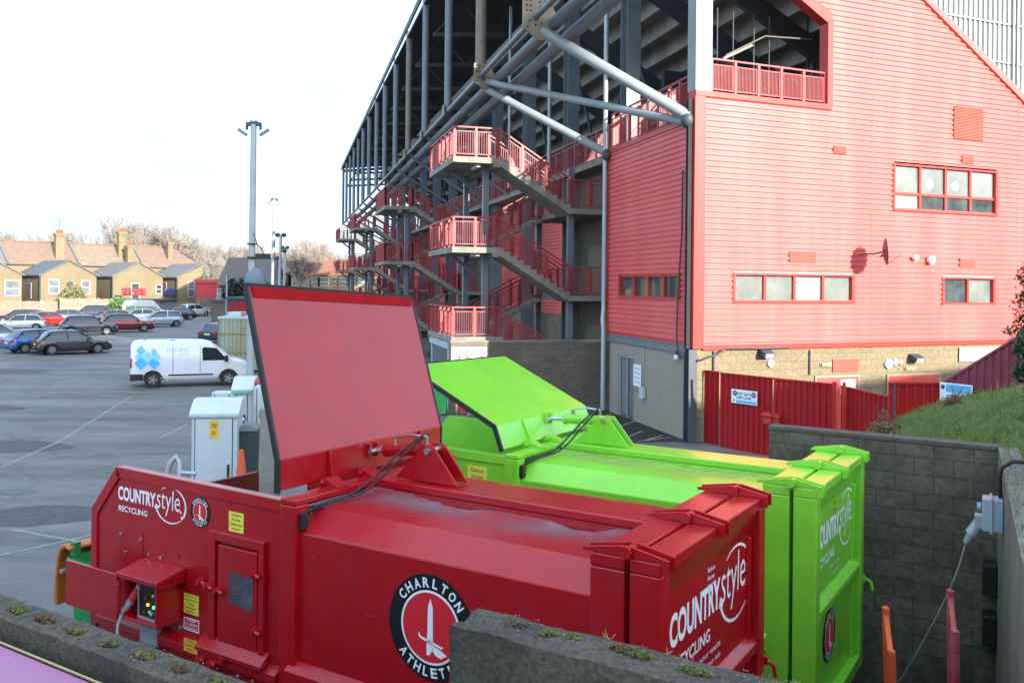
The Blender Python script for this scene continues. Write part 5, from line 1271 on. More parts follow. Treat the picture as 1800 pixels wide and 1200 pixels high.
for z in (3.1,3.5,3.9,4.3): m.path([(q.x+.25,q.y,z),(q.x-.02,q.y-.08,z+.25)],[.018,.008],5)
m.build('stem',M_barkd,t)
m=MB()
for dx,z,r in ((.18,3.75,.30),(.10,4.05,.24),(.16,4.35,.26),(.14,4.62,.20),(.30,3.45,.25),(.03,3.62,.12),(.02,3.87,.10),(.22,3.2,.2)): leaves(m,(q.x+dx,q.y,z),(r,r*.8,r*.8),620,.035,rr=rnd)
m.build('foliage',M_leaf,t,uv=False)
q=atd(1681,712,14.2)
t=thing('bronze_bush',Matrix.Translation((q.x,q.y,bank_z(q.x,q.y))),'small round bronze bush in front of the blue and white sign','bush')
m=MB(); leaves(m,(q.x,q.y,q.z),(.20,.2,.17),900,.03,rr=rnd); leaves(m,(q.x+.18,q.y,q.z-.08),(.12,.1,.1),200,.03,rr=rnd); m.build('foliage',M_leafb,t,uv=False)
m=MB(); 
for k in range(7): m.path([(q.x,q.y,q.z-.30),(q.x+rnd.uniform(-.1,.1),q.y+rnd.uniform(-.1,.1),q.z),(q.x+rnd.uniform(-.15,.15),q.y,q.z+rnd.uniform(.1,.34))],[.012,.008,.003],5)
m.build('stem',M_barkd,t)
q=atd(1555,745,13.6)
t=thing('spindly_plant',Matrix.Translation((q.x,q.y,2.2)),'spindly reddish plant peeping over the back pit wall','plant')
m=MB(); leaves(m,(q.x,q.y,q.z-.05),(.24,.2,.12),420,.03,rr=rnd); leaves(m,(q.x-.02,q.y,q.z+.12),(.08,.08,.12),90,.025,rr=rnd); m.build('foliage',M_leafb,t,uv=False)
m=MB()
for k in range(10): x=q.x+rnd.uniform(-.25,.25); m.path([(x,q.y,q.z-.4),(x+rnd.uniform(-.05,.05),q.y,q.z-.1),(x+rnd.uniform(-.1,.1),q.y,q.z+rnd.uniform(.0,.32))],[.010,.007,.003],5)
m.build('stem',M_barkd,t)
q=atd(1572,690,13.9); m=MB(); m.tube((q.x,q.y,2.0),(q.x,q.y,q.z+.16),.018,6); o=m.build('thin_pole',M_dsteel); tag(o,'thin dark pole rising in front of the red fence','pole')
# ================================================================ vehicles
def interp(tab,x):
    for (a,b),(c,d) in zip(tab,tab[1:]):
        if x<=c: return b+(d-b)*(x-a)/(c-a) if c>a else d
    return tab[-1][1]
CARS={ # length, width, shoulder heights (x from rear 0..1), roof (x0 rear glass base, x1 roof rear, x2 roof front, x3 windscreen base), roof height, wheel r
 'hatch':dict(L=4.25,W=1.79,belt=[(0,.74),(.03,.92),(.12,.97),(.70,.94),(.76,.90),(.93,.78),(.985,.62),(1,.50)],g=(.035,.17,.56,.735),H=1.46,wr=.32,wx=(.185,.80)),
 'suv':dict(L=4.45,W=1.86,belt=[(0,.80),(.03,1.02),(.12,1.07),(.70,1.04),(.76,1.00),(.93,.92),(.985,.74),(1,.55)],g=(.03,.14,.58,.74),H=1.64,wr=.36,wx=(.185,.80)),
 'mpv':dict(L=4.4,W=1.80,belt=[(0,.78),(.03,.98),(.12,1.02),(.74,.98),(.80,.94),(.94,.80),(.985,.66),(1,.50)],g=(.03,.11,.58,.82),H=1.62,wr=.32,wx=(.18,.81)),
 'estate':dict(L=4.7,W=1.82,belt=[(0,.74),(.03,.92),(.12,.96),(.70,.93),(.76,.89),(.93,.78),(.985,.62),(1,.50)],g=(.02,.10,.58,.745),H=1.47,wr=.33,wx=(.17,.80)),
}
def car(kind,P,ang,col,label,name='parked_car',group='cars parked in the car park',plate=True,cat='car',metal=.3):
    c=CARS[kind]; L=c['L'];Wd=c['W']/2; T=Matrix.Translation((P[0],P[1],0))@Matrix.Rotation(R(ang),4,'Z')@Matrix.Translation((-L/2,0,0))
    root=thing(name,T@Matrix.Translation((L/2,0,0)),label,cat,group)
    paint=mat('car_paint_%d_%d_%d'%tuple(int(v*999) for v in col),col,.25,metal=metal,var=.03,coat=.6)
    r=c['wr']; wx=[f*L for f in c['wx']]
    # lower body: sections with cut wheel arches
    xs=sorted(set([0,.012,.03,.06,.12]+[i/36 for i in range(4,34)]+[.94,.965,.985,1]))
    rings=[]
    for f in xs:
        x=f*L; zb=interp(c['belt'],f); wv=Wd*(1-.10*max(0,(f-.90)/.10)**2-.07*max(0,(.06-f)/.06)**2)
        lo=.20 if .05<f<.96 else .28
        arch=lo
        for w0 in wx:
            d=abs(x-w0)
            if d<r+.06: arch=max(arch,math.sqrt((r+.06)**2-d*d)+r*.98)
        half=[(0,lo),(wv*.55,lo),(wv*.56,min(arch,zb-.1)),(wv*.985,arch+.0),(wv,max(arch+.02,.48)),(wv*.99,max(arch+.03,zb*.72)),(wv*.93,zb-.04),(wv*.88,zb)]
        top=[(wv*.5,zb+.025),(0,zb+.035)]
        h=half+top; ring=[T@Vector((x,y,z)) for y,z in h]+[T@Vector((x,-y,z)) for y,z in reversed(h[1:-1])]
        rings.append(ring)
    m=MB(); m.loft(rings); body=m.build('body',paint,root)
    # greenhouse
    g=[q*L for q in c['g']]; H=c['H']
    def gz(x): return interp([(g[0],interp(c['belt'],c['g'][0])),(g[1],H-.05),((g[1]+g[2])/2,H),(g[2],H-.04),(g[3],interp(c['belt'],c['g'][3]))],x)
    gx=[g[0]+(g[3]-g[0])*i/22 for i in range(23)]; rings=[];tops=[]
    for x in gx:
        zb=interp(c['belt'],x/L)-.02; zt=max(gz(x),zb+.03); f=(zt-zb)/(H-zb); wl=Wd*.90; wt=wl-.20*f
        h=[(wl,zb),(wt,zt-.03*f),(wt*.80,zt),(0,zt+.015)]
        rings.append([T@Vector((x,y,z)) for y,z in h]+[T@Vector((x,-y,z)) for y,z in reversed(h[:-1])]); tops.append((x,wt,zt))
    m=MB(); m.loft(rings,closed=False); m.build('windows',M_cglass,root)
    m=MB(); rr=[]
    for x,wt,zt in tops:
        if g[1]-.12<=x<=g[2]+.10: rr.append([T@Vector((x,y,z)) for y,z in ((wt*1.03,zt-.05),(wt*.84,zt+.012),(0,zt+.03),(-wt*.84,zt+.012),(-wt*1.03,zt-.05),(-wt*.9,zt-.06),(0,zt-.04),(wt*.9,zt-.06))])
    m.loft(rr)
    for s in (1,-1):   # pillars
        def gp(x): 
            i=min(range(len(tops)),key=lambda k:abs(tops[k][0]-x)); return tops[i]
        a=gp(g[2]); b=gx[-1]; m.bar(T@Vector((g[3]-.05,s*Wd*.885,interp(c['belt'],c['g'][3])-.01)),T@Vector((a[0],s*a[1],a[2]-.02)),.07,.06)
        a=gp(g[1]); m.bar(T@Vector((g[0]+.10,s*Wd*.88,interp(c['belt'],c['g'][0])+.0)),T@Vector((a[0],s*a[1],a[2]-.02)),.17 if kind!='suv' else .22,.05)
        xm=(g[1]+g[2])/2+.12; a=gp(xm); m.bar(T@Vector((xm,s*Wd*.905,interp(c['belt'],xm/L)-.02)),T@Vector((xm-.03,s*a[1]*1.0,a[2]-.03)),.07,.05)
    m.build('roof',paint,root)
    for s in (1,-1):
        for i,w0 in enumerate(wx):
            m=MB(T); m.tube((w0,s*(Wd-.20),r),(w0,s*(Wd-.005),r),r,20); wh=m.build('wheel',M_tyre,root)
            m=MB(T); m.tube((w0,s*(Wd-.02),r),(w0,s*(Wd+.003),r),r*.62,20); 
            rm=m.build('rim',M_rim,wh)
            m=MB(T)
            for k in range(5):
                a=k*2*math.pi/5+.3; m.disc((w0+math.cos(a)*r*.38,s*(Wd+.005),r+math.sin(a)*r*.38),(0,s,0),r*.13,8)
            m.build('spoke_gap',M_black,wh)
        zb=interp(c['belt'],.03); m=MB(T); m.box(-.012,s*Wd*.58,zb-.24,.16,s*Wd*.965,zb-.08); m.build('tail_light',mat('tail_lamp_red',(.50,.015,.02),.2),root,bevel=.02)
        m=MB(T); m.box(L*.94,s*Wd*.55,.60,L*.992,s*Wd*.90,.72); m.build('headlight',mat('headlamp',(.45,.5,.52),.1),root,bevel=.02)
        m=MB(T); m.box(g[3]-.35,s*Wd*.98,interp(c['belt'],.7)+.0,g[3]-.20,s*(Wd+.17),interp(c['belt'],.7)+.14); m.build('door_mirror',paint,root,bevel=.03)
    for s in (1,-1):
        for f in (.30,.485,.665):
            x=f*L; zb=interp(c['belt'],f); m=MB(T); m.bar((x,s*(Wd+.002),.40 if f>.4 else .72),(x,s*(Wd*.99+.003),zb*.72),.014,.008,up=(0,1,0)); m.bar((x,s*(Wd*.99+.003),zb*.72),(x,s*(Wd*.93+.004),zb-.05),.014,.008,up=(0,1,0)); m.build('door_seam',M_black,root)
            if f>.3: m=MB(T); m.box(x-.26,s*(Wd*.96),zb-.17,x-.10,s*(Wd*.985+.02),zb-.14); m.build('door_handle',M_rim,root)
        m=MB(T); m.box(.26*L,s*(Wd*.96),.22,.74*L,s*(Wd+.006),.30); m.build('sill_trim',M_black,root)
    m=MB(T); m.box(-.014,-.26,.60,.0,.26,.71); m.build('number_plate',M_yellow,root)
    m=MB(T); m.box(L*1.0-.01,-.26,.42,L+.012,.26,.52); m.build('number_plate',M_white,root)
    m=MB(T); m.box(.0,-Wd*.85,.28,.12,Wd*.85,.40); m.build('rear_bumper',M_black,root)
    return root
def cpos(px,py): p=atz(px,py); return (p.x,p.y)
DG=(.045,.052,.060)
car('hatch',cpos(127,621),40,DG,'dark grey hatchback nearest the white van, rear to the camera')
car('hatch',cpos(74,618),50,(.02,.10,.34),'bright blue hatchback tucked behind the dark grey one')
car('mpv',cpos(-6,610),28,(.36,.39,.43),'silver people carrier cut off by the left edge')
car('suv',cpos(155,588),32,(.055,.065,.085),'dark blue grey crossover with a white roof line, in front of the dark red car')
car('suv',cpos(223,583),30,(.16,.010,.018),'dark red sports utility car beside the blue grey crossover')
car('hatch',cpos(35,581),205,(.52,.53,.51),'cream white hatchback facing left above the silver car')
car('estate',cpos(36,568),190,(.03,.035,.04),'black estate car just visible over the cream white one')
car('hatch',cpos(86,573),55,(.45,.03,.02),'small bright red car with an orange glint behind the cream white one')
car('hatch',cpos(127,567),32,(.11,.11,.14),'dark purple grey hatchback behind the blue grey crossover')
car('suv',cpos(158,560),200,(.028,.032,.045),'black off roader nearest the wooden fence')
car('hatch',cpos(196,569),205,(.16,.19,.22),'slate coloured hatchback with a pale windscreen behind the red car')
car('hatch',cpos(243,566),200,(.60,.62,.62),'white hatchback between the minibus and the silver car')
car('mpv',cpos(281,574),214,(.33,.37,.43),'silver blue people carrier standing alone in the aisle')
car('hatch',cpos(311,562),215,(.018,.022,.035),'black hatchback at the end of the far row')
car('suv',cpos(341,556),60,(.62,.64,.66),'white sports utility car at the far end, rear to the camera')
car('hatch',cpos(396,600),70,(.03,.04,.09),'navy car mostly hidden behind the weathered container')
def van(P,ang,label,long=4.97,H=1.98,col=(.62,.66,.70),graphic=True,name='panel_van',mini=False):
    L=long; Wd=.98; T=Matrix.Translation((P[0],P[1],0))@Matrix.Rotation(R(ang),4,'Z')@Matrix.Translation((-L/2,0,0))
    root=thing(name,T@Matrix.Translation((L/2,0,0)),label,'van')
    paint=mat('van_paint_%d'%int(col[0]*999),col,.28,var=.03,coat=.5); r=.34; wx=(.175*L,.79*L)
    top=[(0,1.80),(.012*L,1.90),(.05*L,H-.02),(.35*L,H),(.57*L,H-.02),(.645*L,H-.10),(.775*L,1.40),(.81*L,1.20),(.91*L,1.08),(.975*L,.92),(.995*L,.72),(L,.5)]
    rings=[]; xs=sorted(set([0,.012*L,.03*L]+[i*L/44 for i in range(1,44)]+[.68*L,.84*L,.975*L,.995*L,L]))
    for x in xs:
        zt=interp(top,x); f=x/L; wv=Wd*(1-.12*max(0,(f-.88)/.12)**2-.03*max(0,(.03-f)/.03)); lo=.30; arch=lo
        for w0 in wx:
            d=abs(x-w0)
            if d<r+.07: arch=max(arch,math.sqrt((r+.07)**2-d*d)+r*.96)
        zm=min(1.10,zt-.12); k=max(0,(zt-1.10)/(H-1.1)); wt=wv-.17*k
        h=[(0,lo),(wv*.55,lo),(wv*.56,min(arch,zt-.3)),(wv*.99,arch),(wv,max(arch+.03,.55)),(wv*.985,zm),(wt,max(zt-.07,zm+.02)),(wt*.88,zt-.005),(wt*.4,zt+.02),(0,zt+.02)]
        rings.append([T@Vector((x,y,z)) for y,z in h]+[T@Vector((x,-y,z)) for y,z in reversed(h[1:-1])])
    m=MB(); m.loft(rings); m.build('body',paint,root)
    def sy(x,z): # side surface y
        k=max(0,(z-1.10)/(H-1.1)); return Wd*(.985+.015*max(0,min(1,(1.10-z)/.55)))-(.17*k)+.006
    for s in (1,-1):
        pts=[(.575*L,1.12),(.755*L,1.12),(.768*L,1.20),(.69*L,1.64),(.59*L,1.70),(.57*L,1.64)]
        m=MB(); m.add([T@Vector((x,s*sy(x,z),z)) for x,z in pts],[tuple(range(6)) if s<0 else tuple(range(5,-1,-1))],False); m.build('side_window',M_cglass,root)
        if mini:
            for xa,xb in ((.08,.26),(.29,.58)):
                m=MB(); q=[(xa*L,1.15),(xb*L,1.15),(xb*L,1.66),(xa*L,1.66)]; m.add([T@Vector((x,s*sy(x,z),z)) for x,z in q],[(0,1,2,3) if s<0 else (3,2,1,0)],False); m.build('side_window',mat('green_tint_glass',(.03,.12,.07),.1,spec=.9),root)
        for w0 in wx:
            m=MB(T); m.tube((w0,s*(Wd-.22),r),(w0,s*(Wd-.005),r),r,22); wh=m.build('wheel',M_tyre,root)
            m=MB(T); m.tube((w0,s*(Wd-.02),r),(w0,s*(Wd+.002),r),r*.6,20); m.build('rim',mat('dark_alloy',(.05,.055,.06),.4),wh)
            m=MB(T)
            for k in range(5):
                a=k*2*math.pi/5; m.bar((w0,s*(Wd+.006),r),(w0+math.cos(a)*r*.55,s*(Wd+.006),r+math.sin(a)*r*.55),.035,.01,up=(0,1,0))
            m.build('spokes',M_galv,wh)
        m=MB(T); m.box(.06*L,s*(Wd-.005),.32,.11*L,s*(Wd+.012),.56) if False else m.box(.30*L,s*(Wd*.99),.50,.66*L,s*(Wd+.018),.56); m.build('rubbing_strip',M_black,root)
        m=MB(T); m.box(-.02,s*Wd*.60,.32,.10*L,s*(Wd+.012),.60); m.build('corner_bumper',M_black,root,bevel=.02)
        m=MB(T); m.box(-.015,s*Wd*.90,.85,.05,s*Wd*.995,1.25); m.build('tail_light',_mats['tail_lamp_red'],root)
        m=MB(T); m.prism([(.925*L,.80),(.985*L,.78),(.975*L,.90),(.90*L,1.03)],'y',s*Wd*.62,s*Wd*.925); m.build('headlight',_mats['headlamp'],root)
        m=MB(T); m.box(.755*L,s*Wd,1.08,.785*L,s*(Wd+.2),1.34); m.build('door_mirror',M_black,root,bevel=.03)
    m=MB(); a=.665*L;b=.80*L
    m.add([T@Vector(p) for p in ((b+.02,-.80,1.245),(b+.02,.80,1.245),(a+.02,.70,1.775),(a+.02,-.70,1.775))],[(0,1,2,3)],False); m.build('windscreen',M_cglass,root)
    m=MB(T); m.box(.97*L,-.8,.32,L+.012,.8,.46); m.box(L-.05,-.55,.60,L+.01,.55,.68); m.build('front_grille',M_black,root)
    m=MB(T)
    for x in (.10*L,.31*L,.33*L,.50*L): m.box(x,-.66,H+.015,x+.10,-.60,H+.035)
    m.build('roof_mount',M_black,root)
    for x in (.335*L,.555*L):
        m=MB()
        for za,zb in ((.58,1.10),(1.10,1.76)): m.bar(T@Vector((x,-sy(x,za)-.002,za)),T@Vector((x,-sy(x,zb)-.002,zb)),.014,.012)
        m.build('door_seam',M_dsteel,root)
    if graphic:
        def Sd(x,z): return T@Vector((x,-sy(x,z)-.022,z))
        def dia(mb,cx,cz,w_,h_): mb.add([Sd(cx,cz-h_),Sd(cx+w_,cz),Sd(cx,cz+h_),Sd(cx-w_,cz)],[(0,1,2,3)],False)
        bl=[mat('pale_blue_vinyl',(.22,.55,.82),.4),mat('mid_blue_vinyl',(.12,.45,.80),.4),mat('strong_blue_vinyl',(.04,.42,.85),.4)]
        for cx,cz,w_,h_,k in ((.40,1.58,.20,.24,1),(.90,1.53,.13,.16,1),(.40,1.05,.27,.30,2),(.92,1.05,.26,.29,2),(.66,1.30,.27,.27,0),(.98,1.32,.20,.22,0),(.30,1.33,.14,.17,0)):
            m=MB(); dia(m,cx,cz,w_*.94,h_*.92); m.build('blue_diamond',bl[k],root)
        m=MB(); 
        Tt=T@Matrix.Translation((1.42,-sy(1,1.50)-.012,1.50))@Matrix.Rotation(R(90),4,'X')@Matrix.Rotation(R(-11),4,'X')
        put_text(m,"PACIFIC",Tt,.92,.17,bold=-.012); put_text(m,"BUILDING",Tt@Matrix.Translation((.50,-.13,0)),.40,.06); m.build('lettering',mat('pale_blue_ink',(.28,.52,.62),.5),root)
        m=MB(); 
        for i in range(5): m.box(0,0,0,0,0,0) if False else None
        Tt=T@Matrix.Translation((2.62,-Wd-.004,.92))@Matrix.Rotation(R(90),4,'X')
        for i,tx in enumerate(("Refurbishment","Fit out and repair","General building")): put_text(m,tx,Tt@Matrix.Translation((0,.10-.075*i,0)),.46,.035)
        m.build('small_print',_mats['pale_blue_ink'],root)
        m=MB(); Tt=T@Matrix.Translation((1.15,-Wd-.020,.38))@Matrix.Rotation(R(90),4,'X'); put_text(m,"www.pacificbuilding.co.uk",Tt,1.15,.07); m.build('sill_lettering',M_white,root)
    return root
p=(atz(270,683)+atz(398,677))/2
T_=Matrix.Rotation(R(21),4,'Z'); off_=T_@Vector((0,.98,0)); fwd=T_@Vector((.02*4.97,0,0))
van((p.x+off_.x+fwd.x,p.y+off_.y+fwd.y),21,'white panel van with blue diamond graphics and pale lettering')
van(cpos(258,562),18,'beige minibus with green tinted windows by the fence',long=5.3,H=2.35,col=(.42,.40,.35),graphic=False,name='minibus',mini=True)
# ================================================================ yard furniture
def rect_at(px0,px1,py_top,D): 
    a=atd(px0,py_top,D); b=atd(px1,py_top,D); return a,b
def cabinet(px0,px1,pyt,D,depth,label,hood=True,ang=18,zb=0,mt=None,sticker_=False,front=None):
    a,b=rect_at(px0,px1,pyt,D); wd=(b-a).length/math.cos(R(ang-10)); T=frame(a.x,a.y,0,ang*.35); t=thing('utility_cabinet',T@Matrix.Translation((wd/2,depth/2,zb)),label,'cabinet'); z1=a.z
    mt=mt or M_cab
    m=MB(T); m.box(0,0,zb,wd,depth,z1); m.build('case',mt,t,bevel=.012)
    if hood:
        m=MB(T); m.prism([(-.05,z1+.001),(-.05,z1+.07),(depth*.55,z1+.30),(depth+.04,z1+.30),(depth+.04,z1+.001)],'x',-.04,wd+.04); m.build('sloping_hood',mt,t,bevel=.01)
    m=MB(T); m.box(.07,-.016,zb+.10,wd-.09,-.002,z1-.05); d=m.build('door',mt,t,bevel=.004)
    m=MB(T); m.box(.055,-.006,zb+.08,.068,-.001,z1-.03); m.box(wd-.088,-.006,zb+.08,wd-.075,-.001,z1-.03); m.build('door_gap',M_black,t)
    m=MB(T); m.box(wd-.17,-.035,zb+(z1-zb)*.42,wd-.13,-.016,zb+(z1-zb)*.55); m.build('handle',M_black,d)
    if sticker_: sticker(TY(T,wd*.40,z1-.40,-.019),.16,.34,M_amber,["DANGER","400 V"],M_ink,d)
    return t,T,wd,z1
cabinet(337,414,733,16.6,.55,'tall pale grey electrical cabinet with sloping hood and yellow danger sticker',sticker_=True)
t,T,wd,z1=cabinet(372,408,690,19.5,.4,'pale grey control cabinet with green strip, half hidden behind the hooded cabinet',hood=False)
m=MB(T); m.box(.15,-.03,z1-.30,wd-.02,-.018,z1-.24); m.build('green_strip',mat('green_strip',(.03,.40,.16),.4),t); m=MB(T); m.box(.05,-.03,z1-.22,.22,-.018,z1-.17); m.build('display_slot',M_black,t)
t,T,wd,z1=cabinet(410,441,690,18.6,.5,'pale cabinet with a green band and a dark shield emblem',hood=True)
m=MB(T); m.box(-.03,-.065,z1+.0,wd+.03,-.052,z1+.06); m.build('green_band',mat('pale_green_band',(.16,.42,.30),.5),t)
m=MB(T); m.prism([(.14,z1-.46),(.26,z1-.46),(.26,z1-.58),(.20,z1-.66),(.14,z1-.58)],'y',-.024,-.018); sh=m.build('shield_emblem',M_dsteel,t); m=MB(T); m.disc((.20,-.026,z1-.545),(0,-1,0),.042,14); m.build('emblem_centre',M_white,sh)
cabinet(446,472,680,17.8,.45,'narrow pale box cabinet fixed to the weathered post',hood=False,zb=1.35)
# dark green street cabinet, traffic cone, hoop, post
a=atd(419,758,16.9); T=frame(a.x,a.y,0,8); t=thing('street_cabinet',T,'dark green street cabinet with a rounded grey top','cabinet'); z1=a.z; wd=.34
m=MB(T); m.box(0,0,0,wd,.45,z1); m.build('case',mat('dark_green_paint',(.022,.045,.038),.5),t,bevel=.01)
m=MB(T); m.prism([(-.02,z1),(wd+.02,z1),(wd+.02,z1+.05),(wd*.7,z1+.11),(wd*.3,z1+.11),(-.02,z1+.06)],'y',-.03,.48); m.build('top',mat('grey_green_top',(.16,.19,.18),.6),t,bevel=.01)
a=atd(424,838,15.6); t=thing('traffic_cone',Matrix.Translation((a.x,a.y,0)),'orange traffic cone standing in front of the dark green cabinet','cone')
zc=atd(424,790,15.6).z
m=MB(); m.tube((a.x,a.y,.9),(a.x,a.y,zc),.12,16,.035); m.build('cone',mat('cone_orange',(.60,.09,.03),.5),t); m=MB(); m.tube((a.x,a.y,zc-.48),(a.x,a.y,zc-.30),.092,16,.068); m.build('reflective_band',M_galv,t); m=MB(); m.box(a.x-.2,a.y-.2,.86,a.x+.2,a.y+.2,.9); m.build('base',_mats['cone_orange'],t); m=MB(); m.box(a.x-.28,a.y-.22,0,a.x+.28,a.y+.22,.858); o=m.build('concrete_plinth',M_conc); tag(o,'low concrete plinth under the traffic cone','plinth')
a=atd(452,672,18.5); t=thing('beacon',Matrix.Translation((a.x,a.y,a.z-.1)),'small red beacon on top of the box cabinet by the lamp post','beacon'); m=MB(); m.ball((a.x+.02,a.y,a.z-.02),.085,.085,.12); m.build('lens',mat('dull_red_lens',(.35,.05,.04),.3),t); m=MB(); m.tube((a.x+.02,a.y,a.z-.25),(a.x+.02,a.y,a.z-.1),.09,14); m.build('base',M_dsteel,t)
a=atd(475,760,12.6); m=MB(); 
prev=None
m.loft([[(a.x-.13+.01*math.sin(z*3),a.y-.1,z),(a.x+.12,a.y-.1,z),(a.x+.12,a.y+.1,z),(a.x-.13+.012*math.sin(z*5),a.y+.1,z)] for z in [i*.15 for i in range(0,19)]],sm=False)
o=m.build('weathered_post',mat('weathered_grey_post',(.27,.25,.22),.9,var=.3,scale=2,bump=.5,dirt=(.13,.115,.09),dscale=1.6,damt=.8,streak=True),bevel=.015); tag(o,'broad weathered grey post beside the raised red lid','post')
p0,p1,p2=atd(291,845,15),atd(312,802,15),atd(334,830,15); m=MB(); 
m.path([(p0.x,p0.y,0),(p0.x,p0.y,p0.z-.0),(p1.x-.12,p1.y,p1.z-.12),(p1.x-.02,p1.y,p1.z),(p1.x+.03,p1.y,p1.z-.08),(p1.x+.04,p1.y,0)],.045,10)
m.path([(p1.x+.04,p1.y,p2.z),(p2.x+.1,p2.y,p2.z-.02)],.035,8); tag(m.build('hoop_barrier',M_galv),'bent grey steel hoop barrier left of the hooded cabinet','barrier')
# lamp posts
def lamp_post(px,py_top,D,rb,rt,label,kind=0,parts=True):
    tp=atd(px,py_top,D); x,y,z=tp; t=thing('lamp_post',Matrix.Translation((x-.02,y,0)),label,'lamp post')
    m=MB(); m.tube((x-.03*D/22,y,0),(x,y,z),rb,14,rt); m.build('pole',M_galv,t)
    s=.44
    if kind==0:
        m=MB(); m.box(x-.42*s,y-.04,z-.04,x+.42*s,y+.04,z+.05); m.bar((x-.38*s,y,z),(x-.38*s,y,z-.3*s),.05); m.bar((x+.38*s,y,z),(x+.38*s,y,z-.3*s),.05); m.build('crossarm',M_dsteel,t)
        for sg in (-1,1):
            m=MB(); m.bar((x+sg*.36*s,y-.02,z-.62*s),(x+sg*.86*s,y-.02,z-.28*s),.16*s,.10*s,up=(0,1,0)); m.build('lamp_head',mat('lamp_head_grey',(.16,.18,.20),.5),t)
        for dx in (-.12,.12): m=MB(); m.ball((x+dx*s,y,z+.14*s),.13*s,.1*s,.1*s,jit=.1); m.build('floodlight',_mats['lamp_head_grey'],t)
    else:
        for i,(dx,dz) in enumerate(((-.30,0),(.30,0),(.36,-1.5),(-.34,-2.2))[: (4 if kind==1 else 2)]):
            m=MB(); m.ball((x+dx,y,z+dz),.25,.2,.22,8,5); m.build('lamp_head',M_dsteel,t)
        m=MB(); m.box(x-.35,y-.05,z-.05,x+.35,y+.05,z+.05); m.build('crossarm',M_dsteel,t)
    return t,x,y,z
t,x,y,z=lamp_post(446,219,22,.098,.070,'tall grey lamp post with two tilted heads, rising behind the raised red lid')
m=MB(); q=atd(443,455,22); m.tube((q.x,y,q.z-.0),(q.x,y,q.z+.05),.13,14); m.box(q.x+.1,y-.05,q.z-.0,q.x+.45,y+.03,q.z+.13) ; m.tube((q.x+.0,y,q.z+.35),(q.x,y,q.z+.38),.125,14); m.build('clamp_bracket',M_black,t)
m=MB(); q2=atd(448,410,22); m.path([(q2.x,y-.1,q2.z),(q2.x+.10,y-.12,q2.z-.3),(q.x+.22,y-.1,q.z+.3),(q.x+.32,y-.05,q.z+.1)],.012,6); m.build('cable',M_black,t)
m=MB(); q=atd(449,487,21); m.ball((q.x,21,q.z-.12),.26,.22,.34,16,8); m.build('domed_cover',mat('dark_blue_grey_cover',(.12,.16,.21),.5),t)
lamp_post(482,351,46,.12,.08,'slimmer second lamp post, farther back and pale against the sky')
lamp_post(493.5,413,85,.17,.13,'distant mast with four round floodlights',1)
lamp_post(501,435,110,.16,.12,'farthest thin mast just right of the floodlight mast',2)
q=atz(398,575); m=MB(); m.tube((q.x,q.y,0),(q.x,q.y,atd(398,483,q.y).z),.12,8,.08); tag(m.build('thin_mast',M_galv),'thin pale mast in front of the red roofed shed','mast')
# weathered container beside the van
a=atd(384,560,45); b=atd(433,560,45); T=frame(a.x,a.y,0,2); z1=a.z; wd=b.x-a.x+1.2
t=thing('storage_container',T,'weathered pale green storage container with rust streaks, behind the van','container')
m=MB(T); 
k=int(wd/.2)
for i in range(k):
    x0=i*wd/k; m.add([(x0,0,.1),(x0+wd/k*.5,0,.1),(x0+wd/k*.6,.03,.1),(x0+wd/k*.95,.03,.1),(x0,0,z1),(x0+wd/k*.5,0,z1),(x0+wd/k*.6,.03,z1),(x0+wd/k*.95,.03,z1)],[(j,j+1,j+5,j+4) for j in range(3)],False)
m.box(0,.04,.1,wd,2.4,z1-.01); cm=mat('weathered_pale_green',(.30,.36,.27),.7,var=.2,scale=1.5,dirt=(.36,.20,.08),dscale=1.4,damt=.6,streak=True); m.build('shell',cm,t)
m=MB(T); m.box(-.03,-.03,z1,wd+.03,2.43,z1+.10); m.build('top_frame',M_cab,t); m=MB(T)
for x0 in (-.04,wd*.62): m.box(x0,-.04,0,x0+.07,-.001,z1)
for z in (z1*.35,z1*.7): m.box(.04,-.03,z,wd,-.002,z+.05)
m.build('frame_bar',mat('rusty_bar',(.30,.15,.07),.8,var=.3),t)
m=MB(T); m.box(.3,.5,z1+.10,1.0,1.5,z1+.32); o=m.build('roof_box',M_cab,bevel=.02); tag(o,'pale box lying on top of the weathered container','box')
# wheelie bins under the stairs
def bin_(px0,px1,pyt,pyb,body,lid,label,name='wheelie_bin'):
    q=atz((px0+px1)/2,pyb); D=q.y; a=atd(px0,pyt,D);b=atd(px1,pyt,D); wd=b.x-a.x; z1=a.z; t=thing(name,Matrix.Translation((q.x,q.y,0)),label,'bin')
    x0,x1=a.x,b.x
    m=MB(); rings=[]
    for z,f in ((.08,.84),(.5,.91),(z1-.08,1),(z1-.06,1.05),(z1,1.05)):
        hw=wd/2*f; xc=(x0+x1)/2; rings.append([(xc-hw,D-hw,z),(xc+hw,D-hw,z),(xc+hw,D+hw,z),(xc-hw,D+hw,z)])
    m.loft(rings,sm=False); m.build('bin_body',body,t,bevel=.01)
    m=MB(); rings=[]
    for z,f in ((z1+.0,1.10),(z1+.06,1.08),(z1+.10,.9)):
        hw=wd/2*f; xc=(x0+x1)/2; rings.append([(xc-hw,D-hw,z),(xc+hw,D-hw,z),(xc+hw,D+hw,z),(xc-hw,D+hw,z)])
    m.loft(rings,sm=False); m.build('lid',lid,t)
    for s in (-1,1): m=MB(); m.tube(((x0+x1)/2+s*wd*.38-.03,D+wd*.45,.12),((x0+x1)/2+s*wd*.38+.03,D+wd*.45,.12),.12,12); m.build('wheel',M_black,t)
G_=mat('bin_green',(.03,.36,.07),.45); O_=mat('bin_orange',(.58,.17,.02),.5,var=.08)
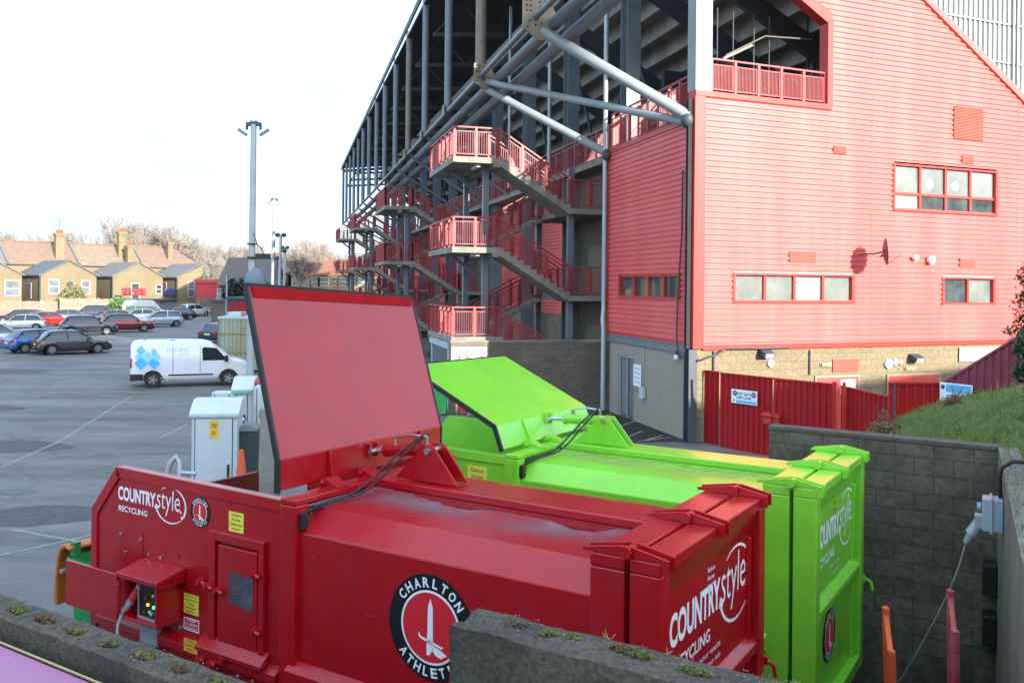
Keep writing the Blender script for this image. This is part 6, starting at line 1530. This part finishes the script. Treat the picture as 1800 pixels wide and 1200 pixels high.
bin_(763,787,684,729,G_,O_,'green wheelie bin with an orange lid, seen between the two raised lids')
bin_(804,822,695,727,mat('bin_red',(.55,.04,.015),.45),mat('bin_red',(.5,.04,.02)),'bright orange red bin right of the green wheelie bin')
bin_(825,842,715,733,G_,G_,'low green bin partly hidden by the lime lid edge')
q=atz(793,728); m=MB(); m.box(q.x-.1,q.y,0,q.x+.14,q.y+.2,1.3); o=m.build('block_pier',M_block2); tag(o,'pale block pier between the green and red bins','pier')
# large four wheeled bin in front of the red compactor
T=K@Matrix.Translation((-7.82,.35,0))@Matrix.Scale(.88,4,(0,0,1)); t=thing('waste_bin',T@Matrix.Translation((.5,.5,0)),'green four wheeled bin with its orange lid flung open, left of the red compactor','bin')
GB=mat('container_green',(.025,.24,.06),.45,var=.1)
m=MB(T); prof=[(.12,.16),(.0,.95),(.0,1.22),(1.12,1.22),(1.12,.95),(1.0,.16)]
ou=[]; 
rings=[]
for z,f in ((.16,.90),(.9,.98),(1.20,1.0),(1.24,1.05),(1.28,1.05)):
    rings.append([(.56-.56*f,.5-.5*f,z),(.56+.56*f,.5-.5*f,z),(.56+.56*f,.5+.5*f,z),(.56-.56*f,.5+.5*f,z)])
m.loft(rings,caps=False,sm=False); rings=[[(.56-.56*f,.5-.5*f,z),(.56-.56*f,.5+.5*f,z),(.56+.56*f,.5+.5*f,z),(.56+.56*f,.5-.5*f,z)] for z,f in ((.25,.84),(1.28,.96))]; m.loft(rings,caps=False,sm=False); m.add([(.06,.06,.26),(1.06,.06,.26),(1.06,.94,.26),(.06,.94,.26)],[(0,1,2,3)],False)
m.build('bin_body',GB,t)
m=MB(T); pr=[]
import math as _m
out_=[(.02,1.40),(-.10,1.44),(-.20,1.38),(-.27,1.2),(-.30,.9),(-.32,.60),(-.30,.55)]; inn=[(-.24,.56),(-.25,.9),(-.22,1.18),(-.17,1.32),(-.09,1.38),(.02,1.35)]
m.prism(out_+inn,'y',-.02,1.02); m.build('open_lid',mat('lid_orange',(.52,.14,.03),.45,var=.1),t,bevel=.02)
m=MB(T)
for y in (.04,.90): m.box(-.06,y,1.26,.03,y+.08,1.46)
m.build('lid_arm',GB,t)
m=MB(T); m.tube((-.02,-.10,1.10),(-.02,.0,1.10),.035,10); m.build('lifting_pin',M_steel,t)
for x,y in ((.2,.15),(.95,.15),(.2,.85),(.95,.85)): m=MB(T); m.tube((x,y-.03,.08),(x,y+.03,.08),.08,12); m.build('castor',M_black,t)
# ================================================================ houses along the far side
HB=brickmat('london_stock_brick',(.225,.180,.108),(.185,.145,.085),(.20,.17,.115),.225,.075,.008,grime=(.13,.10,.06),gamt=.5,gscale=.5,bump=.1)
HBr=mat('red_brick_far',(.18,.085,.05),.9,var=.2,scale=1)
SL=mat('slate_roof',(.125,.122,.115),.8,var=.15,scale=2); SL2=mat('brown_tile_roof',(.175,.130,.095),.85,var=.2,scale=2); OR=mat('orange_tile_roof',(.172,.112,.082),.85,var=.2,scale=2); BG=mat('grey_lead_roof',(.085,.095,.105),.6,var=.1)
POT=mat('clay_pot',(.33,.075,.028),.8); UPV=mat('white_upvc',(.38,.38,.38),.4)
PHI=48; P1=Vector((-59.5,120,0)); rdir=Vector((math.cos(R(PHI)),math.sin(R(PHI)),0))
M_fg=mat('far_window_glass',(.13,.15,.16),.1,var=.4,scale=.8,spec=.8); M_fgd=mat('far_window_dark',(.05,.055,.06),.15)
def hwin(T,par,x0,x1,z0,z1,y=0,side=None,dark=False):
    m=MB(T)
    if side is None:
        m.box(x0-.06,y-.06,z0-.08,x1+.06,y-.004,z1+.06); f=m.build('window',UPV,par)
        for a,b in ((z0,(z0+z1)/2-.03),((z0+z1)/2+.03,z1)): m=MB(T); m.box(x0+.05,y-.072,a+.04,x1-.05,y-.061,b-.02); m.build('pane',M_fgd if dark else M_fg,f)
    else:
        m.box(side-.06,x0-.06,z0-.08,side-.004,x1+.06,z1+.06); f=m.build('window',UPV,par)
        m=MB(T); m.box(side-.072,x0+.05,z0+.04,side-.061,x1-.05,z1-.04); m.build('pane',M_fg,f)
def house(k,label,mainroof,outroof,ow=7.2,mw=9.5,wins=(),chim=None,end=False):
    P=P1+rdir*(9.5*k); T=frame(P.x,P.y,0,PHI); t=thing('terraced_house',T,label,'house','yellow brick terraced houses')
    h=ow/2; le=5.25; la=7.15; D_=8.6
    m=MB(T); m.prism([(-h,0),(h,0),(h,le),(0,la),(-h,le)] if not end else [(-h,0),(.3,0),(.3,la),(-h,le)],'y',0,D_); m.build('rear_wing',HB,t)
    m=MB(T)
    for s in ((-1,1) if not end else (-1,)): m.prism([(s*(h+.25),le-.10),(0,la+.06),(0,la+.24),(s*(h+.25),le+.08)],'y',-.22 if s>0 else -.12,D_)
    m.build('wing_roof',outroof,t)
    m=MB(T); m.box(-mw/2,D_+.01,0,mw/2,D_+7.5,6.9); m.build('wall',HB,t)
    m=MB(T); rp=[(D_-.3,6.85),(D_+3.7,10.1),(D_+7.8,6.9)]
    x1=mw/2-.004 if not end else mw/2+.5
    m.add([(-mw/2,rp[0][0],rp[0][1]),(x1,rp[0][0],rp[0][1]),(x1-(3.5 if end else 0),rp[1][0],rp[1][1]),(-mw/2,rp[1][0],rp[1][1]),(x1,rp[2][0],rp[2][1]),(-mw/2,rp[2][0],rp[2][1])],[(0,1,2,3),(3,2,4,5),(1,4,2),(0,3,5)],False); rf=m.build('roof',mainroof,t)
    m=MB(T); m.box(-mw/2-.001,rp[0][0]-.05,6.72,x1,rp[0][0]+.05,6.86); m.build('gutter',M_dsteel,t)
    m=MB(T); m.bar((-mw/2,D_-.3,7.0),(-mw/2,D_+3.7,10.25),.30,.2); m.bar((-mw/2,D_+3.7,10.25),(-mw/2,D_+7.8,7.0),.30,.2); m.build('party_parapet',SL,t)
    m=MB(T); m.box(-mw/2,rp[1][0]-.12,10.08,x1-(3.5 if end else 0),rp[1][0]+.12,10.25); m.build('ridge_tiles',OR,t)
    for w in wins: hwin(T,t,*w[:4],**(w[4] if len(w)>4 else {}))
    m=MB(T); m.box(-h-.06,.5,0,-h-.004,.62,le-.1); m.tube((-h-.08,.08,0),(-h-.08,.08,le),.07,6); m.build('downpipe',M_dsteel,t)
    for (cx,cy,w_,zt,n) in (chim or ()):
        c=MB(T); c.box(cx-w_/2,cy-.35,6,cx+w_/2,cy+.35,zt-.5); c.box(cx-w_/2-.12,cy-.47,zt-.5,cx+w_/2+.12,cy+.47,zt-.15); ch=c.build('chimney',HB,t)
        c=MB(T); c.tube((cx,cy,zt-.2),(cx,cy,zt+2.0),.035,5); c.bar((cx-.6,cy,zt+1.8),(cx+.6,cy,zt+1.8),.04)
        for k_ in range(5): c.bar((cx-.5+k_*.25,cy-.25,zt+1.8),(cx-.5+k_*.25,cy+.25,zt+1.8),.03)
        c.build('aerial',M_dsteel,ch)
        for i in range(n):
            c=MB(T); x=cx-w_/2+.2+(w_-.4)*i/max(1,n-1); c.tube((x,cy,zt-.15),(x,cy,zt+.4),.14,8,.11); c.build('chimney_pot',POT,ch)
    return t,T
house(-1,'leftmost yellow brick house, cut by the picture edge, grey slate roof',SL,SL,wins=((1.6,3.3,2.6,4.5),))
t,T=house(0,'yellow brick house with tall chimney and orange clay pots, satellite dish on its wing',OR,BG,wins=((-2.6,-1.3,2.9,4.7,dict(dark=False)),(1.6,2.7,2.8,4.6),(3.2,4.3,2.2,4.2,dict(side=-3.6))),chim=((2.4,9.6,1.2,11.5,5),))
m=MB(T); m.disc((.0,-.35,4.1),(.2,-1,.15),.42,16,th=.04); m.bar((0,0,3.9),(0,-.35,4.1),.05); m.build('satellite_dish',M_dsteel,t)
m=MB(T); m.box(3.4,8.2,8.2,4.4,9.6,8.26) if False else None
t,T=house(1,'yellow brick house with brown roof, dark windows and a narrow chimney',SL2,SL,wins=((-1.0,.1,1.5,4.3,dict(dark=True)),(2.6,3.4,2.9,4.1,dict(dark=True)),),chim=((2.2,10.2,1.2,12.2,4),(2.3,7.8,.9,10.1,2)))
t,T=house(2,'farthest yellow brick house with orange hipped roof and a pale plinth',OR,SL,wins=((-2.0,-1.0,2.4,4.7),(3.4,4.2,2.9,4.5,dict(side=-3.6))),chim=((0.2,10.0,.8,11.0,1),),end=True)
m=MB(T); m.box(-3.65,-.10,0,.35,-.004,1.1); m.build('white_plinth',UPV,t)
# rooflight on house 0
# boundary fences
def plank_fence(A,B,h,label,post=2.4,mt=None):
    A=Vector(A);B=Vector(B);L=(B-A).length;d=(B-A)/L; n=Vector((d.y,-d.x,0)); n=n if n.dot(-A)>0 else -n
    t=thing('wooden_fence',Matrix.Translation(A),label,'fence'); mt=mt or mat('weathered_fence_wood',(.26,.175,.13),.9,var=.25,scale=1.5)
    m=MB(); k=int(L/.16); rr=random.Random(2)
    for i in range(k):
        p=A+d*(i*.16); q=p+d*.15; o=n*rr.uniform(0,.02); hh=h+rr.uniform(-.05,.05)
        m.add([p+o,q+o,q+o+Vector((0,0,hh)),p+o+Vector((0,0,hh))],[(0,1,2,3)],False)
    m.build('boards',mt,t)
    for i in range(int(L/post)+1):
        p=A+d*(i*post); m=MB(); m.box(p.x+n.x*.08-.07,p.y+n.y*.08-.07,0,p.x+n.x*.08+.07,p.y+n.y*.08+.07,h+.12); m.build('post',mat('pale_fence_post',(.34,.28,.22),.9),t)
    return t
a=atz(-40,556);b=atz(102,556);c=atz(230,557);d_=atz(300,553)
plank_fence((a.x,a.y,0),(b.x,b.y,0),1.95,'pinkish board fence with pale posts below the houses, left half')
plank_fence((b.x+.2,b.y+.3,0),(c.x,c.y,0),2.3,'taller paler board fence in front of the second house',mt=mat('paler_fence_wood',(.27,.215,.16),.9,var=.2))
plank_fence((c.x,c.y+.2,0),(d_.x+4,d_.y+3,0),1.7,'low board fence behind the minibus, nearest the white plinth')
# garden shed, garage and right hand backdrop
def shed(px0,px1,pyt,D,dep,mt,roofm,label,name='shed',over=.2,rf=.25,cat=None):
    a=atd(px0,pyt,D);b=atd(px1,pyt,D); t=thing(name,Matrix.Translation((a.x,D,0)),label,cat or name.replace('_',' '))
    m=MB(); m.box(a.x,D,0,b.x,D+dep,a.z); m.build('wall',mt,t)
    m=MB(); m.box(a.x-over,D-over,a.z+.002,b.x+over,D+dep+over,a.z+rf); m.build('roof',roofm,t); return t,a,b
shed(229,281,529,112,5,mat('grey_shed_cladding',(.15,.155,.17),.8,var=.2,scale=1),M_dsteel,'grey garden shed roof poking over the fence behind the minibus')
# washing on a line
q=atd(235,510,122); 
for dx,cl,w_,lb in ((-1.6,(.30,.07,.05),1.3,'brown'),(0,(.55,.06,.07),1.6,'red'),(4.2,(.10,.09,.25),1.5,'purple')):
    m=MB(); vs=[]; 
    for j in range(5):
        for i in range(9): vs.append((q.x+dx+w_*i/8,122+.12*math.sin(i*1.7+dx),q.z+.3-j*.26-.04*math.sin(i)))
    m.add(vs,[(j*9+i,j*9+i+1,(j+1)*9+i+1,(j+1)*9+i) for j in range(4) for i in range(8)],True); o=m.build('washing',mat('cloth_'+lb,tuple(c*.6 for c in cl),.9)); so_=o.modifiers.new('t','SOLIDIFY'); so_.thickness=.02; tag(o,lb+' cloth hanging in the garden of the third house','washing')
t,a,b=shed(372,427,530,100,5,mat('brown_garage_wall',(.125,.10,.085),.9,var=.2),M_dsteel,'low brown garage with a flat roof behind the far cars','garage')
m=MB(); m.box(a.x-2.0,99.4,0,a.x+8,99.8,atd(380,553,99.4).z*0+2.2) if False else None
t,a,b=shed(345,397,497,128,6,mat('red_fascia',(.45,.035,.04),.6),mat('red_flat_roof',(.50,.05,.05),.6),'long low red roofed building behind the brown garage','red_building',rf=.5,cat='building')
m=MB(); m.box(a.x,127.9,0,b.x,127.99,atd(350,524,128).z); m.build('brick_base',M_block2,t)
t,a,b=shed(400,436,526,90,4,M_dsteel,M_dsteel,'dark lock up with red shutters right of the brown garage','lock_up')
for px0,px1 in ((402,410),(414,434)):
    p=atd(px0,531,89.9);q=atd(px1,531,89.9); m=MB(); m.box(p.x,89.93,.1,q.x,89.985,p.z); m.build('red_shutter',M_gatered,t)
q0=atz(352,557); m=MB(); 
for i in range(9): m.box(q0.x+i*.42,q0.y+2,0,q0.x+i*.42+.05,q0.y+2.05,1.3)
m.box(q0.x,q0.y+1.99,1.2,q0.x+3.5,q0.y+2.06,1.27); tag(m.build('metal_railing',M_galv),'short grey metal railing by the far white car','railing')
# dark pitched house behind the lamp post, long brick terraces right
def gable_house(px0,px1,py_e,py_r,D,dep,wall,roof,label,nw=0,name='house',group=None,wcol=None,zwin=None,ang=0,nchim=0):
    a=atd(px0,py_e,D);b=atd(px1,py_e,D); ze=a.z; zr=atd(px0,py_r,D+dep/2).z; T=frame(a.x,D,0,ang); w_=b.x-a.x
    t=thing(name,T,label,'house',group); m=MB(T); m.box(0,0,0,w_,dep,ze); m.build('wall',wall,t)
    m=MB(T); m.prism([(-.3,ze-.02),(dep/2,zr),(dep+.3,ze-.02),(dep+.3,ze-.1),(dep/2,zr-.15),(-.3,ze-.12)],'x',-.3,w_+.3); 
    m.prism([(0,ze+.0),(dep/2,zr-.16),(dep,ze+.0)],'x',.0,w_); m.build('roof',roof,t)
    for i in range(nw):
        x=(i+.5)*w_/nw
        for z0 in ((ze-1.9,),(ze-1.9,ze-4.6))[1 if ze>5 else 0]:
            if z0>0: hwin(T,t,x-.9,x+.9,z0,z0+1.3)
    for i in range(nchim):
        x=(i+.6)*w_/nchim; m=MB(T); m.box(x-.5,dep/2-.4,zr-1,x+.5,dep/2+.4,zr+1.1); m.build('chimney',HBr,t)
    return t
gable_house(386,470,500,452,118,9,mat('dark_brick',(.075,.06,.05),.9),mat('dark_brown_roof',(.11,.085,.075),.85,var=.2),'dark house with small pale gables behind the tall lamp post',nw=5)
gable_house(430,505,478,455,150,9,HBr,OR,'orange roofed brick house between the lamp post and the masts',nw=3,nchim=1)
gable_house(515,576,482,455,150,8,mat('warm_brick_far',(.22,.125,.068),.9,var=.2),mat('red_tile_far',(.19,.085,.055),.9,var=.2),'long brick terrace with white windows right of the masts',nw=4,nchim=1)
gable_house(578,660,482,457,154,8,_mats['warm_brick_far'],_mats['red_tile_far'],'brick terrace house partly behind the far staircases',nw=5)
# ivy hedge
def hedge(px0,px1,pyt,D,zb,label,mt,n=900,name='hedge',cat='hedge',s=.30):
    a=atd(px0,pyt,D);b=atd(px1,pyt,D); t=thing(name,Matrix.Translation(((a.x+b.x)/2,D,0)),label,cat); m=MB(); zc=(a.z+zb)/2
    k=max(2,int((b.x-a.x)/1.6))
    for i in range(k): leaves(m,(a.x+(i+.5)*(b.x-a.x)/k,D,zc),(1.1,.8,(a.z-zb)/2*rnd.uniform(.85,1.05)),n//k,s,rr=rnd)
    m.build('foliage',mt,t,uv=False); m=MB()
    for i in range(k): x=a.x+(i+.5)*(b.x-a.x)/k; m.path([(x,D,0),(x+.1,D,zc),(x,D,a.z-.3)],[.06,.04,.02],5)
    m.build('stem',M_barkd,t)
OL=mat('pale_olive_leaves',(.14,.14,.065),.8,var=.4)
hedge(112,145,503,117,1.0,'pale olive shrub climbing the wing of the second house',OL,900)
hedge(198,232,522,112,1.0,'low green hedge over the fence by the shed',mat('mid_green_leaves',(.08,.16,.05),.8,var=.4),500)
hedge(397,436,488,104,.5,'dark evergreen hedge behind the lock up',mat('evergreen_leaves',(.030,.040,.028),.8,var=.4),1500)
hedge(458,478,492,100,.5,'small dark evergreen right of the tall lamp post',_mats['evergreen_leaves'],400)
# ================================================================ bare winter trees
def bare_tree_mesh(seed,H,spread,mt,depth=6,r0=.22,name='t'):
    rr=random.Random(seed); mb=MB(); tr=MB()
    def br(p,d,L,r,k):
        n=3; pts=[p]; q=p.copy(); dd=d.copy()
        for i in range(n):
            dd=(dd+Vector((rr.gauss(0,.13),rr.gauss(0,.13),rr.gauss(.05,.08)))).normalized(); q=q+dd*(L/n); pts.append(q.copy())
        tgt=tr if k<=1 else mb; rad=[r*(1-.45*i/n) for i in range(n+1)]
        if k<=2: tgt.path(pts,rad,5 if k<2 else 4)
        else:
            for a,b,ra in zip(pts,pts[1:],rad):
                s=(b-a).cross(Vector((rr.uniform(-1,1),rr.uniform(-1,1),.2))).normalized()*max(ra,.022)
                mb.add([a-s,a+s,b+s*.8,b-s*.8],[(0,1,2,3)],False)
        if k<depth:
            c=rr.randint(4,5) if k>0 and k<5 else (6 if k==0 else 3)
            for j in range(c):
                i=rr.randint(1,n) if k>0 else rr.randint(2,n); base=pts[i]
                ax=Vector((rr.uniform(-1,1),rr.uniform(-1,1),rr.uniform(-.1,.5))).normalized(); nd=(dd*rr.uniform(.7,1.1)+ax*spread*rr.uniform(.7,1.2)+Vector((0,0,.18))).normalized()
                br(base,nd,L*rr.uniform(.58,.80),r*.52,k+1)
    br(Vector((0,0,0)),Vector((0,0,1)),H*.34,r0,0)
    zs=max(v.z for v in mb.v); sc=H/zs
    return tr,mb,sc
def tree_proto(seed,H,spread,mt,label,px,D,bark=None,group=None,**kw):
    tr,mb,sc=bare_tree_mesh(seed,H,spread,mt,**kw); q=atd(px,500,D); T=Matrix.Translation((q.x,D,0))
    t=thing('bare_tree',T,label,'tree',group)
    for b,nm,mm in ((tr,'trunk',bark or M_twig),(mb,'crown',mt)):
        b.v=[T@(v*sc) for v in b.v]; b.build(nm,mm,t,uv=False)
    return t
grp='bare winter trees behind the houses'
protos=[tree_proto(11+i*7,H,sp,M_twig,'',px,D,group=grp,depth=6) for i,(H,sp,px,D) in enumerate(((17.6,.75,240,158),(15.2,.7,272,162),(15.0,.85,108,160),(14.4,.65,325,170)))]
lab=['tallest bare tree, rising over the narrow chimney','bare tree right of the narrow chimney','bare tree behind the tall chimney with clay pots','bare tree above the orange hipped roof']
for p_,l in zip(protos,lab): p_['label']=l
more=[(215,168,1.0,'tall bare tree left of the tallest one, behind the narrow chimney'),(300,176,.95,'bare tree between the hipped roof and the tallest tree'),(80,182,.95,'bare tree directly behind the tall chimney stack'),(160,185,.85,'faint bare tree over the ridge of the brown roof'),(20,165,.9,'bare tree over the leftmost slate roof'),(62,172,.95,'slight bare tree left of the tall chimney'),(140,178,.8,'low bare tree over the brown roof'),(188,180,.85,'bare tree left of the narrow chimney'),(292,166,.98,'bare tree directly over the hipped roof end'),(350,168,.86,'bare tree above the red roofed building'),(378,172,.85,'brownish bare tree left of the tall lamp post'),(405,175,.86,'bare tree close to the tall lamp post, on its left'),(425,180,.80,'bare tree mostly behind the tall lamp post'),(460,178,.76,'bare tree between the tall and the second lamp post'),(510,185,.78,'bare tree behind the far masts'),(548,190,.84,'bare tree behind the long brick terrace'),(572,186,.88,'bare tree just left of the stand end'),(600,190,.80,'bare tree behind the far staircases'),(-10,170,.9,'bare tree at the left picture edge'),(330,195,.82,'small bare tree in the gap right of the hipped roof'),(365,200,.8,'distant bare tree over the brown garage'),(240,200,.95,'distant bare tree between the chimneys and hipped roof'),(395,165,.70,'short bare tree over the dark house roof'),(440,168,.68,'short bare tree right of the tall lamp post'),(348,150,.62,'low bare tree beside the last house wall'),(360,146,.6,'low bushy bare tree behind the red roof'),(375,150,.64,'low bare tree left of the dark house')]
for i,(px,D,s,l) in enumerate(more):
    src=protos[i%4]; q=atd(px,500,D); dup(src,Matrix.Translation((q.x,D,0))@Matrix.Rotation(rnd.uniform(0,6.28),4,'Z')@Matrix.Scale(s,4),l)
b1=tree_proto(91,12.5,.7,M_twigp,'pale birch tree in front of the long brick terrace, left of two',522,142,bark=M_twigp,group='two pale birches',depth=5)
q=atd(541,500,144); dup(b1,Matrix.Translation((q.x,144,0))@Matrix.Rotation(2,4,'Z')@Matrix.Scale(1.0,4),'pale birch tree in front of the long brick terrace, right of two')
# brown distant scrub closing the horizon
m=MB(); rs=random.Random(9)
for i in range(9000):
    px=rs.uniform(-150,700); D=rs.uniform(215,260); q=atd(px,500,D); h=rs.uniform(3,11)*(.6+.4*NZ.noise(Vector((q.x*.03,0,1))))
    m.bar((q.x,D,0),(q.x+rs.uniform(-2.5,2.5),D,h),.07,.07)
stuff(m.build('distant_woodland',mat('distant_brown_twigs',(.15,.115,.095),.95,var=.2),uv=False))
m=MB(); n_=120
vs=[(-420+i*7,265+12*math.sin(i*.7),0) for i in range(n_)]+[(-420+i*7,300,6.5+1.5*NZ.noise(Vector((i*.3,0,0)))) for i in range(n_)]+[(-420+i*7,420,8+2*NZ.noise(Vector((i*.2,5,0)))) for i in range(n_)]
m.add(vs,[(i,i+1,i+1+n_,i+n_) for i in range(n_-1)]+[(i+n_,i+1+n_,i+1+2*n_,i+2*n_) for i in range(n_-1)],True); structure(m.build('far_hills',mat('far_hill_scrub',(.20,.165,.12),.95,var=.25,scale=.05,bump=.8,bscale=.6)))
